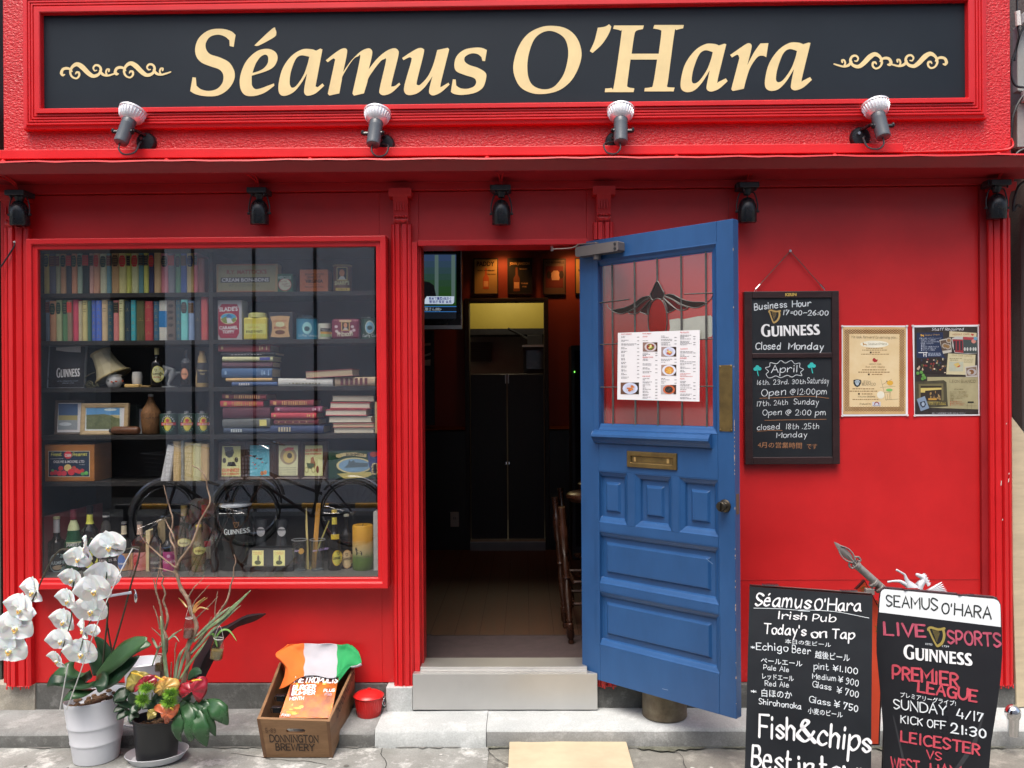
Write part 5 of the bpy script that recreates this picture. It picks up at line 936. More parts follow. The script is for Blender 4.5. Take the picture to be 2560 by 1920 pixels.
t, pl, e = boxy('sweet_jar', 'yellow square sweet jar with a round cream lid', 'jar', 'R6', 428, 842, 662, 1062, '#c8b048', z=ZS[1], D=.08, bev=.008); cx = (e[0] + e[1]) / 2; k = MB(); q = W('R6', 475, 840, .10); q2 = W('R6', 655, 802, .10); k.lathe([(.001, e[3]), ((q2.x - q.x) / 2, e[3]), ((q2.x - q.x) / 2, q2.z - .004), ((q2.x - q.x) / 2 - .004, q2.z), (.001, q2.z + .001)], pr_('#c8bc70'), c=(cx, .10, 0), seg=26); k.build('lid', t); k = MB(); rect(k, pl, 'R6', 440, 905, 650, 1010, I('#d8c464'), .0006); line(k, pl, 'R6', 455, 995, 617, 992, 24, 'BOILED SWEETS', I('#5c5828'), 'type', off=.001, bold=.03); line(k, pl, 'R6', 470, 950, 590, 948, 22, 'Sweet Amber', I('#a89040'), 'type', off=.001); k.build('print', t)
t, pl, e = boxy('mustard_tin', 'black tin with a tan shaped MUSTARD label', 'tin', 'R6', 680, 790, 916, 1052, '#2c2e34', z=ZS[1], D=.08); k = MB(); patch(k, pl, 'R6', [(693, 835), (790, 826), (888, 832), (875, 900), (874, 970), (888, 1035), (790, 1042), (697, 1036), (712, 970), (712, 900)], I('#b09068'), .0006); line(k, pl, 'R6', 730, 955, 850, 953, 20, 'MUSTARD', I('#8c3c2c'), 'type', off=.001, bold=.04); oval(k, pl, 'R6', 790, 912, 44, 28, I('#c8b890'), .001); oval(k, pl, 'R6', 790, 990, 50, 22, I('#5c3c2c'), .001); line(k, pl, 'R6', 720, 890, 862, 886, 20, "BARTHOLOMEW'S", I('#9c4c34'), 'type', off=.0014); k.build('print', t)
t, cx, Yc, s, P = roundy('tobacco_tin', 'round teal tin with pale oval picture', 'tin', 'R6', 1058, ZS[1], [(106, 1055), (104, 1050), (104, 852), (109, 848), (109, 842), (95, 838), (50, 836), (50, 815), (0, 812)], [('tin', 0, 2, pr_('#2c6c84')), ('lid', 2, 8, pr_('#2c3c44'))]); k = Wrapped(); pl = plane((0, Yc - 104 * s, 2), (0, -1, 0)); k.disc(pl, 'R6', 1055, 948, 45, 60, I('#88b8c8')); k.disc(pl, 'R6', 1055, 955, 26, 24, I('#2c4c54'), .0012); line(k, pl, 'R6', 965, 1030, 1145, 1030, 20, 'Cut Plug Tobacco', I('#a8c8d0'), 'hand', off=.0012, w=.16); k.wrap(cx, Yc, 104 * s); k.build('print', t)
t, cx, Yc, s, P = roundy('spread_jar', 'small jar with cream, black and orange bands', 'jar', 'R6', 1230, ZS[1], [(62, 1048), (64, 1044), (64, 890), (60, 884), (0, 882)], [('jar', 0, 2, pr_('#c8c8a0')), ('lid', 2, 4, pr_('#3c3830'))]); k = Wrapped(); pl = plane((0, Yc - 64 * s, 2), (0, -1, 0)); k.cell(pl, 'R6', 1188, 950, 1290, 982, I('#1c1c1c')); k.cell(pl, 'R6', 1188, 984, 1290, 1005, I('#d08c3c')); k.cell(pl, 'R6', 1188, 1006, 1290, 1035, I('#8ca070')); line(k, pl, 'R6', 1200, 976, 1280, 976, 16, 'TREACLE', W_, 'type', off=.001); k.wrap(cx, Yc, 64 * s); k.build('print', t)
t, pl, e = boxy('tobacco_tin', 'flat claret tin with rounded corners and a portrait', 'tin', 'R6', 1296, 855, 1574, 1050, '#6c1c38', z=ZS[1], D=.05, bev=.012); k = MB(); rect(k, pl, 'R6', 1395, 885, 1478, 975, I('#b89c58'), .0004); rect(k, pl, 'R6', 1403, 892, 1470, 968, I('#241c18'), .0008); oval(k, pl, 'R6', 1437, 920, 18, 24, I('#b07c5c'), .0012); patch(k, pl, 'R6', [(1412, 968), (1425, 945), (1450, 945), (1464, 968)], I('#a8a098'), .0012); rect(k, pl, 'R6', 1375, 868, 1495, 888, I('#b8a080'), .001); line(k, pl, 'R6', 1350, 1030, 1510, 1022, 42, 'Tribsoon', I('#d8c0a0'), 'hand', off=.0014, w=.2)
for x, y in ((1350, 980), (1370, 1000), (1505, 935), (1490, 985), (1520, 970), (1345, 935)): oval(k, pl, 'R6', x, y, 17, 15, I('#c8a8a8'), .001, 9)
k.build('print', t)
t, cx, Yc, s, P = roundy('tobacco_tin', 'round dark green tin at the right end of the second shelf', 'tin', 'R6', 1678, ZS[1], [(86, 1052), (86, 852), (92, 848), (88, 840), (30, 836), (30, 826), (0, 824)], [('tin', 0, 1, pr_('#1c3c30')), ('lid', 1, 6, pr_('#1c2c28'))]); k = Wrapped(); pl = plane((0, Yc - 86 * s, 2), (0, -1, 0)); k.disc(pl, 'R6', 1675, 940, 46, 66, I('#a8b0a8')); k.disc(pl, 'R6', 1675, 942, 38, 56, I('#6c9cb4'), .001); k.disc(pl, 'R6', 1675, 945, 24, 22, I('#2c3c3c'), .0014); line(k, pl, 'R6', 1605, 1035, 1745, 1032, 26, 'Curly Cut', I('#b8c8b8'), 'hand', off=.0012, w=.18); k.wrap(cx, Yc, 86 * s); k.build('print', t)
# third left shelf
def framed(name, label, r, x0, y0, x1, y1, fr, z, fw=14, Y=.06, tilt=radians(6), mount=None, depth=.014):
    """a picture frame leaning back: returns the thing and the plane of its picture"""
    a, b, z0, z1 = ext(r, x0, y0, x1, y1, Y); z0 = z + .001; s = REG[r][2] * (Y - CAM.y) / FPX; h = (z1 - z0) / cos(tilt)
    t = thing(name, uniq(label), 'picture frame', ((a + b) / 2, Y, z0)); M = Matrix.Translation((0, Y, z0)) @ Matrix.Rotation(-tilt, 4, 'X') @ Matrix.Translation((0, -Y, -z0)); f = fw * s
    k = MB(); ring(k, (a, b, z0, z0 + h), [(0, -Y - depth), (0, -Y), (f * .3, -Y + .002), (f, -Y - .002), (f, -Y - .006)], fr, M=M); k.box(a, b, Y + depth, Y + depth + .002, z0, z0 + h, fr, M); k.build('frame', t)
    k = MB(); k.box(a + f * .6, b - f * .6, Y + .006, Y + .010, z0 + f * .6, z0 + h - f * .6, mount or PAPER, M); k.build('mount', t); N = (M.to_3x3() @ Vector((0, -1, 0))).normalized()
    return t, (M @ Vector((a, Y + .0058, z0 + f)), N), M
WOODL = mat('pale pine frame', (.62, .45, .24), .5, var=.2, vs=8, stretch=(1, 1, 6)); WOODD = mat('dark walnut frame', (.075, .035, .022), .4, var=.3, vs=9); FRB = mat('grey brown frame', (.10, .075, .06), .5, var=.2)
t, pl, M = framed('beer_advert', 'black and white framed beer advert at the left of the third shelf', 'R5', 225, 1120, 590, 1545, mat('grey metal frame', (.35, .38, .42), .3, metal=.4), ZS[2], fw=6, mount=mat('advert black', (.015, .015, .018), .4))
k = MB(); patch(k, pl, 'R5', [(318, 1140), (560, 1130), (562, 1190), (440, 1185), (318, 1168)], I('#b8b8b4'), .001); patch(k, pl, 'R5', [(320, 1172), (440, 1190), (562, 1194), (562, 1330), (330, 1340)], I('#1c1e24'), .001); brand(k, pl, 'R5', 320, 1438, 552, 1432, 92, I('#c0c4cc'), .0016); line(k, pl, 'R5', 332, 1478, 535, 1475, 9, 'EXTRA COLD EXTRA STOUT', I('#9098a8'), 'type', off=.0014); line(k, pl, 'R5', 378, 1498, 495, 1496, 9, 'SINCE 1759', I('#9098a8'), 'type', off=.0014); k.build('print', t)
# tilted lamp shade
a = W('R5', 850, 1400, .12); c0 = W('R5', 880, 1425, .12); c1 = W('R5', 755, 1190, .12); ax = (c1 - c0); hL = ax.length; R = Matrix.Translation(c0) @ ax.to_track_quat('Z', 'Y').to_matrix().to_4x4(); SH = mat('cream silk shade', (.50, .44, .27), .7, var=.2, vs=10); TR = mat('gold braid', (.42, .34, .16), .7, bump=.6, bs=200)
t = thing('lamp_shade', 'cream bell shaped lamp shade tipped over on the third shelf', 'lamp shade', (c0.x, .12, ZS[2])); k = MB(); P = [(.080, 0), (.066, hL * .2), (.054, hL * .45), (.046, hL * .75), (.043, hL)]; k.lathe(P, SH, M=R, seg=12, smooth=False, close=False); k.build('silk', t, solid=.001)
k = MB()
for rr_, z in ((.081, 0), (.044, hL)): k.tube([R @ Vector((rr_ * cos(i * pi / 12), rr_ * sin(i * pi / 12), z)) for i in range(24)], .0055, TR, seg=6, closed=True)
k.build('braid', t)
k = MB(); CORD = mat('olive ribbon', (.20, .19, .09), .6)
for pts in ([(600, 1445), (640, 1410), (700, 1385)], [(600, 1525), (640, 1490), (700, 1520), (740, 1500), (690, 1530), (620, 1530)], [(610, 1490), (650, 1470), (680, 1495), (640, 1515), (605, 1505)], [(740, 1530), (720, 1490), (760, 1470)]): k.tube(crom([W('R5', x, y, .06) for x, y in pts], 4), .004, CORD, seg=5, flat=.4)
tag(k.build('ribbon'), 'olive ribbon coiled at the foot of the tipped lamp shade', 'ribbon')
CER = mat('white glazed china', (.78, .78, .74), .15, var=.05); t, cx, Yc, s, P = roundy('sugar_bowl', 'round white china bowl with lid and painted birds', 'bowl', 'R5', 890, ZS[2], [(50, 1540), (58, 1532), (78, 1490), (76, 1450), (62, 1425), (74, 1420), (70, 1412), (40, 1405), (14, 1402), (22, 1390), (12, 1382), (0, 1380)], [('bowl', 0, 4, CER), ('lid', 4, 11, CER)], Yc=.085)
k = Wrapped(); pl = plane((0, Yc - 78 * s, 1.6), (0, -1, 0))
for x, y, c in ((880, 1490, '#2c2c34'), (900, 1475, '#b04c2c'), (830, 1470, '#2c2c34'), (945, 1470, '#b04c2c'), (865, 1480, '#b04c2c'), (955, 1495, '#2c2c34')): k.disc(pl, 'R5', x, y, 11, 7, I(c), .0006, 8)
k.wrap(cx, Yc, 77 * s); k.build('print', t)
roundy('jar', 'white china jar behind the round bowl', 'jar', 'R5', 1118, ZS[2], [(36, 1505), (44, 1490), (50, 1400), (44, 1350), (20, 1346), (0, 1346)], [('jar', 0, 5, CER)], Yc=.12)
boxy('wooden_block', 'pale wooden block in front of the white china jar', 'block', 'R5', 988, 1502, 1130, 1540, '#c89c60', z=ZS[2], Y=.05, D=.04, bev=.004); boxy('wooden_block', 'darker wooden block beside the dark stout bottle', 'block', 'R5', 1140, 1515, 1240, 1540, '#7c6438', z=ZS[2], Y=.06, D=.04, bev=.004)
BOT = mat('dark brown bottle', (.010, .008, .007), .12, var=.1, spec=.6)
def bottle(label, r, cx, z, yb, yt, hw, glassm, capm, Yc=.09, neck=.3, lab=None, necklab=None, shoulder=.42, name='bottle', caph=.05, nw=.36):
    H = yb - yt; pts = [(hw * .92, yb), (hw, yb - H * .03), (hw, yb - H * (1 - shoulder)), (hw * .9, yb - H * (1 - shoulder + .05)), (hw * (nw + .18), yb - H * (1 - neck)), (hw * nw, yb - H * (1 - neck + .06)), (hw * nw * .92, yb - H * (1 - caph)), (hw * nw * 1.1, yb - H * (1 - caph)), (hw * nw * 1.08, yt + H * .005), (hw * nw * .7, yt), (0, yt)]
    t, cx_, Yc, s, P = roundy(name, label, 'bottle', r, cx, z, pts, [('glass', 0, 6, glassm), ('cap', 7, 10, capm)], Yc=Yc)
    if necklab:
        k = MB(); y0, y1 = necklab[1], necklab[2]; fz = lambda y: P[0][1] + (yb - y) * s
        def rad(z_):
            for i in range(len(P) - 1):
                if P[i][1] <= z_ <= P[i + 1][1] + 1e-9 and P[i + 1][1] > P[i][1]: f = (z_ - P[i][1]) / (P[i + 1][1] - P[i][1]); return P[i][0] + (P[i + 1][0] - P[i][0]) * f
            return hw * s
        zs = [fz(y0) + (fz(y1) - fz(y0)) * i / 6 for i in range(7)]; k.lathe([(rad(z_) + .0008, z_) for z_ in zs], necklab[0], M=Matrix.Translation((cx_, Yc, 0)), seg=20, close=False); k.build('neck_label', t)
    k = Wrapped(); pl = plane((0, Yc - hw * s, z), (0, -1, 0))
    for it in lab or []:
        if it[0] == 'o': k.disc(pl, r, it[1], it[2], it[3], it[4], I(it[5]), it[6] if len(it) > 6 else .0006)
        if it[0] == 'r': k.cell(pl, r, it[1], it[2], it[3], it[4], I(it[5]), it[6] if len(it) > 6 else .0006)
        if it[0] == 't': line(k, pl, r, it[1], it[2], it[3], it[2], it[4], it[5], I(it[6]), 'type', off=.0016, bold=.03)
        if it[0] == 'g': brand(k, pl, r, it[1], it[2], it[3], it[2], it[4], I(it[5]), .0016)
        if it[0] == 'h': harp(k, pl, r, it[1], it[2], it[3], I(it[4]), .0016)
    if k.f: k.wrap(cx_, Yc, hw * s); k.build('label', t)
    return t
CAPG = mat('gold cap', (.5, .38, .14), .35, metal=.6); CAPS = mat('silver cap', (.6, .6, .6), .3, metal=.7); CAPK = mat('black cap', (.012, .012, .014), .3)
bottle('stout bottle with a pale yellow oval label, third shelf', 'R5', 1312, ZS[2], 1540, 1140, 58, BOT, CAPK, lab=[('o', 1312, 1403, 52, 82, '#b8b068'), ('o', 1312, 1403, 46, 74, '#c8c48c', .0009), ('h', 1300, 1365, 28, '#3c3820'), ('g', 1266, 1412, 1360, 22, '#3c3828'), ('t', 1280, 1440, 1345, 14, 'EXTRA', '#a05038')], necklab=(pr_('#b0a878'), 1215, 1150))
# small statuette of a bending sportsman
GRS = mat('grey plaster', (.30, .31, .31), .6, var=.15); a = W('R5', 1440, 1400, .10); sc = REG['R5'][2] * 4.0 / FPX
t = thing('statuette', 'small grey statuette of a bent over sportsman between two dark bottles', 'statuette', (a.x, .10, ZS[2]))
def skin(name, parent, verts, edges, m, sub=1):
    me = bpy.data.meshes.new(name); I_ = WM[parent.name].inverted() if parent is not None else Matrix.Identity(4); me.from_pydata([tuple(I_ @ Vector(v[:3])) for v in verts], edges, []); me.materials.append(m); o = bpy.data.objects.new(name, me); COL.objects.link(o)
    if parent is not None: o.parent = parent
    md = o.modifiers.new('k', 'SKIN'); md.use_smooth_shade = True
    for i, v in enumerate(verts): me.skin_vertices[0].data[i].radius = (v[3], v[3]); me.skin_vertices[0].data[i].use_root = (i == 0)
    if sub: sd = o.modifiers.new('u', 'SUBSURF'); sd.levels = sub; sd.render_levels = sub
    return o
def sp(x, y, r, dy=0.): p = W('R5', x, y, .10 + dy); return (p.x, p.y, p.z, r)
V = [sp(1465, 1415, .013), sp(1455, 1365, .015), sp(1420, 1330, .017), sp(1385, 1330, .013), sp(1378, 1345, .007), sp(1372, 1370, .012), sp(1400, 1390, .007, -.015), sp(1385, 1430, .006, -.02), sp(1450, 1455, .010, -.008), sp(1425, 1500, .008, -.008), sp(1440, 1536, .007, -.01), sp(1500, 1400, .010, .012), sp(1535, 1385, .007, .016), sp(1550, 1400, .006, .016)]
skin('body', t, V, [(0, 1), (1, 2), (2, 3), (3, 4), (4, 5), (2, 6), (6, 7), (0, 8), (8, 9), (9, 10), (0, 11), (11, 12), (12, 13)], GRS); k = MB(); p = W('R5', 1440, 1540, .1); k.box(p.x - .03, p.x + .03, .08, .125, ZS[2] + .0005, ZS[2] + .006, GRS); k.build('plinth', t, bev=.001)
bottle('dark bottle with a small orange oval label, third shelf', 'R5', 1600, ZS[2], 1540, 1150, 52, BOT, CAPK, lab=[('o', 1582, 1400, 35, 58, '#8c5038'), ('o', 1582, 1400, 30, 50, '#b88060', .0009), ('t', 1556, 1410, 1608, 14, 'PORTER', '#3c2018')], necklab=(mat('grey neck foil', (.16, .17, .18), .3), 1290, 1255))
bottle('stone coloured bottle with black label, third shelf right end', 'R5', 1760, ZS[2], 1520, 1160, 62, pr_('#a08858'), pr_('#7c6038'), lab=[('r', 1706, 1290, 1814, 1490, '#24262c'), ('t', 1716, 1375, 1806, 17, 'Tullamore', '#b0a070'), ('t', 1742, 1408, 1780, 17, 'Dew', '#b0a070')], shoulder=.72, neck=.16, nw=.42)
# fourth left shelf
t, pl, M = framed('framed_picture', 'leaning dark frame with a tall beach photograph', 'R7', 236, 128, 462, 402, FRB, ZS[3], fw=22); k = MB(); patch(k, pl, 'R7', [(268, 152), (436, 150), (428, 374), (262, 376)], I('#c4c8cc'), .0006); rect(k, pl, 'R7', 276, 158, 430, 250, I('#3c5474'), .001); rect(k, pl, 'R7', 274, 250, 428, 288, I('#8c8458'), .001); patch(k, pl, 'R7', [(272, 288), (428, 288), (426, 366), (270, 366)], I('#7c8488'), .001); oval(k, pl, 'R7', 330, 320, 50, 14, I('#a8b0b4'), .0013); k.build('print', t)
t, pl, M = framed('framed_picture', 'pale wooden frame with a dune grass photograph', 'R7', 445, 152, 822, 408, WOODL, ZS[3], fw=34, Y=.05); k = MB(); rect(k, pl, 'R7', 484, 190, 776, 376, I('#b0bcc4'), .0006); rect(k, pl, 'R7', 498, 192, 764, 246, I('#4c7ca4'), .001); patch(k, pl, 'R7', [(498, 246), (640, 240), (764, 262), (764, 360), (498, 360)], mat('dune grass print', (.22, .25, .12), .7, col2=(.10, .13, .06), vs=60), .0012); oval(k, pl, 'R7', 690, 205, 50, 10, I('#a8c4d4'), .0012); patch(k, pl, 'R7', [(690, 245), (764, 250), (764, 275), (720, 265)], I('#a09468'), .0014); k.build('print', t)
a = W('R7', 700, 375, .045); b = W('R7', 925, 368, .045); t = thing('hip_flask', 'brown leather covered flask lying in front of the pale frame', 'flask', ((a.x + b.x) / 2, .045, ZS[3])); LEA = mat('woven brown leather', (.16, .06, .025), .35, var=.3, vs=30, bump=.5, bs=160); k = MB(); k.tube([Vector((a.x + (b.x - a.x) * f, .045, ZS[3] + .021)) for f in (0, .04, .12, .88, .96, 1)], [.008, .017, .0195, .0195, .017, .008], LEA, seg=16); k.build('leather', t); k = MB(); k.tube([Vector((a.x + .002, .045, ZS[3] + .021)), Vector((a.x - .010, .045, ZS[3] + .021))], .009, CAPK, seg=12); k.build('cap', t)
boxy('card', 'small white card standing beside the wicker covered bottle', 'card', 'R7', 904, 198, 962, 365, '#a8acb0', z=ZS[3], Y=.14, D=.004, bev=.001); boxy('box', 'dark green box behind the lying leather flask', 'box', 'R7', 822, 168, 902, 395, '#14201c', z=ZS[3], Y=.12, D=.05)
WICK = mat('wicker', (.30, .14, .05), .6, var=.4, vs=40, bump=1., bs=130, bdist=.006)
t, cx, Yc, s, P = roundy('wicker_bottle', 'wicker covered bottle with a silver cap on the fourth shelf', 'bottle', 'R7', 1012, ZS[3], [(56, 400), (66, 390), (72, 300), (76, 250), (74, 220), (60, 190), (42, 165), (26, 130), (19, 105), (18, 98), (20, 97), (20, 78), (0, 76)], [('wicker', 0, 9, WICK), ('cap', 10, 12, CAPS)], Yc=.09); k = MB(); k.lathe([(75 * s, P[0][1] + 130 * s), (75 * s, P[0][1] + 168 * s)], mat('dark wicker band', (.10, .05, .025), .6, bump=1., bs=130), M=Matrix.Translation((cx, Yc, 0)), close=False); k.build('band', t)
for i, (x0, x1, cx, lab) in enumerate(((1086, 1228, 1143, 'green beer can nearest the wicker bottle'), (1232, 1362, 1298, 'green beer can between two matching cans'), (1366, 1478, 1428, 'green beer can against the cabinet divider'))):
    t, c, Yc, s, P = roundy('beer_can', lab, 'beer can', 'R7', (x0 + x1) / 2, ZS[3], [((x1 - x0) / 2 - 3, 400), ((x1 - x0) / 2, 396), ((x1 - x0) / 2, 240), ((x1 - x0) / 2 - 5, 234), (18, 232), (18, 215), (0, 213)], [('can', 0, 3, pr_('#183028')), ('cap', 3, 6, CAPS)], Yc=.085, group='matching beer cans on the fourth shelf'); k = Wrapped(); pl = plane((0, Yc - (x1 - x0) / 2 * s, 1.4), (0, -1, 0)); R_ = (x1 - x0) / 2
    k.disc(pl, 'R7', cx, 318, min(48, R_ - 14), 70, I('#10241c'), .0004); k.disc(pl, 'R7', cx, 318, 28, 56, I('#c8a83c'), .0008); k.cell(pl, 'R7', cx - min(50, R_ - 8), 308, cx + min(50, R_ - 8), 330, I('#b82c34'), .0012); line(k, pl, 'R7', cx - 40, 326, cx + 40, 326, 12, 'RED BARREL', I('#d8c0b0'), 'type', off=.0016, bold=.03); k.disc(pl, 'R7', cx, 292, 14, 14, I('#a82c2c'), .0012)
    for q in range(9): a = radians(200 + q * 17.5); k.disc(pl, 'R7', cx + min(44, R_ - 16) * cos(a), 318 + 62 * sin(a), 4, 7, I('#b8c8c0'), .0012, 6)
    for q in range(8): a = radians(25 + q * 18); k.disc(pl, 'R7', cx + min(44, R_ - 16) * cos(a), 318 + 62 * sin(a), 4, 5, I('#5c8c6c'), .0012, 6)
    k.wrap(c, Yc, R_ * s); k.build('label', t)
# fifth left shelf
OR = mat('orange varnished box', (.50, .20, .05), .4, var=.2, vs=6, stretch=(1, 1, 6)); t, pl, e = boxy('preserves_box', 'orange wooden box with a dark fruit preserves label', 'box', 'R7', 165, 482, 560, 785, OR, z=ZS[4], Y=.045, D=.17)
k = MB(); rect(k, pl, 'R7', 194, 534, 524, 740, I('#b8b8a0'), .0004); rect(k, pl, 'R7', 198, 538, 520, 736, I('#1c2c40'), .0008); oval(k, pl, 'R7', 352, 566, 32, 30, I('#b82c34'), .0012); line(k, pl, 'R7', 328, 580, 378, 580, 24, 'O&M', W_, 'type', off=.0016, bold=.04); line(k, pl, 'R7', 218, 575, 300, 572, 26, 'Finest', I('#c8b858'), 'hand', off=.0016, w=.17, slant=.2); line(k, pl, 'R7', 390, 575, 502, 570, 26, 'Preserves', I('#c8b858'), 'hand', off=.0016, w=.17, slant=.2); line(k, pl, 'R7', 212, 600, 315, 598, 7, 'MANUFACTURED BY', W_, 'type', off=.0016); line(k, pl, 'R7', 236, 630, 482, 628, 21, 'OGILVIE & MOORE. LTD', W_, 'type', off=.0016, bold=.02); line(k, pl, 'R7', 442, 646, 486, 646, 8, 'CORK', W_, 'type', off=.0016)
rf = random.Random(8)
for x, y, c, rr_ in ((350, 668, '#b8a468', 30), (225, 712, '#b02c34', 16), (250, 705, '#a8283c', 20), (285, 712, '#b83040', 22), (320, 712, '#c03444', 22), (295, 672, '#a83038', 20), (378, 702, '#c02c38', 28), (420, 690, '#b83c40', 20), (440, 700, '#b03438', 18), (465, 690, '#a83438', 16), (470, 716, '#4c8c48', 16), (498, 710, '#5c9c50', 16), (230, 690, '#4c8054', 12), (400, 668, '#a04038', 16)): oval(k, pl, 'R7', x, y, rr_, rr_ * .95, I(c), .0012 + rf.random() * .0006, 12)
k.build('print', t)
for i, (x0, x1, y0, c, lab, tl) in enumerate(((1085, 1120, 480, 'a8b0ac', 'thin pale grey booklet leaning on the fifth shelf', .20), (1110, 1158, 486, 'c8c8a8', 'cream booklet leaning against the tan books', .17), (1187, 1245, 458, 'b8935c', 'tan book first after the leaning booklets, fifth shelf', 0), (1249, 1275, 452, '7c7c74', 'thin grey book between two tan books, fifth shelf', 0), (1278, 1342, 468, 'b89c68', 'wide tan book right of the thin grey one, fifth shelf', 0), (1345, 1408, 472, 'c0a878', 'pale buff book second from the divider, fifth shelf', 0), (1411, 1470, 478, 'a88c5c', 'buff brown book against the divider, fifth shelf', 0))):
    a, b, z0, z1 = ext('R7', x0, y0, x1, 770, .05); z0 = ZS[4] + .0005; t = thing('book', uniq(lab), 'book', (a, .05, z0), 'books standing on the shelves'); M = Matrix.Translation((a, 0, z0)) @ Matrix.Rotation(tl, 4, 'Y') @ Matrix.Translation((-a, 0, -z0 + (.0005 if not tl else .002))); k = MB(); w_ = b - a
    k.prism([(a, .056), (a + w_ * .2, .05), (b - w_ * .2, .05), (b, .056), (b, .19), (a, .19)], z0, z1, cloth(c), M=M, axis='z'); k.build('cover', t, bev=.0006, seg=1)
# fifth right shelf: framed cards and a tray
for x0, y0, x1, y1, ix0, iy0, ix1, iy1, kind, lab in ((140, 462, 352, 765, 165, 495, 326, 736, 0, 'small walnut frame with a red lettered card under a dark arch shape'), (358, 455, 588, 765, 392, 488, 556, 734, 1, 'small walnut frame with a sky blue card of flying birds'), (592, 452, 800, 760, 622, 490, 784, 730, 2, 'small walnut frame with a cream card and four lines of verse'), (804, 458, 1012, 757, 820, 490, 980, 732, 3, 'small walnut frame with red lettering above a horse and cart')):
    t, pl, M = framed('framed_picture', lab, 'R8', x0, y0, x1, y1, WOODD, ZS[4], fw=26, mount=WOODD); k = MB(); base = ['#c8bc84', '#5c9cac', '#c8bc94', '#c8bc84'][kind]; rect(k, pl, 'R8', ix0 + 6, iy0, ix1 - 2, iy1, I(base), .0006); R3 = I('#b03c2c')
    if kind == 0:
        patch(k, pl, 'R8', [(192, 502), (262, 502), (272, 545), (258, 580), (232, 590), (205, 570)], I('#54585c'), .001); patch(k, pl, 'R8', [(215, 655), (225, 622), (275, 620), (292, 655)], I('#2c2c2c'), .001)
        for x, y in ((195, 610), (290, 605)): oval(k, pl, 'R8', x, y, 15, 22, I('#3c342c'), .001, 10)
        line(k, pl, 'R8', 175, 700, 314, 698, 26, 'GUINNESS', R3, 'type', off=.001, bold=.03); line(k, pl, 'R8', 175, 727, 312, 725, 18, 'FOR STRENGTH', R3, 'type', off=.001, bold=.03)
    if kind == 1:
        for x, y, q in ((430, 580, 26), (480, 600, 24), (520, 630, 22), (460, 650, 22), (440, 632, 16), (465, 678, 18)): patch(k, pl, 'R8', [(x - q, y - q * .3), (x, y + q * .2), (x + q, y - q * .5), (x + q * .3, y + q * .35)], I('#2c3438'), .001); oval(k, pl, 'R8', x - q, y - q * .3, q * .4, q * .2, I('#b8503c'), .0013, 8)
        oval(k, pl, 'R8', 495, 712, 14, 18, I('#a8704c'), .001, 10); oval(k, pl, 'R8', 520, 705, 14, 18, I('#b8805c'), .001, 10)
    if kind == 2:
        oval(k, pl, 'R8', 705, 575, 66, 68, I('#8c7c64'), .001); oval(k, pl, 'R8', 708, 580, 44, 50, I('#c8a468'), .0013); patch(k, pl, 'R8', [(665, 525), (700, 505), (750, 508), (745, 525), (690, 535)], I('#b8605c'), .0016); oval(k, pl, 'R8', 715, 572, 20, 22, I('#4c443c'), .0016)
        for q in range(4): line(k, pl, 'R8', 628, 672 + q * 17, 768, 670 + q * 17, 9, ['Toucans in their nests agree', 'Stout is good for you and me', 'Open some today and see', 'What one or two can do'][q], I('#3c3428'), 'type', off=.001)
    if kind == 3:
        line(k, pl, 'R8', 840, 540, 972, 536, 22, 'GUINNESS', R3, 'type', off=.001, bold=.03); line(k, pl, 'R8', 840, 565, 968, 562, 14, 'FOR STRENGTH', R3, 'type', off=.001, bold=.03); patch(k, pl, 'R8', [(878, 650), (885, 590), (905, 578), (922, 640), (918, 668)], I('#8c5c38'), .001); patch(k, pl, 'R8', [(850, 630), (915, 635), (905, 680), (858, 672)], I('#3c4c2c'), .0013)
        for x in (850, 905): oval(k, pl, 'R8', x, 685, 17, 24, I('#8c8448'), .0016, 14); oval(k, pl, 'R8', x, 685, 11, 17, I(base), .0019, 14)
        oval(k, pl, 'R8', 938, 680, 12, 30, I('#6c3c2c'), .0016, 10)
    k.build('card', t)
a, b, z0, z1 = ext('R8', 1022, 530, 1440, 758, .07); t = thing('tin_tray', 'dark green tin tray with a lake picture and BUSHMILLS banner', 'tray', ((a + b) / 2, .07, ZS[4])); k = MB(); k.box(a, -.674, .07, .09, ZS[4] + .0005, z1, pr_('#1c3828')); k.build('tray', t, bev=.008, seg=3); pl = plane((0, .07, 1.2), (0, -1, 0)); k = MB()
oval(k, pl, 'R8', 1230, 650, 142, 64, I('#b8ac7c'), .0005, 26); oval(k, pl, 'R8', 1232, 650, 126, 54, I('#6c8ca4'), .001, 26); patch(k, pl, 'R8', [(1180, 640), (1190, 605), (1205, 620), (1225, 605), (1240, 625), (1340, 630), (1340, 660), (1150, 668)], I('#4c5c64'), .0014); patch(k, pl, 'R8', [(1085, 562), (1150, 548), (1235, 545), (1330, 560), (1325, 585), (1230, 572), (1150, 574), (1110, 590), (1085, 582)], I('#b8a878'), .0014); line(k, pl, 'R8', 1165, 572, 1310, 568, 19, 'BUSHMILLS', I('#3c3020'), 'type', off=.0018, bold=.03); patch(k, pl, 'R8', [(1090, 715), (1360, 700), (1410, 705), (1330, 745), (1150, 755)], I('#a89c5c'), .0014); patch(k, pl, 'R8', [(1335, 545), (1418, 535), (1418, 700), (1370, 720), (1345, 640)], I('#34406c'), .0018); oval(k, pl, 'R8', 1385, 560, 30, 22, I('#a03c34'), .0022, 12)
for i in range(9): oval(k, pl, 'R8', 1395 + 10 * sin(i * 2), 640 + i * 9, 24, 11, I('#b0a078'), .0022, 8)
k.build('print', t)
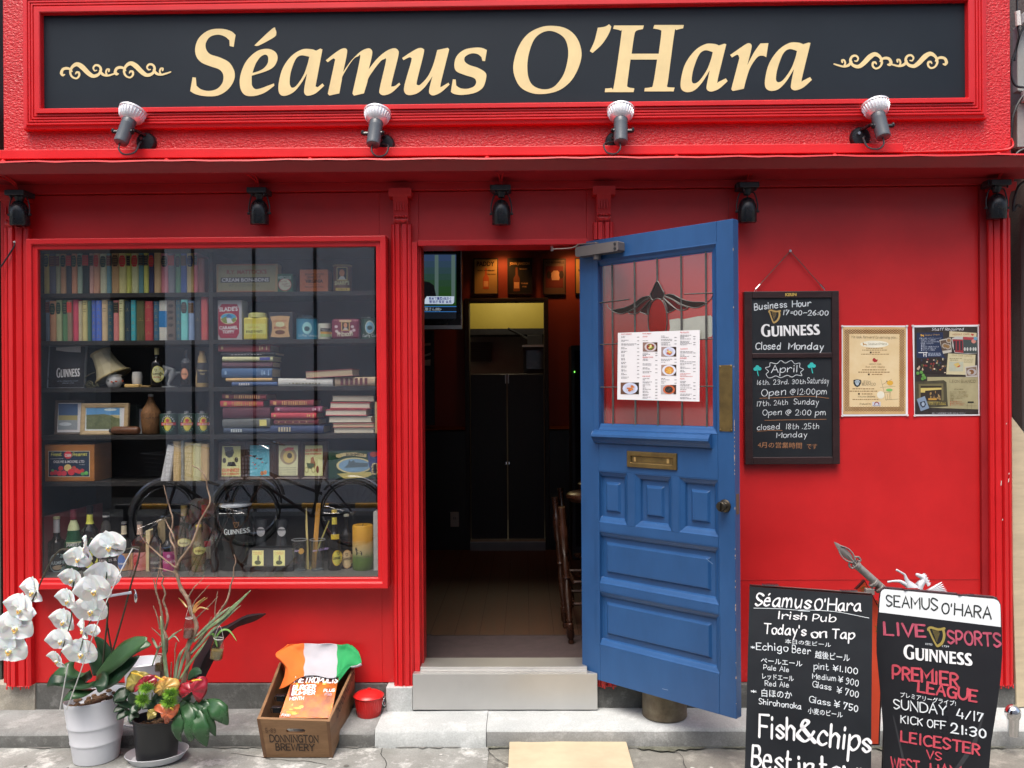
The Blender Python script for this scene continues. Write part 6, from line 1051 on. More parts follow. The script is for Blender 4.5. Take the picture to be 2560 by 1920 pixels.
# bottom row -----------------------------------------------------------------
ZB = ZS[5]
a, b, z0, z1 = ext('R7', 150, 1040, 200, 1545, .07); t = thing('cardboard_tray', 'dark red board with pale edge standing at the bottom left of the window', 'board', (a, .07, ZB)); k = MB(); k.hexa([(a, .05, ZB + .001), (a + .014, .05, ZB + .001), (a + .20, .24, ZB + .001), (a + .186, .24, ZB + .001), (a, .05, z1 - .01), (a + .014, .05, z1 - .01), (a + .20, .24, z1 + .03), (a + .186, .24, z1 + .03)], pr_('#5c2428')); k.build('board', t); k = MB(); k.box(a - .001, a + .0145, .046, .0495, ZB + .001, z1 - .012, pr_('#c0a070')); k.build('edge', t)
GRN = mat('green bottle glass', (.012, .10, .04), .1, var=.1, spec=.6); CLR = mat('clear bottle glass', (.42, .46, .40), .08, trans=.85); AMB = mat('pale amber glass', (.40, .36, .16), .08, trans=.6); LID = pr_
bottle('dark cider bottle with pale pointed neck wrap and round badge', 'R7', 262, ZB, 1540, 1105, 66, BOT, LID('#b8b088'), lab=[('o', 258, 1430, 56, 76, '#88a0a0'), ('o', 258, 1430, 48, 66, '#283438', .0009), ('r', 212, 1408, 312, 1446, '#2c3438', .0012), ('t', 216, 1440, 310, 26, 'BULMERS', '#a8c0c0'), ('o', 262, 1466, 34, 18, '#a89478', .0012)], necklab=(LID('#b0b4b4'), 1235, 1130), neck=.42, shoulder=.5)
bottle('green whiskey bottle with a maroon cap', 'R7', 398, ZB, 1500, 1010, 68, GRN, LID('#5c2430'), lab=[('r', 332, 1250, 462, 1300, '#1c5c38'), ('t', 334, 1295, 460, 24, 'JAMESON', '#c8d0c0'), ('r', 334, 1262, 460, 1272, '#b0bc98', .001)], necklab=(LID('#a8b888'), 1175, 1095), neck=.26, shoulder=.56, caph=.16)
bottle('black bottle with a yellow neck label behind the orchid', 'R7', 528, ZB, 1540, 1020, 64, BOT, CAPK, lab=[('o', 520, 1400, 56, 70, '#c8bc50')], necklab=(LID('#c8c04c'), 1165, 1090), neck=.3, caph=.12)
bottle('dark liqueur bottle with a black and grey cap', 'R7', 658, ZB, 1540, 1075, 64, mat('smoky glass', (.06, .055, .05), .15), CAPK, lab=[('r', 596, 1380, 718, 1500, '#2c2428'), ('t', 600, 1420, 716, 20, 'LIQUEUR', '#a8a0a0')], necklab=(LID('#8c8c8c'), 1112, 1098), shoulder=.66, neck=.2, caph=.14)
bottle('brown ale bottle with a blue and orange label', 'R7', 800, ZB, 1530, 1140, 54, BOT, CAPS, lab=[('r', 744, 1355, 856, 1490, '#a88058'), ('o', 775, 1420, 32, 60, '#4c68a0', .001), ('t', 750, 1440, 815, 18, 'Bombardier', '#d0d4d8')], necklab=(LID('#b8a890'), 1240, 1170))
bottle('brown ale bottle with a pink label', 'R7', 925, ZB, 1530, 1140, 54, BOT, CAPS, lab=[('r', 868, 1345, 980, 1490, '#b07470'), ('o', 892, 1405, 26, 48, '#a03434', .001), ('r', 868, 1440, 980, 1465, '#a8605c', .001)], necklab=(LID('#b09888'), 1240, 1160))
boxy('book', 'cream book with its edge facing out behind the pink label bottle', 'book', 'R7', 972, 1170, 1005, 1540, '#b8ac84', z=ZB, Y=.06, D=.14, part='cover', bev=.001)
boxy('book', 'taller stained cream book standing behind the twisted branch', 'book', 'R7', 1058, 1085, 1125, 1540, '#a89470', z=ZB, Y=.16, D=.1, part='cover', bev=.001)
bottle('dark bottle with grey lettering beside the cream book', 'R7', 1050, ZB, 1530, 1150, 52, BOT, CAPK, lab=[('r', 1004, 1380, 1100, 1500, '#34383a'), ('t', 1008, 1435, 1092, 20, 'SHANKY', '#a0a4a0')], Yc=.08)
bottle('small bottle with a magenta label', 'R7', 1152, ZB, 1530, 1200, 50, BOT, CAPK, lab=[('r', 1104, 1340, 1200, 1500, '#8c2c64'), ('o', 1150, 1375, 12, 14, '#c890a8', .001), ('t', 1110, 1430, 1195, 18, 'CIDER', '#d0b0c0')])
bottle('clear spirit bottle with gold cap and cream oval label', 'R7', 1280, ZB, 1530, 1012, 64, CLR, CAPG, lab=[('o', 1268, 1265, 48, 34, '#b8b070'), ('o', 1268, 1265, 42, 28, '#c8c48c', .0009), ('t', 1240, 1275, 1298, 14, 'Bushel', '#5c5030')], shoulder=.66, neck=.24, caph=.16)
bottle('shorter clear bottle with amber liquid and yellow oval label', 'R7', 1394, ZB, 1540, 1170, 58, AMB, LID('#b89c3c'), lab=[('o', 1392, 1330, 42, 32, '#a8a868'), ('t', 1368, 1338, 1418, 14, 'Irish', '#5c5030')], shoulder=.62, neck=.22, Yc=.07)
bottle('clear bottle with a red cap beside the divider', 'R7', 1440, ZB, 1530, 1030, 50, CLR, LID('#a81c30'), lab=[('r', 1402, 1255, 1474, 1300, '#a82c38'), ('r', 1402, 1302, 1474, 1400, '#b8b49c')], shoulder=.66, neck=.26, caph=.18, Yc=.15)
# giant pint, pump clips, glasses, brushes, stout bottles, candle
PINT = mat('stout black glass', (.008, .012, .012), .12, spec=.6); t, cx, Yc, s, P = roundy('giant_pint', 'oversized model pint of stout with a white rim', 'model pint', 'R8', 285, ZB, [(118, 1528), (124, 1520), (132, 1400), (150, 1280), (152, 1220), (146, 1150), (132, 1100), (128, 1030), (128, 1026), (130, 1024), (130, 1012), (118, 1006), (60, 1004), (0, 1004)], [('glass', 0, 8, PINT), ('foam', 9, 13, mat('foam white', (.66, .72, .78), .4))], Yc=.125)
k = Wrapped(); pl = plane((0, Yc - 140 * s, 1), (0, -1, 0)); brand(k, pl, 'R8', 195, 1202, 376, 1196, 46, I('#b0c4cc')); harp(k, pl, 'R8', 288, 1125, 48, mat('harp copper', (.32, .17, .07), .4)); k.wrap(cx, Yc, 153 * s); k.build('lettering', t)
t, pl, e = boxy('stand', 'black display stand holding two beer cards', 'stand', 'R8', 342, 1455, 742, 1528, '#14181c', z=ZB, Y=.045, D=.12); k = MB(); k.prism([(.065, e[3]), (.16, e[3]), (.16, e[3] + .075), (.10, e[3] + .075)], e[0] + .012, e[1] - .006, pr_('#14181c'), axis='x'); k.build('back_board', t); k = MB()
SPN = (Vector((0, .0645, e[3])), Vector((0, -.075, .035)).normalized())
for x0, x1, y0 in ((416, 508, 1327), (586, 678, 1327)):
    rect(k, SPN, 'R8', x0, y0, x1, 1452, I('#b8b080'), .002); rect(k, SPN, 'R8', x0 + 5, y0 + 6, x1 - 5, 1447, I('#c8c878'), .0024); line(k, SPN, 'R8', x0 + 10, 1348, x1 - 10, 1346, 9, 'Lovely day for', I('#a84c34'), 'type', off=.003); line(k, SPN, 'R8', x0 + 14, 1362, x1 - 14, 1360, 9, 'a GUINNESS', I('#a84c34'), 'type', off=.003); oval(k, SPN, 'R8', (x0 + x1) / 2, 1425, 26, 18, I('#3c4430'), .003, 12); oval(k, SPN, 'R8', (x0 + x1) / 2 + 4, 1390, 9, 24, I('#5c5440'), .0034, 10)
k.build('beer_card', t)
for cx, lab in ((487, 'left beer font with a round white badge'), (653, 'right beer font with a round white badge')):
    t, c, Yc, s, P = roundy('beer_font', lab, 'beer font', 'R8', cx, e[3] - .0005, [(50, 1455), (44, 1330), (36, 1240), (30, 1215), (44, 1200), (50, 1160), (48, 1125), (20, 1118), (0, 1116)], [('font', 0, 8, mat('smoked font plastic', (.10, .11, .12), .15))], Yc=.19, group='beer fonts behind the card stand'); k = MB(); pl = plane((0, Yc - 51 * s, 1), (0, -1, 0)); oval(k, pl, 'R8', cx - 2, 1178, 33, 38, I('#c0c0b8'), .001); rect(k, pl, 'R8', cx - 36, 1158, cx + 32, 1168, I('#4c5054'), .0015); k.build('badge', t)
PGL = glass_mat('pint glass', (.90, .93, .94), refl=.12, f0=.45)
for cx, lab, col in ((795, 'left pint glass with a yellow badge', '#c09048'), (938, 'right pint glass with purple lettering', '#8c78b0')):
    t, c, Yc, s, P = roundy('pint_glass', lab, 'glass', 'R8', cx, ZB, [(48, 1520), (50, 1512), (54, 1440), (60, 1330), (62, 1275)], [], Yc=.075, group='empty pint glasses'); k = MB(); k.lathe(P, PGL, M=Matrix.Translation((c, Yc, 0)), seg=26, close=False); k.lathe([(p[0] - .0018, p[1]) for p in P], PGL, M=Matrix.Translation((c, Yc, 0)), seg=26, close=False); k.tube([Vector((c + P[-1][0] * cos(i * pi / 13), Yc + P[-1][0] * sin(i * pi / 13), P[-1][1])) for i in range(26)], .0011, mat('glass rim', (.6, .64, .66), .1), seg=4, closed=True); k.build('glass', t); k = MB(); k.lathe([(.001, P[0][1]), (P[0][0], P[0][1]), (P[0][0] + .001, P[0][1] + .006), (.001, P[0][1] + .007)], mat('thick glass foot', (.55, .62, .66), .08, trans=.6), M=Matrix.Translation((c, Yc, 0)), seg=24); k.build('foot', t)
    k = Wrapped(); pl = plane((0, Yc - 60 * s, 1), (0, -1, 0)); k.disc(pl, 'R8', cx + 10, 1335, 20, 24, I(col)) if cx < 900 else line(k, pl, 'R8', 945, 1335, 1020, 1325, 20, 'Whiskey', I('#9c8cc0'), 'hand', w=.16); line(k, pl, 'R8', cx - 40, 1340, cx - 2, 1332, 14, 'Ale', I('#a898c8'), 'hand', w=.16); k.wrap(c, Yc, 61 * s); k.build('badge', t)
for pts, w_, c, lab in (([(862, 1490), (850, 1130), (848, 985)], (.006, .005, .002), '#b0a068', 'thin reed stick with a green tip standing between the pint glasses'), ([(905, 1480), (925, 1215), (945, 950)], (.011, .011, .011), '#b08038', 'flat pale wooden stick standing in the right pint glass'), ([(880, 1480), (960, 1260), (1030, 1090)], (.004, .004, .003), '#8c8448', 'slim reed leaning right behind the pint glasses')):
    k = MB(); k.tube([W('R8', x, y, .10 + .01 * i) for i, (x, y) in enumerate(pts)], list(w_), pr_(c), seg=6, flat=.45); tag(k.build('stick'), uniq(lab), 'stick', 'sticks behind the pint glasses')
bottle('stout bottle with gold foil neck and yellow oval label', 'R8', 1075, ZB, 1528, 1050, 56, BOT, LID('#b09838'), lab=[('o', 1090, 1390, 36, 62, '#c89c2c'), ('o', 1090, 1390, 30, 54, '#d8b048', .0009), ('g', 1058, 1402, 1128, 24, '#201c10'), ('h', 1100, 1352, 26, '#201c10'), ('r', 1045, 1200, 1105, 1240, '#c8a030')], necklab=(LID('#c8b048'), 1165, 1110), neck=.4, shoulder=.48)
bottle('dark stout bottle with a pale buff oval label and cream cap', 'R8', 1170, ZB, 1500, 1070, 52, BOT, LID('#c8c0a0'), lab=[('o', 1172, 1398, 44, 74, '#a88458'), ('o', 1172, 1398, 38, 66, '#c0a078', .0009), ('g', 1138, 1405, 1208, 22, '#3c2c1c'), ('h', 1170, 1360, 26, '#3c2c1c')], Yc=.13, caph=.045)
WAX = ramp_mat('layered candle wax', [(0, '#4c6424'), (.28, '#6c9038'), (.42, '#c8b888'), (.58, '#d8b878'), (.68, '#d8a038'), (1, '#e0a830')], noise=.10, nscale=5, rough=.45)
t, cx, Yc, s, P = roundy('candle', 'thick pillar candle shading from green to orange with a black horse', 'candle', 'R8', 1300, ZB, [(80, 1520), (82, 1512), (82, 1175), (76, 1166), (50, 1172), (0, 1176)], [('wax', 0, 5, WAX)], Yc=.10)
k = MB(); k.tube([(cx, Yc, P[-1][1]), (cx + .002, Yc, P[-1][1] + .012)], .0015, BLACKM); k.build('wick', t); k = Wrapped(); pl = plane((0, Yc - 82 * s, 1), (0, -1, 0))
patch(k, pl, 'R8', [(1235, 1310), (1245, 1302), (1250, 1318), (1262, 1330), (1285, 1332), (1294, 1345), (1290, 1368), (1284, 1366), (1282, 1350), (1258, 1350), (1250, 1368), (1243, 1366), (1246, 1345), (1238, 1330)], I('#1c1c1c'), .0008); line(k, pl, 'R8', 1225, 1395, 1345, 1388, 20, "Seamus O'Hara", I('#54583c'), 'hand', w=.14, slant=.2); line(k, pl, 'R8', 1240, 1412, 1310, 1410, 8, 'IRISH PUB', I('#44582c'), 'type'); k.wrap(cx, Yc, 82 * s); k.build('print', t)
t, pl, e = boxy('booklet', 'thin white booklet standing upright beside the candle', 'booklet', 'R8', 1385, 1020, 1416, 1528, '#a8a8a4', z=ZB, Y=.06, D=.13, bev=.001); boxy('book', 'narrow cream book standing at the right end of the fourth shelf', 'book', 'R8', 1395, 142, 1418, 394, '#b8a078', z=ZS[3], Y=.05, D=.13, part='cover', bev=.001)
# ------------------------------------------------------------------ hanging chalkboard
CB = mat('chalkboard', (.016, .019, .023), .38, var=.35, vs=3, bump=.04, bs=200); FRD = mat('stained board frame', (.030, .014, .014), .35, var=.3, vs=6, stretch=(1, 1, 5), bump=.1, bs=60)
CHALK = mat('chalk marker white', (.66, .72, .76), .8, var=.12, vs=60); CW = mat('printed white', (.80, .82, .84), .5); CBR = mat('chalk marker copper', (.36, .17, .08), .7, var=.2, vs=60); CTQ = mat('chalk marker turquoise', (.03, .48, .46), .7)
t = thing('hanging_chalkboard', 'dark framed chalkboard with opening hours hung by a chain on the red wall', 'chalkboard', (1.2, -.02, 1.185))
fx0, fx1, fz0, fz1 = .992, 1.419, 1.184, 1.967; a, b = W('P7', 110, 0, -.025).x, W('P7', 680, 0, -.025).x; zt = W('P7', 400, 415, -.025).z; zm1, zm0 = W('P7', 400, 808, -.025).z, W('P7', 400, 844, -.025).z; zb = W('P7', 400, 1552, -.025).z
k = MB(); k.box(fx0, a, -.030, -.001, fz0, fz1, FRD); k.box(b, fx1, -.030, -.001, fz0, fz1, FRD); k.box(a, b, -.0298, -.001, zt, fz1, FRD); k.box(a, b, -.0298, -.001, fz0, zb, FRD); k.box(a, b, -.0296, -.001, zm0, zm1, FRD); k.build('frame', t, bev=.0025)
k = MB(); k.box(a, b, -.022, -.004, zm1, zt, CB); k.box(a, b, -.022, -.004, zb, zm0, CB); k.build('board', t)
HP = plane((0, -.022, 1.5), (0, -1, 0)); FP = plane((0, -.0298, 1.5), (0, -1, 0)); k = MB(); line(k, FP, 'P7', 352, 402, 432, 400, 22, 'KIRIN', mat('gold print', (.52, .36, .08), .5), 'type', bold=.035)
def cl(x0, y0, x1, y1, h, s, m=CHALK, w=.13, **kw): line(k, HP, 'P7', x0, y0, x1, y1, h, s, m, 'hand', w=w * .84, jit=.035, slant=.08, **kw)
cl(132, 502, 362, 480, 46, 'Business', w=.17); cl(402, 480, 535, 470, 42, 'Hour', w=.17); cl(335, 536, 660, 540, 34, '17=00~26:00', w=.17); cl(140, 782, 320, 782, 48, 'Closed', w=.16); cl(375, 780, 622, 784, 46, 'Monday', w=.16)
brand(k, HP, 'P7', 178, 692, 600, 684, 88, CW); harp(k, HP, 'P7', 275, 548, 98, mat('harp gold', (.50, .34, .12), .4))
cl(252, 950, 440, 944, 50, 'April', w=.11); cl(147, 1036, 498, 1028, 32, '16th. 23rd. 30th', w=.13); cl(508, 1024, 662, 1026, 40, 'Saturday', w=.12); cl(182, 1118, 360, 1106, 46, 'Open', w=.11); cl(385, 1106, 650, 1102, 40, '@12:00pm', w=.11)
cl(147, 1190, 372, 1176, 34, '17th. 24th', w=.13); cl(412, 1174, 588, 1178, 40, 'Sunday', w=.12); cl(190, 1254, 328, 1250, 38, 'Open', w=.12); cl(352, 1252, 642, 1252, 38, '@ 2:00 pm', w=.12); cl(152, 1358, 314, 1352, 40, 'closed', w=.12); cl(355, 1352, 595, 1350, 38, '18th .25th', w=.12); cl(290, 1414, 505, 1408, 38, 'Monday', w=.11)
line(k, HP, 'P7', 155, 1482, 470, 1488, 34, '4月の営業時間', CBR, 'type'); line(k, HP, 'P7', 505, 1492, 578, 1494, 32, 'です', CBR, 'type')
for p_ in ([(170, 1132), (340, 1126), (520, 1118), (665, 1132)], [(205, 1290), (400, 1286), (645, 1282)], [(152, 1368), (250, 1362), (330, 1362)]): pen(k, HP, 'P7', p_, 3.5, CBR)
pen(k, HP, 'P7', [(230, 985), (215, 960), (232, 940), (210, 915), (240, 905), (245, 878), (290, 885), (320, 862), (352, 880), (395, 862), (420, 886), (455, 880), (455, 910), (482, 925), (462, 945), (470, 970), (430, 965), (400, 980), (365, 968), (320, 985), (285, 972), (250, 985), (230, 985)], 4, CHALK)
for cx, cy in ((152, 925), (540, 905)):
    for dx, dy in ((-14, -2), (0, -16), (15, -4)): oval(k, HP, 'P7', cx + dx, cy + dy, 15, 13, CTQ, .0014 + (dx + 20) * .00001, 12)
    pen(k, HP, 'P7', [(cx, cy), (cx + 2, cy + 22), (cx + 8, cy + 46)], 6, CTQ)
k.build('lettering', t)
k = MB(); n = W('P7', 388, 78, -.012); STL = mat('chain steel', (.30, .28, .26), .35, metal=.8)
for x in (140, 632):
    e = W('P7', x, 352, -.016); d = e - n; c = int(d.length / .0062)
    for i in range(c):
        p = n + d * (i / c) ; q = n + d * ((i + 1.35) / c); o = Vector((0, .0014, 0)) if i % 2 else Vector((d.z, 0, -d.x)).normalized() * .0016
        k.tube([p + o, q + o, q - o, p - o], .0009, STL, seg=4, closed=True)
    k.tube([e - d.normalized() * .03, e], .0035, CHROME, seg=6); k.tube([e, e + Vector((-.006, 0, -.012)), e + Vector((.006, 0, -.012))], .0012, CHROME, seg=5, closed=True)
k.build('chain', t); k = MB(); k.lathe([(.006, 0), (.006, .003), (.002, .012), (.002, .016)], CHROME, M=Matrix.Translation(n + Vector((0, -.004, 0))) @ Matrix.Rotation(radians(-90), 4, 'X'), seg=10); k.build('nail', t)
# ------------------------------------------------------------------ two posters
PF = mat('white poster film', (.80, .78, .82), .25, var=.05)
def poster(r, o, i, label, m):
    P0 = plane((0, -.003, 1.6), (0, -1, 0)); c = WP(r, *o[2], P0); t = thing('poster', label, 'poster', (c.x, -.003, c.z), 'posters beside the chalkboard'); k = MB(); patch(k, P0, r, o, PF, 0); k.build('backing', t, solid=.0015)
    k = MB(); P1 = plane((0, -.0045, 1.6), (0, -1, 0)); patch(k, P1, r, i, m, 0); k.build('sheet', t); k = MB()
    for x, y in o: oval(k, plane((0, -.006, 1.6), (0, -1, 0)), r, x + (8 if x < 300 else -8), y + (8 if y < 300 else -8), 22, 17, mat('clear pin', (.7, .66, .66), .2), 0, 10)
    k.build('pin', t, solid=.003); return t, plane((0, -.0048, 1.6), (0, -1, 0))
PARCH = mat('parchment print', (.68, .50, .26), .5, col2=(.52, .31, .12), vs=7, detail=6)
t, pl = poster('Q1', [(62, 60), (1152, 58), (1160, 1555), (62, 1565)], [(80, 82), (1130, 84), (1124, 1528), (84, 1530)], 'parchment coloured poster reading We look forward to serving you', PARCH)
k = MB(); KN = ink('#6b4220'); patch(k, pl, 'Q1', [(190, 200), (1015, 200), (1010, 1410), (195, 1410)], mat('parchment centre', (.76, .62, .38), .5, col2=(.70, .53, .28), vs=9), .0001)
for x0, y0, x1, y1, nx, ny in ((108, 125, 1100, 195, 22, 2), (108, 1408, 1100, 1480, 22, 2), (108, 198, 182, 1405, 2, 28), (1024, 198, 1100, 1405, 2, 28)):
    for i in range(nx):
        for j in range(ny):
            a, b = x0 + (x1 - x0) * i / nx, x0 + (x1 - x0) * (i + 1) / nx; c, d = y0 + (y1 - y0) * j / ny, y0 + (y1 - y0) * (j + 1) / ny; pen(k, pl, 'Q1', [(a, c), (b, d)], 6, KN, .0004, False); pen(k, pl, 'Q1', [(b, c), (a, d)], 6, KN, .00044, False)
KT = ink('#4a3420'); line(k, pl, 'Q1', 218, 268, 990, 272, 42, 'We look forward to serving you...', KT, 'hand', .0005, w=.15, slant=.15, nib=(.6, .6))
oval(k, pl, 'Q1', 605, 368, 235, 58, mat('pale print glow', (.80, .78, .64), .5), .0003, 24); line(k, pl, 'Q1', 500, 380, 805, 376, 34, "Seamus O'Hara", ink('#8a8468'), 'hand', .0006, w=.1, slant=.15); patch(k, pl, 'Q1', [(405, 345), (420, 340), (430, 362), (465, 366), (478, 388), (468, 388), (455, 376), (430, 378), (420, 392), (412, 390), (416, 365)], ink('#b88a34'), .0006)
GT = ink('#9a7a50')
for x, y, w_, h in ((468, 430, 275, 12), (400, 460, 410, 12), (570, 495, 130, 14), (385, 528, 465, 12), (400, 786, 400, 16), (335, 824, 520, 16), (560, 862, 175, 16), (240, 1100, 360, 16), (190, 1140, 460, 16), (395, 1185, 175, 16), (240, 1278, 440, 14)): greek(k, pl, 'Q1', x, y, w_, GT, h, .0005)
for x, y in ((528, 492), (495, 855), (332, 1178)): rect(k, pl, 'Q1', x, y, x + 30, y + 28, KT, .0006)
patch(k, pl, 'Q1', [(568, 632), (585, 600), (608, 598), (632, 622), (662, 624), (645, 660), (605, 668), (585, 655)], ink('#a4282c'), .0006); line(k, pl, 'Q1', 515, 708, 718, 708, 20, 'HEIMAT CAFE', KT, 'type', .0005); line(k, pl, 'Q1', 458, 755, 770, 755, 26, 'Book  Cafe  Closing', GT, 'hand', .0005, w=.12, slant=.2)
patch(k, pl, 'Q1', [(255, 962), (318, 950), (380, 960), (380, 1020), (355, 1062), (318, 1080), (280, 1062), (255, 1020)], ink('#24282c'), .0006); patch(k, pl, 'Q1', [(275, 985), (300, 962), (345, 962), (365, 990), (350, 1010), (340, 1045), (318, 1055), (298, 1045), (285, 1012)], ink('#a8b8c4'), .0009)
for x in (300, 335): oval(k, pl, 'Q1', x, 995, 9, 6, ink('#24282c'), .0012, 8)
line(k, pl, 'Q1', 392, 1012, 540, 1012, 38, 'LEON', KT, 'hand', .0006, w=.09, serif=.06); line(k, pl, 'Q1', 400, 1052, 622, 1052, 40, 'BIANCO', KT, 'hand', .0006, w=.09, serif=.06); line(k, pl, 'Q1', 330, 1250, 465, 1250, 22, 'ITALIAN', KT, 'type', .0005); line(k, pl, 'Q1', 478, 1250, 612, 1248, 26, 'Ottimia', KT, 'hand', .0005, w=.14, slant=.25)
for p_ in ([(710, 950), (800, 1305)], [(700, 1085), (950, 1068)], [(735, 1040), (890, 950)], [(760, 1170), (870, 1165), (880, 1290)], [(780, 1290), (1000, 1280)], [(820, 1200), (826, 1290)], [(850, 1170), (858, 1285)]): pen(k, pl, 'Q1', p_, 3, KT, .0007, False)
oval(k, pl, 'Q1', 862, 1010, 52, 40, ink('#d8a83c'), .0008); oval(k, pl, 'Q1', 850, 1128, 55, 24, ink('#78b868'), .0008); rect(k, pl, 'Q1', 800, 975, 820, 990, KT, .0009); oval(k, pl, 'Q1', 708, 1210, 62, 62, mat('pale print glow', (.80, .78, .64), .5), .0006)
line(k, pl, 'Q1', 360, 1372, 540, 1368, 26, 'Produced by', KT, 'hand', .0005, w=.13, slant=.15); rect(k, pl, 'Q1', 568, 1325, 706, 1398, ink('#c8ccd8'), .0006)
pen(k, pl, 'Q1', [(605, 1368), (618, 1338), (640, 1330), (665, 1340), (678, 1366)], 15, ink('#8c2428'), .0009); line(k, pl, 'Q1', 580, 1394, 695, 1394, 14, 'KENMIN', KT, 'type', .0009); k.build('print', t)
DWB = mat('dark boards print', (.045, .036, .030), .45, col2=(.025, .02, .018), vs=6, stretch=(9, 1, 1))
t, pl = poster('Q2', [(38, 55), (1160, 45), (1180, 1552), (72, 1562)], [(72, 88), (1122, 74), (1136, 1530), (82, 1532)], 'dark collage poster headed Staff Required', DWB)
k = MB(); k_ = k; line(k, pl, 'Q2', 362, 142, 885, 138, 46, 'Staff Required', CW, 'hand', .0008, w=.17, slant=.22, nib=(.5, .55))
NVY = ink('#1c2c4c'); patch(k, pl, 'Q2', [(110, 180), (545, 170), (560, 560), (600, 600), (300, 620), (110, 590)], NVY, .0003); line(k, pl, 'Q2', 245, 228, 485, 220, 24, "Seamus O'Hara", ink('#b89860'), 'hand', .0006, w=.12, slant=.15); patch(k, pl, 'Q2', [(172, 205), (190, 200), (200, 215), (225, 210), (232, 245), (222, 246), (212, 232), (195, 232), (182, 244), (178, 225)], ink('#c89c3c'), .0006)
for i, s in enumerate(('武蔵小山唯一のアイリッシュパブ', '店舗スタッフ募集中!', '22:00~27:00の間', '時給 1230円~', '◆週1~', '◆閉店まで勤務できる方', '◆元気のある若い方', '◆ダブルワーク歓迎')): line(k, pl, 'Q2', 155 + 24 * (i > 0), 282 + 28 * i, 155 + 24 * (i > 0) + [365, 245, 300, 220, 95, 300, 250, 230][i], 280 + 28 * i, 20, s, ink('#b0b8c8'), 'type', .0006)
for x0, y0, x1, y1 in ((140, 502, 290, 514), (222, 516, 232, 575), (262, 495, 272, 580), (222, 540, 268, 548)): rect(k, pl, 'Q2', x0, y0, x1, y1, CW, .0006)
for i in range(3): greek(k, pl, 'Q2', 300, 512 + 20 * i, 215, ink('#98a4b8'), 11, .0006)
CRM = ink('#c8bc98'); patch(k, pl, 'Q2', [(655, 152), (1105, 182), (1100, 250), (648, 250)], CRM, .0006); line(k, pl, 'Q2', 708, 222, 985, 214, 30, 'HEIMAT CAFE', ink('#9c5c44'), 'type', .0009); patch(k, pl, 'Q2', [(1008, 205), (1022, 188), (1040, 200), (1062, 196), (1052, 222), (1030, 230)], ink('#b03434'), .0009)
patch(k, pl, 'Q2', [(695, 270), (770, 240), (1115, 250), (1112, 520), (950, 530), (740, 510), (700, 400)], ink('#b8b8b4'), .0009); patch(k, pl, 'Q2', [(702, 285), (875, 290), (885, 515), (745, 500)], ink('#8c2c34'), .0012); patch(k, pl, 'Q2', [(875, 250), (1110, 262), (1110, 515), (885, 518)], ink('#3c4848'), .0014); patch(k, pl, 'Q2', [(880, 245), (1100, 255), (1100, 300), (880, 290)], ink('#a43c44'), .0018)
for x in (720, 775, 830): patch(k, pl, 'Q2', [(x, 315), (x + 34, 315), (x + 34, 470), (x + 4, 470)], ink('#2c2c34'), .0018)
for x in (905, 950, 1000, 1050, 1085): oval(k, pl, 'Q2', x, 450, 16, 32, ink('#b8bcb8'), .002, 10)
oval(k, pl, 'Q2', 1052, 320, 38, 36, ink('#c88478'), .0022); oval(k, pl, 'Q2', 1082, 275, 32, 30, ink('#6c9cb4'), .0024)
patch(k, pl, 'Q2', [(485, 300), (672, 260), (690, 500), (548, 528)], ink('#c0bcb0'), .0012); patch(k, pl, 'Q2', [(500, 312), (662, 280), (676, 462), (530, 480)], ink('#5c4c40'), .0016)
for x, y in ((640, 305), (575, 395), (625, 410)): oval(k, pl, 'Q2', x, y, 48, 46, ink('#a8a094'), .0019); oval(k, pl, 'Q2', x, y, 30, 28, ink('#8c6c44'), .0022)
patch(k, pl, 'Q2', [(630, 520), (1085, 545), (1070, 880), (600, 868)], ink('#c4bc98'), .0008); greek(k, pl, 'Q2', 655, 600, 205, ink('#8c8460'), 12, .0012); greek(k, pl, 'Q2', 665, 626, 130, ink('#8c8460'), 12, .0012); line(k, pl, 'Q2', 700, 562, 1020, 575, 30, 'Book Cafe Closing', ink('#a89870'), 'hand', .0012, w=.12, slant=.2); rect(k, pl, 'Q2', 648, 660, 882, 820, ink('#b0b4a0'), .0011); patch(k, pl, 'Q2', [(720, 700), (800, 670), (830, 720), (770, 760)], ink('#c8b068'), .0014); patch(k, pl, 'Q2', [(782, 735), (828, 715), (832, 735), (790, 755)], ink('#a84c34'), .0016)
for i in range(4): greek(k, pl, 'Q2', 895, 615 + i * 18, 150, ink('#a8a07c'), 8, .0012)
patch(k, pl, 'Q2', [(112, 600), (275, 600), (290, 590), (485, 575), (600, 620), (600, 862), (415, 862), (110, 838)], ink('#241c1c'), .0008); rq = random.Random(12)
for i in range(46):
    x, y = rq.uniform(125, 585), rq.uniform(615, 840); oval(k, pl, 'Q2', x, y, rq.uniform(8, 24), rq.uniform(8, 26), ink(rq.choice(['#6c4c2c', '#b8a08c', '#7c2c2c', '#3c4c34', '#a8602c', '#c8b8a0', '#2c3048', '#8c5c44'])), .001 + i * .00002, 9)
for x, y in ((125, 850), (185, 835), (215, 885), (240, 925), (205, 940)): oval(k, pl, 'Q2', x, y, 27, 27, ink('#5c9444'), .0022, 12)
patch(k, pl, 'Q2', [(912, 745), (1110, 718), (1122, 910), (925, 912)], ink('#bcb8b0'), .0012); patch(k, pl, 'Q2', [(928, 762), (1098, 740), (1108, 885), (940, 895)], ink('#7c6858'), .0016); oval(k, pl, 'Q2', 1020, 830, 78, 58, ink('#a8a4a4'), .0018); oval(k, pl, 'Q2', 1015, 830, 44, 40, ink('#7c5434'), .002); oval(k, pl, 'Q2', 985, 840, 24, 22, ink('#b8b0a0'), .0022)
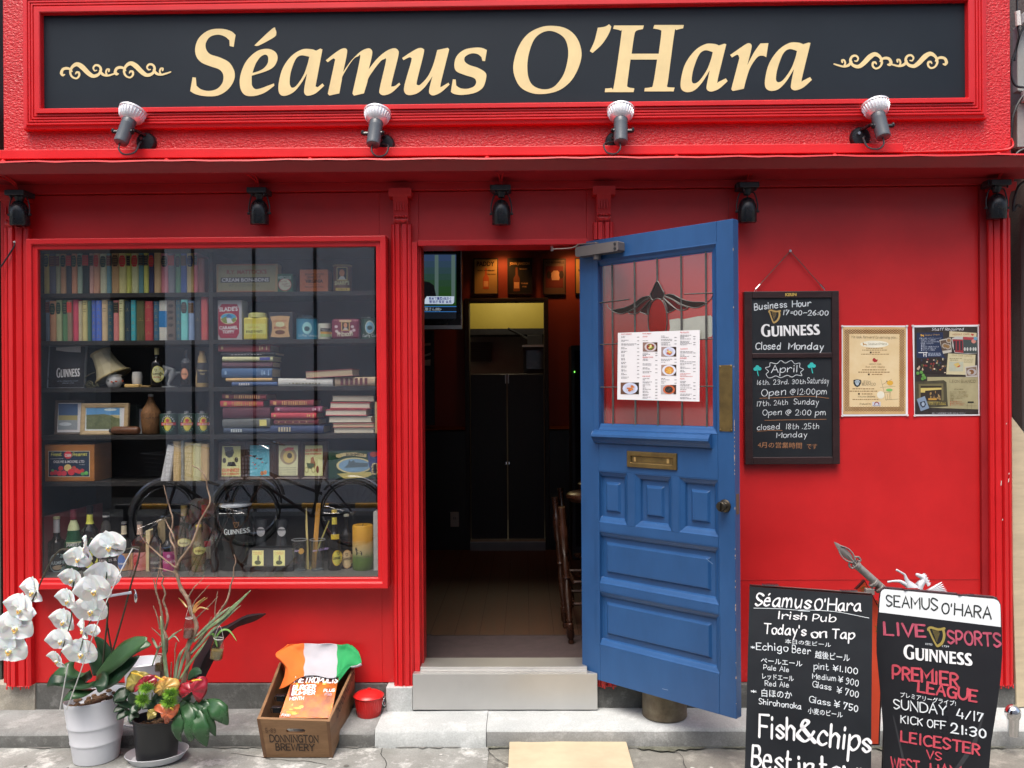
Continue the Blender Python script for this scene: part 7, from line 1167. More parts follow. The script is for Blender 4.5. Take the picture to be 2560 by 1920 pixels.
patch(k, pl, 'Q2', [(285, 912), (1128, 912), (1132, 1450), (285, 1420)], mat('buff print', (.42, .38, .22), .5, col2=(.30, .27, .15), vs=8), .0005); line(k, pl, 'Q2', 660, 1008, 1080, 1005, 46, 'LEON·BIANCO', ink('#5c4c30'), 'hand', .0009, w=.09, serif=.06); line(k, pl, 'Q2', 735, 1130, 880, 1126, 24, 'ITALIAN', ink('#5c5434'), 'type', .0009)
patch(k, pl, 'Q2', [(82, 990), (560, 965), (605, 1000), (615, 1250), (630, 1400), (300, 1420), (82, 1300)], mat('carved frame print', (.085, .075, .042), .45, col2=(.05, .044, .026), vs=40), .0008); patch(k, pl, 'Q2', [(140, 1030), (550, 1020), (560, 1300), (300, 1360), (150, 1300)], ink('#6c6444'), .0011); rect(k, pl, 'Q2', 175, 1060, 520, 1310, ink('#2c241c'), .0014); patch(k, pl, 'Q2', [(175, 1095), (520, 1090), (520, 1120), (250, 1140), (245, 1170), (175, 1170)], ink('#c8b468'), .0016)
for i in range(22): x = rq.uniform(310, 510); oval(k, pl, 'Q2', x, rq.uniform(1160, 1280), 9, 24, ink(rq.choice(['#8c6c3c', '#3c342c', '#a88c5c', '#5c4838'])), .0017 + i * .00002, 8)
rect(k, pl, 'Q2', 300, 1265, 440, 1295, ink('#b88c3c'), .0022)
for i, s in enumerate(('オープニング◆大募集の', 'イタリアン、オステリア', '店舗ホールスタッフ募集中!', '17:00~23:30の間', '時給 1000円~', '◆週3~', '◆料理経験ある方', '◆笑顔に自信のある方', '◆ダブルワーク歓迎')): line(k, pl, 'Q2', 660, 1170 + 27 * i, 660 + [280, 270, 310, 300, 220, 90, 200, 245, 225][i], 1168 + 27 * i, 18, s, ink('#7c6c44' if i < 6 else '#a45c3c'), 'type', .0009)
rect(k, pl, 'Q2', 955, 1318, 1055, 1345, ink('#24241c'), .001)
for p_ in ([(950, 1345), (950, 1440)], [(1020, 1345), (1020, 1440)], [(930, 1390), (1110, 1390)], [(1075, 1345), (1075, 1440)]): pen(k, pl, 'Q2', p_, 3, ink('#6c6444'), .001, False)
for i, s in enumerate(('武蔵小山店スタッフ', 'キッチン・ホール同時募集')): line(k, pl, 'Q2', 318, 1348 + i * 26, 590, 1348 + i * 26, 20, s, ink('#c8b458'), 'type', .0016)
patch(k, pl, 'Q2', [(108, 1280), (240, 1228), (315, 1430), (175, 1480)], ink('#7c90a8'), .0024); patch(k, pl, 'Q2', [(160, 1330), (240, 1310), (262, 1370), (235, 1415), (200, 1420), (165, 1380)], ink('#2c3444'), .0027); oval(k, pl, 'Q2', 212, 1362, 26, 34, ink('#98a8bc'), .003, 14)
line(k, pl, 'Q2', 365, 1528, 915, 1526, 24, '詳しくは各店舗までお問い合わせください', ink('#b8bcc0'), 'type', .0012); k.build('print', t)
# ------------------------------------------------------------------ A-boards
def aboard(name, label, pts, Y0, phi, lean, thick, m, back, sides=None):
    TL = W('P8', pts[0][0], pts[0][1], Y0); U = Vector((cos(phi), -sin(phi), 0)); nh = Vector((-sin(phi), -cos(phi), 0)); N = (nh * cos(lean) + Vector((0, 0, 1)) * sin(lean)).normalized(); pl = (TL, N)
    t = thing(name, label, 'sandwich board', (TL.x + .1, TL.y, 0)); P = [WP('P8', x, y, pl) for x, y in pts]; k = MB(); n = len(P); tri = [tuple(q) for q in geometry.tessellate_polygon([P])]
    k.add(P + [p - N * thick for p in P], tri + [tuple(i + n for i in reversed(q)) for q in tri], m); k.add(P + [p - N * thick for p in P], [(i, (i + 1) % n, (i + 1) % n + n, i + n) for i in range(n)], back); k.build('front_panel', t, bev=.0015, seg=1)
    top = max(p.z for p in P); k = MB()                     # rear panel hinged at the top and leaning the other way
    def refl(p): s = (p - TL - N * -thick).dot(nh); return p - N * thick - nh * (2 * ((top - p.z) * math.tan(lean)) + .012)
    Q = [refl(p) for p in P]; k.add(Q + [q - nh * thick for q in Q], tri + [tuple(i + n for i in reversed(q)) for q in tri] + [(i, (i + 1) % n, (i + 1) % n + n, i + n) for i in range(n)], back); k.build('rear_panel', t, bev=.0015, seg=1)
    return t, (TL + N * .0004, N), N
t, pl, N = aboard('sandwich_board', 'black handwritten sandwich board listing beers with Fish and Chips in large letters', [(95, 383), (960, 447), (955, 1000), (950, 1659), (944, 2330), (38, 2230), (62, 1659), (80, 1000)], -1.06, radians(17), radians(11), .018, CB, FRD)
k = MB()
def bl(x0, y0, x1, y1, h, s, m=CHALK, w=.13, **kw): line(k, pl, 'P8', x0, y0, x1, y1, h, s, m, 'hand', w=w * .92, jit=.032, **kw)
def bj(x0, y0, x1, y1, h, s): line(k, pl, 'P8', x0, y0, x1, y1, h, s, CHALK, 'type', bold=.008)
bl(135, 515, 520, 538, 88, 'Séamus', CW, .24, slant=.22, nib=(.7, .5)); bl(552, 546, 878, 556, 80, "O'Hara", CW, .24, slant=.15, nib=(.7, .5)); bl(290, 610, 500, 618, 50, 'Irish', CW, .2, slant=.12, nib=(.6, .45)); bl(540, 625, 700, 634, 50, 'Pub', CW, .2, slant=.12, nib=(.6, .45)); bl(195, 712, 490, 728, 66, "Today's", CW, .25, slant=.12, nib=(.6, .5)); bl(535, 740, 645, 742, 60, 'on', CW, .25, nib=(.6, .5)); bl(675, 745, 832, 752, 66, 'Tap', CW, .25, slant=.1, nib=(.6, .5))
pen(k, pl, 'P8', [(125, 535), (320, 540), (520, 558), (440, 552), (480, 548), (700, 560), (935, 605)], 4, CHALK)
bj(345, 780, 668, 808, 26, '本日の生ビール'); bl(105, 828, 132, 830, 34, '*'); bl(145, 826, 365, 838, 50, 'Echigo', w=.13); bl(395, 846, 525, 860, 50, 'Beer', w=.13); bj(555, 882, 800, 908, 42, '越後ビール'); bj(175, 918, 466, 945, 34, 'ペールエール'); bl(195, 965, 375, 985, 34, 'Pale Ale'); bl(548, 962, 652, 972, 42, 'pint'); bl(682, 974, 858, 1000, 42, '¥1.100', w=.14)
bj(185, 1030, 406, 1048, 34, 'レッドエール'); bl(205, 1080, 375, 1092, 34, 'Red Ale'); bl(538, 1030, 705, 1048, 38, 'Medium'); bl(718, 1055, 862, 1086, 42, '¥ 900', w=.14); bl(538, 1088, 668, 1112, 40, 'Glass'); bl(708, 1132, 862, 1165, 44, '¥ 700', w=.14); bl(108, 1138, 142, 1140, 34, '*'); bj(180, 1152, 395, 1170, 44, '白ほのか'); bl(515, 1196, 662, 1222, 42, 'Glass'); bl(690, 1230, 858, 1266, 46, '¥ 750', w=.15); bl(162, 1208, 458, 1245, 38, 'Shirohonoka', w=.15); bj(505, 1272, 750, 1304, 34, '小麦のビール')
bl(165, 1440, 420, 1462, 150, 'Fish', CW, .25, nib=(.5, .55), slant=.06); bl(435, 1470, 555, 1478, 140, '&', CW, .25, nib=(.5, .55)); bl(578, 1495, 942, 1550, 150, 'chips', CW, .25, nib=(.5, .55), slant=.08); bl(110, 1645, 395, 1690, 140, 'Best', CW, .25, nib=(.5, .55), slant=.05); bl(445, 1700, 555, 1712, 120, 'in', CW, .25, nib=(.5, .55)); bl(590, 1715, 960, 1760, 130, 'town', CW, .25, nib=(.5, .55)); k.build('lettering', t)
for x, y in ((190, 372), (740, 412)): q = WP('P8', x, y + 8, pl); k = MB(); k.box(q.x, q.x + .05, q.y - .006, q.y + .012, q.z + .002, q.z + .006, CHROME); k.build('hinge', t)
PB = mat('printed board black', (.015, .016, .019), .3, var=.2, vs=3)
t, pl, N = aboard('sandwich_board', 'pint shaped sandwich board with a white header and LIVE SPORTS in red', [(1045, 398), (1820, 468), (1848, 480), (1862, 510), (1870, 700), (1873, 850), (1862, 1020), (1832, 1250), (1795, 1480), (1780, 1659), (1775, 2300), (1020, 2180), (1036, 1659), (1040, 1480), (1025, 1250), (1004, 1020), (988, 850), (992, 700), (1006, 480), (1014, 420)], -1.02, radians(22), radians(10), .02, PB, mat('board edge grey', (.05, .045, .055), .4))
k = MB(); RC = mat('red chalk marker', (.50, .06, .09), .7, var=.2, vs=30); PK = mat('pink red chalk marker', (.42, .07, .12), .7, var=.3, vs=30)
patch(k, pl, 'P8', [(1045, 401), (1818, 471), (1844, 484), (1858, 512), (1862, 668), (1005, 564), (1012, 470), (1018, 424), (1028, 408)], mat('white header', (.72, .77, .80), .45, var=.06), .0004); line(k, pl, 'P8', 1058, 520, 1418, 552, 78, 'SEAMUS', mat('black marker', (.02, .025, .025), .6), 'hand', .001, w=.14, jit=.035); line(k, pl, 'P8', 1448, 570, 1795, 612, 76, "O'HARA", mat('black marker', (.02, .025, .025), .6), 'hand', .001, w=.15, jit=.035)
bl(1045, 722, 1330, 738, 84, 'LIVE', PK, .2); bl(1492, 780, 1862, 806, 88, 'SPORTS', PK, .2); harp(k, pl, 'P8', 1415, 738, 142, mat('harp olive gold', (.33, .26, .07), .4)); brand(k, pl, 'P8', 1176, 888, 1662, 950, 100, CW); line(k, pl, 'P8', 1332, 792, 1380, 798, 13, 'ESTD', CHALK, 'type', .001); line(k, pl, 'P8', 1450, 808, 1498, 812, 13, '1759', CHALK, 'type', .001)
bl(1103, 1028, 1560, 1085, 86, 'PREMIER', RC, .21); bl(1280, 1120, 1692, 1195, 78, 'LEAGUE', RC, .21); bj(1155, 1158, 1545, 1222, 30, 'プレミアリーグライブ!'); bl(1110, 1240, 1480, 1288, 66, 'SUNDAY', w=.14); bl(1552, 1305, 1742, 1336, 62, '4/17', w=.14); bl(1160, 1340, 1475, 1388, 52, 'KICK OFF', w=.16); bl(1512, 1410, 1762, 1450, 62, '21:30', w=.17); bl(1160, 1470, 1710, 1566, 72, 'LEICESTER', RC, .2); bl(1340, 1588, 1442, 1606, 55, 'VS', RC, .18); bl(1090, 1660, 1290, 1690, 75, 'WEST', RC, .2); bl(1370, 1700, 1580, 1730, 75, 'HAM', RC, .2)
GP = mat('printed pint shadow', (.035, .037, .042), .4); patch(k, pl, 'P8', [(1100, 1285), (1112, 1300), (1200, 1659), (1180, 1659)], GP, .0003); patch(k, pl, 'P8', [(1745, 1285), (1735, 1290), (1660, 1480), (1540, 1659), (1580, 1659), (1690, 1500)], GP, .0003); k.build('print', t)
for x, y in ((1180, 405), (1560, 440)): q = WP('P8', x, y + 8, pl); k = MB(); k.box(q.x, q.x + .05, q.y - .006, q.y + .012, q.z + .002, q.z + .006, CHROME); k.build('hinge', t)
# ------------------------------------------------------------------ bracket with spear finial, winged horse, red panel
YS = -.62; IR = mat('weathered iron grey', (.27, .255, .24), .45, var=.3, vs=12, metal=.3); WHS = mat('silver white enamel', (.56, .58, .62), .4, var=.1, metal=.1)
def s8(x, y, dy=0.): return W('P8', x, y, YS + dy)
t = thing('spear_bracket', 'grey iron bracket pole with a spear head leaning behind the sandwich boards', 'bracket', (s8(1300, 600).x, YS, 0)); k = MB(); a, b = s8(842, 228), s8(1040, 405); d = (b - a).normalized(); e = a + d * .46
k.tube([a, a + d * .012], .0165, IR, seg=16); k.tube([a + d * .012, a + d * .2, e], .0145, IR, seg=16); k.build('pole', t)
k = MB(); tip, bs_ = s8(688, 68), s8(832, 212); ax = (bs_ - tip); L_ = ax.length; ax.normalize(); sd = Vector((-ax.z, 0, ax.x))
ol = [(0, 0), (.12, .055), (.35, .115), (.6, .135), (.8, .10), (.92, .03), (1, .02)]
P = [tip + ax * (u * L_) + sd * (w_ * L_) for u, w_ in ol] + [tip + ax * (u * L_) - sd * (w_ * L_) for u, w_ in reversed(ol[1:])]
ctr = [tip + ax * (.55 * L_) + Vector((0, s * .010, 0)) for s in (-1, 1)]; n = len(P); k.add(P + ctr, [(i, (i + 1) % n, n) for i in range(n)] + [((i + 1) % n, i, n + 1) for i in range(n)], IR)
for s in (-1, 1): k.tube(crom([tip + ax * (u * L_) + sd * s * w_ * L_ + Vector((0, -.006, 0)) for u, w_ in ((.25, .06), (.5, .17), (.75, .16), (.95, .05))], 4), .0028, IR, seg=5); k.tube(crom([bs_ + ax * (u * L_) + sd * s * w_ * L_ for u, w_ in ((.05, .03), (-.1, .12), (-.02, .22), (.10, .20), (.09, .12), (.02, .13))], 4), .0042, IR, seg=6)
k.tube([bs_ - ax * .03, a], .006, IR); k.build('spear_head', t)
k = MB(); c = s8(985, 372)
for o in (-.018, .012): k.tube([c + d * o, c + d * (o + .012)], .021, IR, seg=16)
k.box(c.x - .045, c.x - .012, YS - .016, YS + .004, c.z - .035, c.z - .012, IR); k.build('clamp', t, bev=.001)
V = [(1330, 640, .020), (1310, 520, .030), (1270, 425, .030), (1235, 385, .026), (1290, 375, .022), (1318, 345, .018), (1318, 320, .014), (1290, 308, .011), (1262, 295, .007), (1200, 372, .012), (1150, 345, .008), (1100, 346, .005), (1062, 353, .006), (1205, 350, .011), (1192, 318, .008), (1188, 300, .006), (1150, 278, .005), (1122, 264, .006)]
skin('winged_horse', t, [(*s8(x, y), r_ * .82) for x, y, r_ in V], [(0, 1), (1, 2), (2, 3), (2, 4), (4, 5), (5, 6), (6, 7), (7, 8), (3, 9), (9, 10), (10, 11), (11, 12), (3, 13), (13, 14), (14, 15), (15, 16), (16, 17)], WHS)
k = MB()
for i in range(9): x, y = 1316 + i * 4.5, 300 + i * 9; k.tube([s8(x - 8, y + 4), s8(x + 4, y), s8(x + 16 + (i % 2) * 6, y - 6)], [.005, .0045, .001], WHS, seg=5)
for i in range(6): k.tube(crom([s8(1330, 420 + i * 8, .01), s8(1385 + i * 8, 390 + i * 6, .01), s8(1448 + i * 8, 352 + i * 14, .01)], 3), [.007, .0075, .0075, .007, .006, .005, .0015][:7], WHS, seg=5, flat=.5)
k.tube([s8(1312, 312), s8(1322, 288)], [.004, .001], WHS, seg=5); k.build('mane_and_wings', t)
t = thing('red_signboard', 'red and gold signboard with dark rim tilted behind the two sandwich boards', 'sign', (s8(950, 600).x, YS + .05, .1)); PA = [s8(820, 425, .05), s8(905, 338, .05), s8(1045, 600, .05), s8(1010, 1500, .05), s8(930, 1500, .05)]; pl = plane((0, YS + .046, .5), (0, -1, 0)); k = MB(); k.prism([(p.x, p.z) for p in PA], YS + .05, YS + .066, FRD); k.build('rim', t); k = MB(); patch(k, pl, 'P8', [(835, 420), (905, 350), (1032, 600), (1000, 1490), (940, 1490)], mat('lacquer red', (.60, .07, .03), .35), .001); k.build('face', t); k = MB()
for p_ in ([(880, 400), (900, 385), (905, 405), (885, 415)], [(905, 420), (930, 410), (935, 430)], [(985, 480), (1000, 500), (995, 520)], [(980, 660), (992, 680), (985, 700), (995, 690)]): pen(k, pl, 'P8', p_, 8, mat('dark gold', (.25, .15, .03), .4), .002)
k.build('ornament', t)
# ------------------------------------------------------------------ small things along the step
t = thing('metal_planter', 'round rusty metal planter on the step behind the open door', 'planter', (.607, -.115, .085)); RU = mat('rusty galvanised metal', (.22, .19, .13), .55, col2=(.09, .065, .04), vs=16, metal=.35, bump=.2, bs=60); k = MB(); k.lathe([(.097, .0865), (.0985, .09), (.0975, .10), (.098, .30), (.101, .305), (.097, .305), (.095, .11)], RU, c=(.607, -.115, 0), seg=36); k.build('drum', t); k = MB(); k.lathe([(.0949, .27), (.001, .275)], mat('potting soil', (.04, .03, .02), .9), c=(.607, -.115, 0)); k.build('soil', t)
p = W('C5', 285, 1365, -.34); k = MB(); k.ball((p.x, -.34, p.z), (.032, .03, .036), CHROME, seg=18, rings=10); k.lathe([(.02, .083), (.024, p.z - .02)], CHROME, c=(p.x, -.34, 0), seg=14); tag(k.build('metal_finial'), 'shiny metal ball on the step at the right edge', 'ornament')
k = MB(); k.box(-.078, .42, -.95, -.236, .0125, .026, BD); tag(k.build('plywood_sheet', bev=.002), 'pale plywood sheet lying on the ground before the doorstep', 'board')
t = thing('red_bin', 'small red lidded metal bin on the old step', 'bin', (-.835, -.085, .07)); BR = mat('red tin enamel', (.60, .016, .016), .3, var=.06); c = WZ('P2', 1403, 1055, .072); M = Matrix.Translation((c.x, -.085, 0)); k = MB(); k.lathe([(.050, .0735), (.052, .076), (.053, .090), (.054, .092), (.0625, .160), (.0625, .162)], BR, M=M, seg=30)
for i in range(30): a = i * 2 * pi / 30; k.tube([Vector((c.x + (.0535 + .009 * f) * cos(a), -.085 + (.0535 + .009 * f) * sin(a), .093 + .062 * f)) for f in (0, .5, 1)], .0016, BR, seg=4)
k.build('bucket', t); k = MB(); k.lathe([(.0665, .158), (.069, .162), (.0665, .166), (.050, .176), (.025, .1815), (.001, .1825)], BR, M=M, seg=30); k.box(c.x - .008, c.x + .008, -.075, -.068, .179, .19, BR); k.build('lid', t); k = MB(); k.tube([Vector((c.x + .064 + .010 * sin(a) ** 2 + .0, -.085 + .017 * cos(a), .135 + .020 * sin(a))) for a in [i * pi / 8 for i in range(17)]], .0017, CHROME, seg=5); k.build('ring_handle', t)
# crate --------------------------------------------------------------------
CRT = mat('old crate pine', (.29, .165, .08), .6, col2=(.18, .095, .042), vs=5, stretch=(1, 1, 7), bump=.3, bs=50); CRD = mat('dark crate ends', (.17, .085, .04), .6, var=.3, vs=8)
A0, A1 = W('P2', 262, 1496, -.375), W('P2', 1028, 1500, -.375); B0, B1 = W('P2', 187, 1050, -.43), W('P2', 992, 1078, -.43); C0, C1 = W('P2', 432, 425, -.045), W('P2', 1272, 480, -.045); A0.z = A1.z = .008; D0 = C0 + (A0 - B0) + Vector((.012, .0, 0)); D1 = C1 + (A1 - B1) + Vector((-.012, 0, 0))
t = thing('wooden_crate', 'old wooden brewery crate tilted against the step with stencilled lettering', 'crate', tuple((A0 + A1) / 2))
FN = (A1 - A0).cross(B0 - A0).normalized()
if FN.y > 0: FN = -FN
def cq(u, v): return (A0.lerp(A1, u)).lerp(B0.lerp(B1, u), v)
ho = [(.375 + .0, .70), (.39, .755), (.42, .775), (.61, .775), (.64, .755), (.65, .70), (.63, .66), (.60, .645), (.42, .645), (.39, .66)]
vs, fs = fill([[(0, 0), (1, 0), (1, 1), (0, 1)], ho]); k = MB(); F0 = [cq(*p) for p in vs]; n = len(vs); th = .013
k.add(F0 + [p - FN * th for p in F0], fs + [tuple(i + n for i in reversed(f)) for f in fs] + [(i, (i + 1) % 4, (i + 1) % 4 + n, i + n) for i in range(4)] + [(4 + i, 4 + (i + 1) % 10, 4 + (i + 1) % 10 + n, 4 + i + n) for i in range(10)], CRT); k.build('front_board', t)
k = MB()
for u0, u1 in ((.0, .045), (.955, 1.0)): k = MB(); k.hexa([cq(u0, 0) + FN * .0012, cq(u1, 0) + FN * .0012, cq(u1, 0), cq(u0, 0), cq(u0, 1) + FN * .0012, cq(u1, 1) + FN * .0012, cq(u1, 1), cq(u0, 1)], CRD); k.build('corner_batten', t)
X = Vector((.012, 0, 0)); bk = -FN * th
for s, a, b, c_, d_ in ((1, A0, B0, C0, D0), (-1, A1, B1, C1, D1)):
    k = MB(); x = X * s; a, b = a + bk * 1.02, b + bk * 1.02; k.hexa([a, a + x, d_ + x, d_, b, b + x, c_ + x, c_], CRT); k.build('side_board', t, bev=.0015)
k = MB(); y = Vector((0, -.012, .003)); k.hexa([D0 + X, D1 - X, D1 - X - y, D0 + X - y, C0 + X, C1 - X, C1 - X - y, C0 + X - y], CRT); k.build('back_board', t)
k = MB(); u = Vector((0, 0, .010)); k.hexa([A0 + X + bk, A1 - X + bk, D1 - X, D0 + X, A0 + X + bk + u, A1 - X + bk + u, D1 - X + u, D0 + X + u], CRD); k.build('floor_board', t)
CPL = (A0.copy(), FN); k = MB(); ST = mat('stencil black', (.035, .022, .016), .7); line(k, CPL, 'P2', 335, 1300, 868, 1306, 74, 'DONNINGTON', ST, 'hand', w=.17, jit=.0, serif=.1); line(k, CPL, 'P2', 402, 1392, 825, 1396, 70, 'BREWERY', ST, 'hand', w=.17, jit=.0, serif=.1); line(k, CPL, 'P2', 285, 1198, 402, 1200, 46, '5-89', mat('faded stencil', (.14, .075, .04), .7), 'hand', w=.2)
SN = (C1 - B1).cross(A1 - B1).normalized()
if SN.x < 0: SN = -SN
SPLN = (B1.copy(), SN); line(k, SPLN, 'P2', 1075, 1035, 1262, 560, 95, 'DONNINGTON', ST, 'hand', w=.16, jit=.0, serif=.08); k.build('lettering', t)
# flag draped over the crate
CT = [[(520, 228, -.02), (445, 285, -.055), (388, 362, -.10), (500, 490, -.115), (432, 725, -.20)], [(605, 219, -.02), (560, 275, -.035), (505, 360, -.085), (560, 530, -.13), (560, 660, -.21)], [(708, 218, -.02), (706, 300, -.035), (716, 400, -.07), (712, 500, -.12), (706, 572, -.18)], [(890, 218, -.02), (893, 300, -.030), (898, 400, -.065), (890, 500, -.12), (888, 584, -.18)], [(1072, 221, -.02), (1076, 300, -.035), (1076, 400, -.07), (1072, 500, -.12), (1062, 590, -.18)], [(1180, 226, -.02), (1215, 290, -.04), (1190, 390, -.08), (1135, 480, -.12), (1078, 570, -.19)], [(1240, 232, -.02), (1318, 322, -.06), (1338, 440, -.085), (1225, 470, -.10), (1085, 640, -.20)]]
rows = [crom([W('P2', x, y, Y) for x, y, Y in col], 5) for col in CT]; m_ = len(rows[0]); cols = [crom([rows[i][j] for i in range(7)], 6) for j in range(m_)]; k = MB(); nn = len(cols[0]); rf = random.Random(2)
FO, FW, FG = mat('flag orange', (.78, .16, .02), .8, var=.06, bump=.3, bs=300), mat('flag white', (.44, .44, .48), .8, var=.08, bump=.3, bs=300), mat('flag green', (.015, .30, .09), .8, var=.1, bump=.3, bs=300)
vv = [p + Vector((.002 * sin(j * .8 + i * .5), -.0045 * sin(i * .75 + j * .28 + 1.5 * sin(j * .2)) - .003 * sin(i * .31 - j * .6), .002 * sin(i * .7 - j * .5))) for j, c in enumerate(cols) for i, p in enumerate(c)]
for j in range(m_ - 1):
    for i in range(nn - 1): k.add([vv[j * nn + i], vv[j * nn + i + 1], vv[(j + 1) * nn + i + 1], vv[(j + 1) * nn + i]], [(0, 1, 2, 3)], FO if i < 12 else (FW if i < 24 else FG), True)
k.add([W('P2', *q) for q in ((1338, 432, -.09), (1352, 455, -.088), (1300, 480, -.09), (1235, 490, -.098), (1222, 468, -.105), (1280, 462, -.097))], [(0, 1, 2, 3, 4, 5)], FW)
fo = k.build('flag', solid=.002); bm = bmesh.new(); bm.from_mesh(fo.data); bmesh.ops.remove_doubles(bm, verts=bm.verts, dist=.0002); bm.to_mesh(fo.data); bm.free(); tag(fo, 'orange, white and green flag draped over the back of the crate', 'flag')
# magazine in the crate
q0, q1, q2, q3 = W('P2', 592, 575, -.165), W('P2', 1090, 590, -.165), W('P2', 1002, 1040, -.385), W('P2', 432, 1035, -.385); MN_ = (q1 - q0).cross(q3 - q0).normalized()
if MN_.y > 0: MN_ = -MN_
pl = (q0.copy(), MN_); t = thing('magazine', 'glossy fiery orange burger magazine lying in the crate', 'magazine', tuple(q3)); k = MB(); k.add([q0, q1, q2, q3] + [p - MN_ * .008 for p in (q0, q1, q2, q3)], [(0, 1, 2, 3), (7, 6, 5, 4), (0, 4, 5, 1), (1, 5, 6, 2), (2, 6, 7, 3), (3, 7, 4, 0)], mat('fiery cover', (.72, .22, .03), .22, col2=(.18, .03, .015), vs=16, detail=5)); k.build('cover', t); k = MB()
patch(k, pl, 'P2', [(610, 585), (1080, 598), (1070, 665), (590, 650)], ink('#4a1410'), .0006); patch(k, pl, 'P2', [(560, 670), (880, 680), (840, 850), (540, 840)], ink('#7a2416'), .0006); patch(k, pl, 'P2', [(930, 720), (1050, 720), (1030, 800), (920, 790)], ink('#2c3c54'), .0008); YL = mat('glossy yellow print', (.85, .60, .12), .25)
patch(k, pl, 'P2', [(560, 900), (640, 840), (800, 800), (930, 815), (1000, 870), (990, 920), (700, 940)], mat('bun print', (.78, .42, .08), .25, col2=(.85, .62, .22), vs=30), .0008)
for i in range(26): x, y = rf.uniform(540, 960), rf.uniform(915, 1000); oval(k, pl, 'P2', x, y, rf.uniform(14, 50), rf.uniform(6, 16), rf.choice([YL, ink('#a8481c'), ink('#d88c2c'), ink('#5c1c10'), ink('#c8a04c')]), .001 + i * .00003, 9)
for i in range(9): x = rf.uniform(600, 1060); patch(k, pl, 'P2', [(x, 700), (x + 20, 600 + rf.uniform(0, 60)), (x + 45, 690), (x + 30, 800), (x + 8, 790)], rf.choice([YL, ink('#e8a03c'), ink('#d86a20')]), .0007 + i * .00002)
for a in ((600, 648, 1075, 655, 60, 'METROPOLIS', .22), (582, 735, 830, 728, 50, 'BURGER', .24), (572, 790, 825, 782, 40, 'BUMPER', .24), (548, 848, 700, 842, 34, 'MONTH', .22), (925, 755, 1045, 752, 30, 'PLUS', .22), (460, 1020, 550, 1024, 22, 'FOOD', .22)): line(k, pl, 'P2', *a[:5], a[5], CW, 'hand', .002, w=a[6])
line(k, pl, 'P2', 930, 790, 1010, 795, 24, 'CITY GUIDE', ink('#a8c8e8'), 'type', .002); k.build('print', t)
for a, lab in (((410, 795, 492, 858), 'upper black clip inside the crate beside the magazine'), ((368, 925, 452, 985), 'lower black clip inside the crate beside the magazine')): p, q = W('P2', a[0], a[3], -.24 if a[1] < 900 else -.31), W('P2', a[2], a[1], -.24 if a[1] < 900 else -.31); k = MB(); k.box(p.x, q.x, p.y - .01, p.y + .01, p.z + .004, q.z, BLACK); k.box(p.x - .006, q.x + .004, p.y - .012, p.y + .012, q.z, q.z + .004, BLACK); k.tube([Vector((p.x, p.y, q.z)), Vector((p.x - .012, p.y, q.z - .005)), Vector((p.x - .008, p.y, p.z))], .002, BLACKM); tag(k.build('clip', bev=.002), lab, 'clip', 'black clips in the crate')
# moss and grime along the foot of the step, paint runs and chips
def grime(x0, x1, y0, y1, z, m, seed, n=60, name='moss'):
    rnd = random.Random(seed); k = MB(); a = []; b = []
    for i in range(n + 1):
        x = x0 + (x1 - x0) * i / n; a.append((x, y1, z)); b.append((x, y1 - (y1 - y0) * rnd.uniform(.15, 1) * (.6 + .4 * sin(i * .37 + seed)), z))
    k.add(a + b, [(i, i + 1, n + 2 + i, n + 1 + i) for i in range(n)], m); tag(k.build(name), None, kind='stuff')
MOSS = mat('dark moss', (.075, .078, .055), .95, col2=(.16, .165, .13), vs=45, bump=1., bs=120, detail=6)
grime(-.17, 2.6, -.325, -.268, .0085, MOSS, 3, 110); grime(-3, -.19, -.295, -.27, .0095, mat('grey dirt', (.13, .13, .12), .95, col2=(.22, .22, .205), vs=40), 5, 120)
# cracks, joints and old gum on the pavement; a hairline board seam in the right wall
rc = random.Random(17); k = MB(); CRK = mat('dark crack', (.045, .045, .042), .95)
for x0, y0, a, n in ((-.168, -.27, -1.57, 26), (-1.25, -.33, -.35, 16), (.62, -.31, -.9, 14), (-.62, -.28, -1.5, 10), (-2.3, -.5, .1, 16)):
    p = [(x0, y0)]
    for i in range(n): a += rc.uniform(-.35, .35); p.append((p[-1][0] + .028 * cos(a), min(-.29 if i else y0, p[-1][1] + .028 * sin(a))))
    vs, fs = stroke(p, [rc.uniform(.0015, .0045) for _ in p]); k.add([(x, y, .0068) for x, y in vs], fs, CRK)
tag(k.build('pavement'), None, kind='structure')
k = MB()
for i in range(26): x, y, r_ = rc.uniform(-2.3, 2.2), rc.uniform(-.62, -.31), rc.uniform(.004, .013); k.add([(x + r_ * cos(q * .7) * rc.uniform(.7, 1.2), y + r_ * sin(q * .7), .0072 + i * .00003) for q in range(9)], [tuple(range(9))], mat('old gum', (.11, .11, .10), .8) if i % 3 else mat('pale spot', (.5, .5, .48), .9))
tag(k.build('spots'), None, kind='stuff')
k = MB(); k.box(.93, 2.056, -.0012, -.0002, .6535, .6560, mat('filled seam', (.36, .012, .014), .5)); k.box(.93, .9325, -.0012, -.0002, .19, 2.398, mat('filled seam', (.36, .012, .014), .5)); k.build('board_seam', pub)
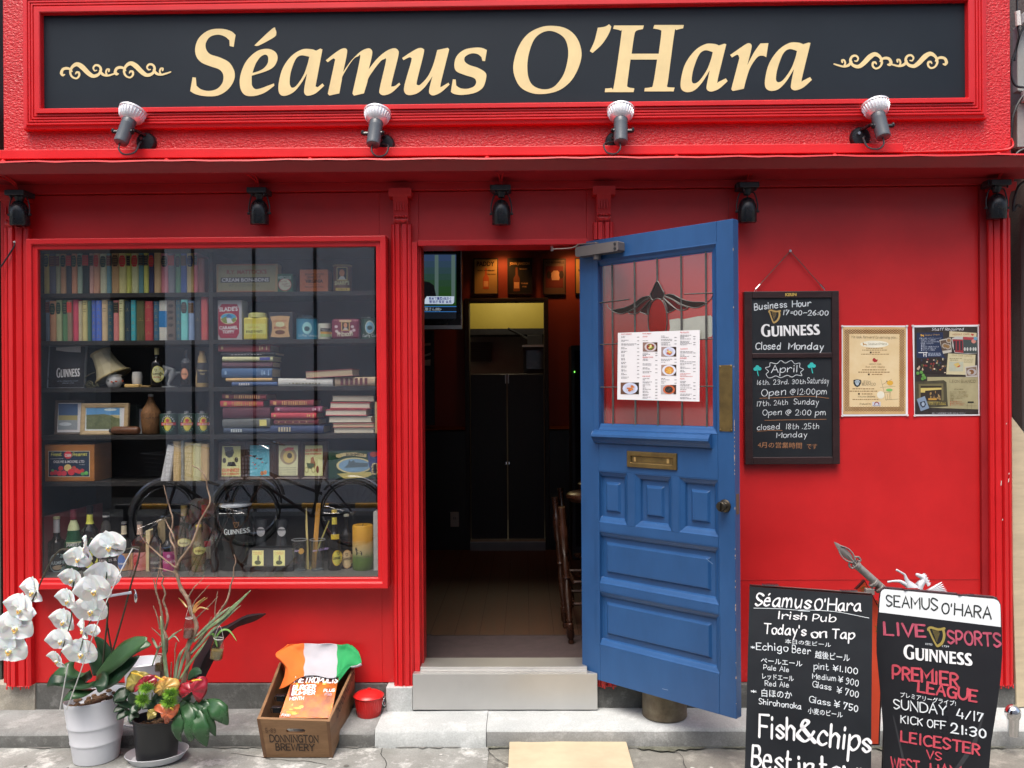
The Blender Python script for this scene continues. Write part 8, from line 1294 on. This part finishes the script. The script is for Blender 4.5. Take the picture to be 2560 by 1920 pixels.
# ------------------------------------------------------------------ potted plants left of the crate
POTW = mat('white plastic pot', (.60, .62, .66), .35, var=.04); POTB = mat('black plastic pot', (.012, .013, .015), .35, var=.2)
LEAF = mat('orchid leaf green', (.055, .13, .050), .32, col2=(.035, .095, .035), vs=9, bump=.15, bs=60, stretch=(1, 1, 1)); LEAFD = mat('dark leaf green', (.020, .060, .026), .35, col2=(.014, .042, .02), vs=12, bump=.1, bs=60)
PETAL = mat('white orchid petal', (.93, .94, .93), .55, var=.03, bump=.12, bs=110); PETAL.node_tree.nodes['Principled BSDF'].inputs['Subsurface Weight'].default_value = .35; PETAL.node_tree.nodes['Principled BSDF'].inputs['Subsurface Scale'].default_value = .02
LIP = mat('orchid lip yellow', (.80, .52, .06), .5, col2=(.82, .74, .42), vs=60); LIPO = mat('orchid throat orange', (.62, .26, .02), .5)
STEM = mat('orchid stem', (.06, .055, .035), .5, var=.3, vs=20); BARK = mat('bark chips', (.20, .12, .06), .85, col2=(.09, .05, .03), vs=40, bump=1., bs=60, bdist=.01); TWIG = mat('curly willow bark', (.30, .215, .15), .8, col2=(.19, .13, .09), vs=22, bump=.5, bs=120)
def strip(mb, pts, widths, m, nrm=Vector((0, -1, 0)), fold=0., twist=0., n=5):
    """a leaf blade along a curve: tapering strip folded along its midrib"""
    P = crom(pts, n); k = len(P); rows = []
    for i, p in enumerate(P):
        t = (P[min(i + 1, k - 1)] - P[max(i - 1, 0)]).normalized(); f = i / (k - 1); a = f * (len(widths) - 1); j = min(int(a), len(widths) - 2); w = widths[j] + (widths[j + 1] - widths[j]) * (a - j)
        s = t.cross(nrm); s = s.normalized() if s.length > 1e-6 else Vector((1, 0, 0))
        if twist: s = Matrix.Rotation(twist * f, 3, t) @ s
        up = s.cross(t).normalized(); rows.append([p + s * w, p + s * w * .5 + up * (fold * w * .35), p + up * (-fold * w * .0), p - s * w * .5 + up * (fold * w * .35), p - s * w])
    vs = [v for r in rows for v in r]; mb.add(vs, [(5 * i + j, 5 * i + j + 1, 5 * i + j + 6, 5 * i + j + 5) for i in range(k - 1) for j in range(4)], m, True)
def orchid_flower(name, parent):
    """moth orchid: three sepals, two broad petals, a folded lip; faces local -Y, about 1 unit wide"""
    k = MB(); 
    def pet(ang, ln, wd, dy, cup):
        def fn(u, v):
            r = v; w = wd * (sin(pi * min(1, r * .93 + .07) ** .8)) ** .75; x = (u - .5) * 2 * w; y_ = r * ln
            return Matrix.Rotation(ang, 3, 'Y') @ Vector((x, dy + cup * 1.6 * (r * r - .15) + .05 * sin(r * 5 + x * 9) * r - .5 * wd * (x / max(wd, .01)) ** 2 * (1 if cup > 0 else -.35), y_))
        k.grid(fn, 6, 6, PETAL)
    pet(0, .55, .25, .02, .05); pet(radians(130), .52, .24, .03, .06); pet(radians(-130), .52, .24, .03, .06)
    for s in (-1, 1): pet(s * radians(76), .60, .44, -.02, -.07)
    f = k.build(name, parent, local=True)
    k = MB(); k.ball((0, -.06, -.05), (.05, .06, .07), PETAL, seg=8, rings=6)
    for s in (-1, 1): k.ball((s * .055, -.08, -.055), (.032, .05, .06), LIP, seg=8, rings=5)
    k.ball((0, -.11, -.12), (.05, .06, .05), LIP, seg=8, rings=5); k.ball((0, -.13, -.09), (.03, .03, .035), LIPO, seg=8, rings=5); k.ball((0, -.11, .005), (.035, .05, .035), PETAL, seg=8, rings=5); k.build('lip', f, local=True)
    return f
orc = thing('potted_orchid', 'white moth orchid with long arching sprays in a pale ridged pot', 'potted plant', (-1.80, -.37, 0))
def tier(zs, rs, xc=-1.80, yc=-.372, hh=.27, shear_=.10):
    k = MB(); k.lathe(list(zip(rs, zs)), POTW, M=Matrix.Translation((xc, yc, 0)), seg=40, close=True)
    for v in k.v: v.z += shear_ * (v.x - xc) * max(0, v.z) / hh
    return k
pot = tier([.006, .008, .085, .0851, .092, .094, .155, .1551, .163, .165, .248, .262, .266, .262, .225, .222], [.080, .088, .098, .1005, .1015, .100, .108, .1105, .112, .1105, .121, .1225, .121, .117, .112, .001]).build('pot', orc, sharp=50)
rp = random.Random(6); k = MB()
for i in range(70): a, r_ = rp.uniform(0, 6.28), rp.uniform(0, .105); k.ball((-1.80 + r_ * cos(a), -.372 + r_ * sin(a), .238 + rp.uniform(0, .012) + .08 * r_ * cos(a)), (rp.uniform(.008, .018), rp.uniform(.006, .014), rp.uniform(.005, .010)), BARK, seg=6, rings=4, M=Matrix.Rotation(rp.uniform(0, 3), 4, 'Z'))
k.build('bark_chips', orc)
def p1(x, y, Y): return W('P1', x, y, Y)
for pts, ws, m, fold in (([(640, 1060, -.36), (740, 960, -.40), (880, 870, -.42), (980, 862, -.41)], [.016, .042, .046, .030, .002], LEAF, .4), ([(625, 1070, -.40), (740, 960, -.46), (850, 875, -.49), (955, 822, -.50)], [.018, .044, .050, .036, .006], LEAF, .5), ([(570, 1090, -.42), (500, 1030, -.52), (420, 1020, -.55), (345, 1050, -.53)], [.02, .036, .036, .022, .002], LEAF, -.4), ([(520, 1100, -.40), (440, 1080, -.44), (350, 1085, -.46), (305, 1130, -.45)], [.016, .03, .034, .024, .004], LEAFD, .4),
    ([(660, 1090, -.34), (690, 980, -.33), (665, 870, -.33), (612, 805, -.34)], [.018, .030, .030, .018, .002], LEAFD, .4), ([(630, 1060, -.36), (620, 960, -.36), (560, 880, -.36), (520, 850, -.36)], [.018, .028, .028, .018, .002], LEAFD, .3), ([(640, 1130, -.42), (720, 1080, -.46), (800, 1010, -.47), (905, 930, -.44)], [.02, .036, .040, .028, .002], LEAFD, .4), ([(600, 1150, -.43), (540, 1165, -.50), (470, 1180, -.54), (408, 1222, -.53)], [.016, .028, .030, .02, .002], LEAF, .4), ([(600, 1120, -.42), (560, 1110, -.49), (480, 1115, -.53), (390, 1125, -.52)], [.018, .032, .030, .018, .002], LEAF, .3), ([(620, 1110, -.44), (640, 1080, -.49), (655, 1120, -.53), (640, 1170, -.54)], [.02, .034, .034, .024, .004], LEAFD, .3)):
    k = MB(); strip(k, [p1(*q) for q in pts], ws, m, Vector((0, -.75, .66)), fold, n=5); k.build('leaf', orc, solid=.0016)
for pts, r_ in (([(650, 1130, -.38), (720, 930, -.40), (790, 700, -.43), (850, 470, -.46), (890, 330, -.48), (905, 250, -.49), (880, 228, -.50), (760, 250, -.55), (640, 190, -.56), (590, 170, -.56)], .0042), ([(655, 1120, -.38), (680, 850, -.40), (700, 640, -.42), (690, 560, -.44), (640, 380, -.50), (560, 280, -.54), (480, 250, -.56), (435, 243, -.57), (385, 250, -.57), (330, 320, -.57), (280, 420, -.57), (200, 590, -.57), (120, 660, -.57), (50, 850, -.57), (0, 985, -.57), (-30, 1040, -.57)], .0040), ([(725, 900, -.38), (700, 760, -.40), (690, 640, -.41)], .004), ([(590, 170, -.56), (520, 340, -.57), (470, 500, -.58), (460, 700, -.58), (400, 900, -.58), (370, 1000, -.58)], .003), ([(700, 250, -.55), (690, 420, -.56), (640, 600, -.57), (560, 760, -.57), (520, 900, -.57)], .003)):
    k = MB(); q = crom([p1(*z) for z in pts], 6); k.tube(q, [r_ * (1 - .35 * i / len(q)) for i in range(len(q))], STEM if r_ > .0035 else LEAFD, seg=7)
    for i in range(6, len(q) - 4, 9): k.ball(q[i], r_ * 1.35, STEM, seg=6, rings=4)
    k.build('stem', orc)
FL = [(345, 655, 140, -.5, -.1, 0), (215, 835, 150, -.2, -.1, 10), (165, 1025, 172, .05, -.1, -5), (100, 1255, 172, .1, -.15, 0), (1125, 190, 150, .35, -.15, -8), (900, 200, 118, -1.1, -.1, 20), (810, 315, 118, .25, -.2, 10), (745, 530, 112, -.1, -.3, 10), (1065, 500, 150, .3, -.3, 12), (975, 640, 160, .15, -.3, -10), (705, 745, 118, -.35, -.25, 5), (945, 850, 155, .1, -.2, 0), (660, 965, 125, -.2, -.15, 6), (870, 1055, 112, -.9, -.1, 0), (955, 1065, 66, .4, -.1, 20), (630, 1165, 122, 0, -.2, -6), (845, 1295, 150, .1, -.25, 4), (595, 1370, 102, -.5, -.4, 15), (280, 880, 70, .9, .1, 30)]
proto = None
for i, (x, y, s, yaw, pit, roll) in enumerate(FL):
    Y = -.56 - .022 * (i * 7 % 4); c = W('F2', x, y, Y); sc_ = s * 2.1 * REG['F2'][2] * (Y - CAM.y) / FPX
    if proto is None: proto = orchid_flower('flower', orc); f = proto
    else:
        f = proto.copy(); COL.objects.link(f); f.parent = orc; l = proto.children[0].copy(); COL.objects.link(l); l.parent = f
    f.matrix_basis = WM[orc.name].inverted() @ (Matrix.Translation(c) @ Matrix.Rotation(yaw, 4, 'Z') @ Matrix.Rotation(-pit, 4, 'X') @ Matrix.Rotation(radians(roll), 4, 'Y') @ Matrix.Diagonal((sc_, sc_, sc_, 1)))
CLW = mat('clear plastic stake', (.60, .60, .58), .2, var=.1)
for a in (((432, 1280, -.55), (520, 1040, -.60), (640, 700, -.64), (760, 430, -.64), (860, 235, -.62)), ((388, 1280, -.56), (420, 1100, -.58), (442, 985, -.58)), ((865, 235, -.50), (900, 245, -.49))):
    k = MB(); k.tube(crom([p1(*q) for q in a], 4), .0024, CLW, seg=6); k.build('stake', orc)
k = MB(); strip(k, [p1(690, 548, -.44), p1(770, 535, -.46), p1(852, 522, -.47)], [.006, .005, .006], mat('silver ribbon', (.55, .60, .70), .3)); k.build('ribbon', orc, solid=.001); k = MB(); c = p1(880, 555, -.47); k.ball(c, (.007, .006, .022), CHROME, seg=10, rings=8); k.tube([c + Vector((0, 0, .02)), c + Vector((-.006, 0, .034))], .003, CHROME); k.build('clip', orc)
# ------------------------------------------------------------------ second white pot standing behind on the step
wp = thing('white_pot', 'plain white flower pot with saucer half hidden between the two plants', 'plant pot', (-1.585, -.125, .058)); c = p1(938, 1200, -.12); M = Matrix.Translation((c.x, -.125, 0)); k = MB(); k.lathe([(.062, .078), (.070, .082), (.072, .12), (.082, .32), (.085, .33), (.080, .33), (.078, .29), (.001, .285)], POTW, M=M, seg=32); k.build('pot', wp); k = MB(); k.lathe([(.075, .0565), (.088, .060), (.096, .076), (.093, .077), (.085, .066), (.001, .065)], POTW, M=M, seg=32); k.build('saucer', wp)
# ------------------------------------------------------------------ flower arrangement in the black pot
sx_, sy_ = p1(1010, 1590, -.40).x, -.385; sau = thing('plant_saucer', 'pale oval plastic saucer under the black pot', 'saucer', (sx_, sy_, 0)); k = MB(); k.lathe([(.100, .006), (.106, .007), (.126, .034), (.1285, .036), (.126, .037), (.104, .012), (.001, .011)], POTW, M=Matrix.Translation((sx_, sy_, .002)) @ Matrix.Rotation(radians(-3), 4, 'Y'), seg=40, sy=.80); k.build('dish', sau)
fa = thing('flower_arrangement', 'twisted branch arrangement with red anthuriums in a black pot', 'flower arrangement', (sx_, sy_, .014)); pm = Matrix.Translation((sx_, sy_ - .005, .0145)); k = MB(); k.lathe([(.078, 0), (.082, .003), (.094, .155), (.097, .157), (.097, .168), (.092, .168), (.088, .135), (.001, .13)], POTB, M=pm, seg=36, sy=.82); k.build('pot', fa)
def f1(x, y, Y): return W('F1', x, y, Y)
def f3(x, y, Y): return W('F3', x, y, Y)
def r7(x, y, Y): return W('R7', x, y, Y)
def branch(pts, r0, r1, name='branch'):
    k = MB(); q = crom(pts, 7); n = len(q); rnd_ = random.Random(len(q)); q = [p + Vector((rnd_.uniform(-1, 1), rnd_.uniform(-1, 1), rnd_.uniform(-1, 1))) * .0009 for p in q]
    k.tube(q, [.84 * (r0 + (r1 - r0) * i / (n - 1)) * rnd_.uniform(.9, 1.14) for i in range(n)], TWIG, seg=8); k.build(name, fa)
YB = -.40
branch([f3(405, 1700, YB), f3(440, 1560, YB), f3(470, 1400, YB - .01), f3(468, 1210, YB - .02), f3(560, 1040, YB - .02), f3(572, 920, YB - .01), f3(515, 800, YB), f3(470, 620, YB), f3(385, 490, YB + .01), f3(335, 340, YB + .01), f3(300, 230, YB + .01)], .0125, .0085)
branch([f3(300, 235, YB + .01), f3(330, 180, YB), r7(1240, 1410, YB), r7(1330, 1290, YB - .01), r7(1375, 1180, YB), r7(1405, 1090, YB + .01), r7(1465, 990, YB), r7(1485, 925, YB), r7(1462, 830, YB + .01), r7(1450, 750, YB), r7(1408, 690, YB), r7(1340, 648, YB)], .0075, .0022)
branch([f3(300, 235, YB + .01), r7(1215, 1420, YB), r7(1200, 1310, YB - .02), r7(1165, 1220, YB), r7(1188, 1090, YB), r7(1160, 980, YB + .01), r7(1135, 890, YB), r7(1115, 808, YB)], .0068, .0018)
branch([r7(1215, 1300, YB), r7(1190, 1210, YB - .02), r7(1150, 1130, YB), r7(1125, 1078, YB)], .005, .0016)
branch([r7(1210, 1465, YB), r7(1110, 1390, YB), r7(1010, 1300, YB + .01), r7(955, 1245, YB), r7(912, 1172, YB)], .0045, .0018); branch([r7(1205, 1505, YB), r7(1120, 1480, YB - .01), r7(1060, 1468, YB), r7(1015, 1472, YB)], .003, .0012)
YL_ = -.37
branch([f3(140, 1700, YL_), f3(135, 1420, YL_), f3(185, 1260, YL_), f3(185, 1110, YL_ - .01), f3(150, 1000, YL_), f3(130, 830, YL_), f3(100, 660, YL_), f3(50, 500, YL_), f3(20, 345, YL_)], .0115, .0025)
branch([f3(170, 1010, YL_), f3(205, 880, YL_ - .01), f3(190, 760, YL_), f3(150, 640, YL_), f3(172, 530, YL_), f3(128, 410, YL_), f3(152, 320, YL_), f3(115, 260, YL_), r7(1085, 1330, YL_), r7(1090, 1270, YL_)], .0065, .0018)
branch([f3(100, 1000, YL_), f3(70, 840, YL_), f3(15, 700, YL_)], .0045, .0018); branch([f3(120, 1100, YL_), f3(60, 1040, YL_), f3(-5, 985, YL_)], .0035, .0015); branch([f3(60, 560, YL_), f3(55, 420, YL_), f3(90, 250, YL_), f3(110, 120, YL_), f3(100, 30, YL_)], .0035, .0015)
branch([f3(560, 880, YB), f3(640, 790, YB - .01), f3(740, 700, YB), f3(852, 580, YB)], .0038, .0014); branch([f3(690, 990, YB), f3(730, 930, YB), f3(770, 840, YB)], .0025, .0012); branch([f3(470, 590, YB), f3(540, 465, YB - .01), f3(620, 390, YB), f3(680, 305, YB)], .0036, .0012); branch([f3(525, 710, YB), f3(560, 630, YB), f3(650, 530, YB), f3(742, 425, YB)], .0032, .0012)
branch([f3(500, 1330, YB), f3(600, 1180, YB), f3(730, 980, YB), f3(830, 840, YB), f3(900, 740, YB), f3(965, 640, YB - .01), f3(1005, 520, YB), f3(1015, 440, YB), f3(1055, 320, YB), f3(1060, 220, YB), f3(1085, 120, YB), f3(1065, 32, YB)], .0075, .0022); branch([f3(815, 860, YB), f3(820, 720, YB), f3(850, 512, YB)], .0034, .0014); branch([f3(280, 1640, YB), f3(295, 1420, YB), f3(300, 1260, YB), f3(318, 1175, YB)], .003, .003); branch([f3(240, 1640, YB), f3(255, 1430, YB)], .0035, .003)
for pts, ws, m in (([(300, 1650), (330, 1450), (370, 1320), (440, 1225)], [.008, .012, .011, .002], 0), ([(330, 1660), (400, 1400), (500, 1180), (560, 1120)], [.008, .012, .012, .004], 0), ([(540, 1170), (700, 1010), (850, 900), (1050, 720), (1280, 495)], [.006, .012, .014, .016, .002], 1), ([(500, 1320), (620, 1200), (760, 1040), (1000, 820), (1150, 690)], [.005, .009, .010, .008, .001], 0), ([(560, 1100), (700, 970), (880, 810), (1010, 710)], [.005, .009, .010, .002], 0), ([(360, 1650), (480, 1460), (600, 1300), (720, 1130)], [.006, .010, .010, .002], 1), ([(190, 1650), (150, 1300), (125, 960), (110, 830)], [.007, .007, .006, .003], 1), ([(205, 1650), (175, 1400), (150, 1150), (135, 1000)], [.006, .007, .006, .002], 0), ([(0, 1480), (80, 1260), (130, 1210)], [.004, .008, .003], 0), ([(70, 1250), (20, 1150), (-5, 1110)], [.006, .006, .001], 0), ([(530, 800), (560, 690), (690, 585)], [.004, .005, .001], 2), ([(535, 790), (600, 680), (718, 595)], [.004, .005, .001], 2), ([(540, 800), (620, 720), (735, 745)], [.003, .005, .001], 2), ([(455, 720), (400, 650), (345, 595)], [.004, .005, .001], 2), ([(840, 1230), (830, 1120), (900, 1020), (1000, 1020), (1098, 1155)], [.003, .006, .008, .007, .001], 3), ([(845, 1230), (810, 1100), (780, 1060), (740, 1090)], [.003, .007, .006, .001], 3), ([(205, 1140), (280, 1070), (390, 1000)], [.003, .005, .001], 0), ([(210, 1140), (290, 1090), (355, 1165)], [.002, .004, .001], 0)):
    ws = [q * (.55 if max(ws) > .0075 else .8) for q in ws]; k = MB(); m = [mat('striped grass leaf', (.09, .15, .085), .45, col2=(.24, .30, .20), vs=90, stretch=(1, 1, .1)), mat('pale reed leaf', (.24, .31, .17), .45, col2=(.09, .15, .07), vs=50), mat('reddish tipped leaf', (.22, .26, .08), .4, col2=(.42, .16, .05), vs=18), mat('fresh green blade', (.16, .34, .08), .4)][m]
    strip(k, [f3(x, y, YB - .03 + .01 * (i % 2)) for i, (x, y) in enumerate(pts)], ws, m, Vector((.3, -.8, .5)), .5, n=5); k.build('grass_leaf', fa, solid=.0006)
k = MB(); DKF = mat('black purple leaf', (.012, .011, .014), .6, col2=(.026, .024, .030), spec=.15, vs=7, bump=.3, bs=30); a = [f3(x, y, -.27) for x, y in ((490, 1640), (545, 1420), (680, 1200), (815, 1010), (980, 945), (1235, 815), (1470, 795))]; b = [f3(x, y, -.335) for x, y in ((590, 1640), (650, 1440), (760, 1230), (860, 1060), (985, 985), (1215, 850), (1475, 800))]; c = [f3(x, y, -.28) for x, y in ((690, 1620), (800, 1400), (905, 1180), (985, 1080), (1100, 975), (1330, 895), (1478, 806))]
A_, B_, C_ = crom(a, 4), crom(b, 4), crom(c, 4); n = len(A_); k.add(A_ + B_ + C_, [(i, i + 1, n + i + 1, n + i) for i in range(n - 1)] + [(n + i, n + i + 1, 2 * n + i + 1, 2 * n + i) for i in range(n - 1)], DKF, True); k.build('dark_leaf', fa, solid=.0015, sharp=70)
VG = glass_mat('vial glass', (.80, .80, .76), refl=.10, f0=.45)
for (x, y0, y1, hw, tint) in ((465, 825, 1120, 62, (.20, .09, .08)), (828, 1085, 1395, 82, (.20, .16, .06)), (85, 1300, 1550, 50, (.16, .12, .06))):
    Y = YB - .035 if x > 300 else YL_ - .02; c = f3(x, y1, Y); s = REG['F3'][2] * (Y - CAM.y) / FPX; H = (y1 - y0) * s; M = Matrix.Translation(c) @ Matrix.Rotation(radians(4 if x < 600 else 8), 4, 'Y'); k = MB(); k.lathe([(.001, 0), (hw * .85 * s, .001), (hw * s, .006), (hw * s, H * .55), (hw * .72 * s, H * .86), (hw * .78 * s, H)], VG, M=M, seg=20, close=False); k.build('glass_vial', fa)
    k = MB(); k.lathe([(.001, .002), (hw * .92 * s, .007), (hw * .92 * s, H * .42), (.001, H * .43)], mat('cloudy water %d' % x, tint, .15, vs=60, col2=tuple(q * 1.9 for q in tint), trans=.3), M=M, seg=18); k.build('water', fa)
    k = MB(); q = M @ Vector((0, 0, H * .92)); k.tube(crom([q + Vector((hw * s * .75, 0, 0)), q + Vector((.004, 0, .05)), q + Vector((-hw * s * .75, 0, 0))], 5), .0008, CLW, seg=4); k.tube([M @ Vector((hw * .74 * s * cos(i * pi / 8), hw * .74 * s * sin(i * pi / 8), H * .9)) for i in range(16)], .0013, CLW, seg=4, closed=True); k.build('wire', fa)
def spathe(pts, Y, bulge, m, spadix=None, name='anthurium'):
    """a heart shaped glossy bract traced as an outline, cupped towards the viewer, with its spadix"""
    k = MB(); o = crom([f1(x, y, Y) for x, y in pts], 3, True); c = sum(o, Vector()) / len(o); n = len(o); vs = []; R_ = 5
    for q in range(R_):
        f = 1 - q / R_
        for i, p in enumerate(o): v = c.lerp(p, f); v = v + Vector((0, -bulge * (1 - f * f) + .010 * sin(i * 2 * pi / n * 3 + 1) * f * f + .004 * sin(i * 2 * pi / n * 9) * f, 0)); vs.append(v)
    vs.append(c + Vector((0, -bulge * .8, 0))); k.add(vs, [(q * n + i, q * n + (i + 1) % n, (q + 1) * n + (i + 1) % n, (q + 1) * n + i) for q in range(R_ - 1) for i in range(n)] + [((R_ - 1) * n + i, (R_ - 1) * n + (i + 1) % n, R_ * n) for i in range(n)], m, True); s = k.build(name, fa, solid=.0014, sharp=80)
    if spadix: k = MB(); k.tube([f1(x, y, Y - bulge - .012 - .006 * i) for i, (x, y) in enumerate(spadix)], [.0028, .0034, .0022][:len(spadix)], mat('yellow spadix', (.72, .46, .04), .5, bump=.4, bs=300), seg=8); k.build('spadix', s)
def veins(key, a, b): return mat(key, a, .22, col2=b, vs=26, bump=.5, bs=45, bdist=.004, coat=.3)
ASR = veins('red anthurium', (.34, .018, .035), (.22, .010, .020)); ASO = veins('orange anthurium', (.52, .15, .06), (.42, .08, .03)); ASY = veins('yellow green anthurium', (.46, .40, .10), (.34, .26, .06)); ASM = veins('orange yellow anthurium', (.56, .24, .06), (.50, .42, .12))
YA = -.50
spathe([(150, 470), (200, 405), (300, 388), (400, 420), (440, 470), (400, 540), (330, 600), (260, 660), (215, 690), (165, 640), (138, 560)], YA + .02, .015, ASY, [(200, 425), (290, 445), (350, 478)])
spathe([(240, 590), (300, 520), (380, 460), (450, 446), (510, 475), (530, 540), (480, 580), (400, 570), (340, 600), (280, 660), (240, 650)], YA - .01, .012, ASR)
spathe([(500, 575), (560, 520), (640, 455), (690, 485), (760, 505), (825, 570), (800, 630), (720, 650), (640, 690), (560, 730), (535, 680), (490, 660)], YA, .018, ASM, [(510, 468), (560, 495), (620, 520)])
spathe([(785, 640), (840, 570), (940, 545), (985, 560), (1050, 490), (1120, 470), (1170, 530), (1185, 630), (1150, 730), (1100, 790), (1070, 812), (1050, 740), (1010, 670), (950, 655), (880, 735), (830, 735)], YA, .020, ASR, [(985, 530), (1050, 518), (1112, 516)])
spathe([(475, 890), (560, 828), (640, 850), (740, 860), (800, 835), (805, 920), (760, 990), (700, 1030), (680, 1085), (630, 1085), (620, 1010), (570, 940)], YA - .03, .014, ASO, [(740, 905), (722, 890), (708, 878)])
spathe([(395, 950), (420, 900), (480, 890), (535, 930), (530, 980), (490, 1018), (430, 1015)], YA - .02, .008, ASY)
rm = random.Random(14)
for cx, cy, rx, ry in ((400, 620, 95, 70), (350, 770, 85, 85), (715, 690, 90, 70), (690, 800, 100, 75)):
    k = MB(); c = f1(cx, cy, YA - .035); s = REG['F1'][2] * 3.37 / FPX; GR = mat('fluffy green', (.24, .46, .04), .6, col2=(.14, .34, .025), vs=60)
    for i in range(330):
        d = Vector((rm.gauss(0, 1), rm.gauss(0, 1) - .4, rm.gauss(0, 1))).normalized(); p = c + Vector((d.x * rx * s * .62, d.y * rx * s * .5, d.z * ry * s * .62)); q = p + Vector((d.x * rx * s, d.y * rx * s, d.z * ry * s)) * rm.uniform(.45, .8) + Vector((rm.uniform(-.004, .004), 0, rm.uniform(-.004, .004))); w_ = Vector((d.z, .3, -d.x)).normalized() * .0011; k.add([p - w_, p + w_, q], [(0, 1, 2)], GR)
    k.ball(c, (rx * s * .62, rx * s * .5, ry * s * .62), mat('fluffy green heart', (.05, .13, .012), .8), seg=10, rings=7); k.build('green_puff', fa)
MO = mat('monstera green', (.035, .105, .038), .26, col2=(.022, .070, .026), vs=10, bump=.2, bs=40)
k = MB(); YM = -.50
def fm(x, y, d=0.): return f1(x, y, YM + d)
for pts, ws in (([(830, 830, .02), (850, 960, -.01), (800, 1120, -.03), (800, 1230, -.02), (845, 1320, 0)], [.018, .034, .026, .024, .012, .001]), ([(880, 840, .01), (950, 980, -.02), (950, 1120, -.035), (960, 1240, -.03), (960, 1318, -.01)], [.022, .030, .020, .022, .018, .006]), ([(940, 870, .01), (1060, 1010, -.02), (1090, 1130, -.035), (1120, 1250, -.03), (1175, 1382, -.01)], [.022, .034, .030, .036, .024, .001]), ([(990, 860, .01), (1120, 940, -.01), (1190, 1040, -.015), (1240, 1140, -.01), (1290, 1248, .01)], [.022, .030, .024, .018, .001]), ([(1030, 840, .015), (1150, 850, 0), (1180, 920, -.01), (1190, 1000, -.01), (1200, 1060, 0)], [.020, .024, .018, .014, .002]), ([(1080, 830, .02), (1210, 835, .0), (1310, 900, -.02), (1380, 1000, -.02), (1450, 1100, 0)], [.012, .020, .034, .038, .022, .002]), ([(830, 815, .02), (930, 900, 0), (1020, 970, -.015), (1110, 1055, -.015)], [.014, .030, .026, .006])):
    strip(k, [fm(*q) for q in pts], ws, MO, Vector((.1, -.9, .4)), .45, n=5)
k.build('monstera_leaf', fa, solid=.0012)
for pts, w_ in (([(200, 700), (120, 690), (30, 740), (-30, 800)], .030), ([(230, 880), (120, 830), (40, 800), (-20, 830)], .016), ([(190, 960), (120, 940), (60, 980), (15, 1040)], .020), ([(180, 860), (90, 860), (20, 900), (-30, 940)], .016), ([(300, 860), (250, 800), (210, 740), (190, 680)], .022), ([(320, 900), (280, 880), (230, 900), (200, 960)], .024), ([(930, 520), (990, 440), (1050, 415), (1110, 430)], .022), ([(860, 800), (920, 720), (980, 670), (1035, 690)], .030), ([(480, 850), (500, 760), (520, 720), (540, 680)], .012), ([(560, 900), (480, 860), (400, 850), (340, 900)], .022), ([(300, 1000), (240, 960), (200, 1000), (180, 1070)], .016), ([(640, 640), (600, 700), (560, 780), (540, 850)], .018), ([(820, 800), (780, 860), (800, 920), (830, 950)], .018)):
    k = MB(); strip(k, [f1(x, y, -.46 - .012 * i) for i, (x, y) in enumerate(pts)], [.003, w_ * .8, w_, w_ * .7, .001], LEAFD, Vector((.1, -.8, .55)), .5, n=4); k.build('leaf', fa, solid=.001)
for pts in ([(420, 980), (440, 900), (450, 820)], [(470, 850), (465, 760), (470, 680)], [(640, 830), (620, 760), (600, 700)], [(950, 850), (930, 760), (960, 600)], [(330, 880), (310, 760), (290, 640)]):
    k = MB(); k.tube(crom([f1(x, y, -.45) for x, y in pts], 3), .0026, mat('green stalk', (.10, .16, .06), .5), seg=6); k.build('stalk', fa)
k = MB()
for i in range(60): a, r_ = rp.uniform(0, 6.28), rp.uniform(0, .08); k.ball((sx_ + r_ * cos(a), sy_ + r_ * sin(a) * .8, .148 + rp.uniform(0, .01)), (rp.uniform(.006, .014), rp.uniform(.005, .01), .006), BARK, seg=5, rings=4)
k.build('soil', fa)
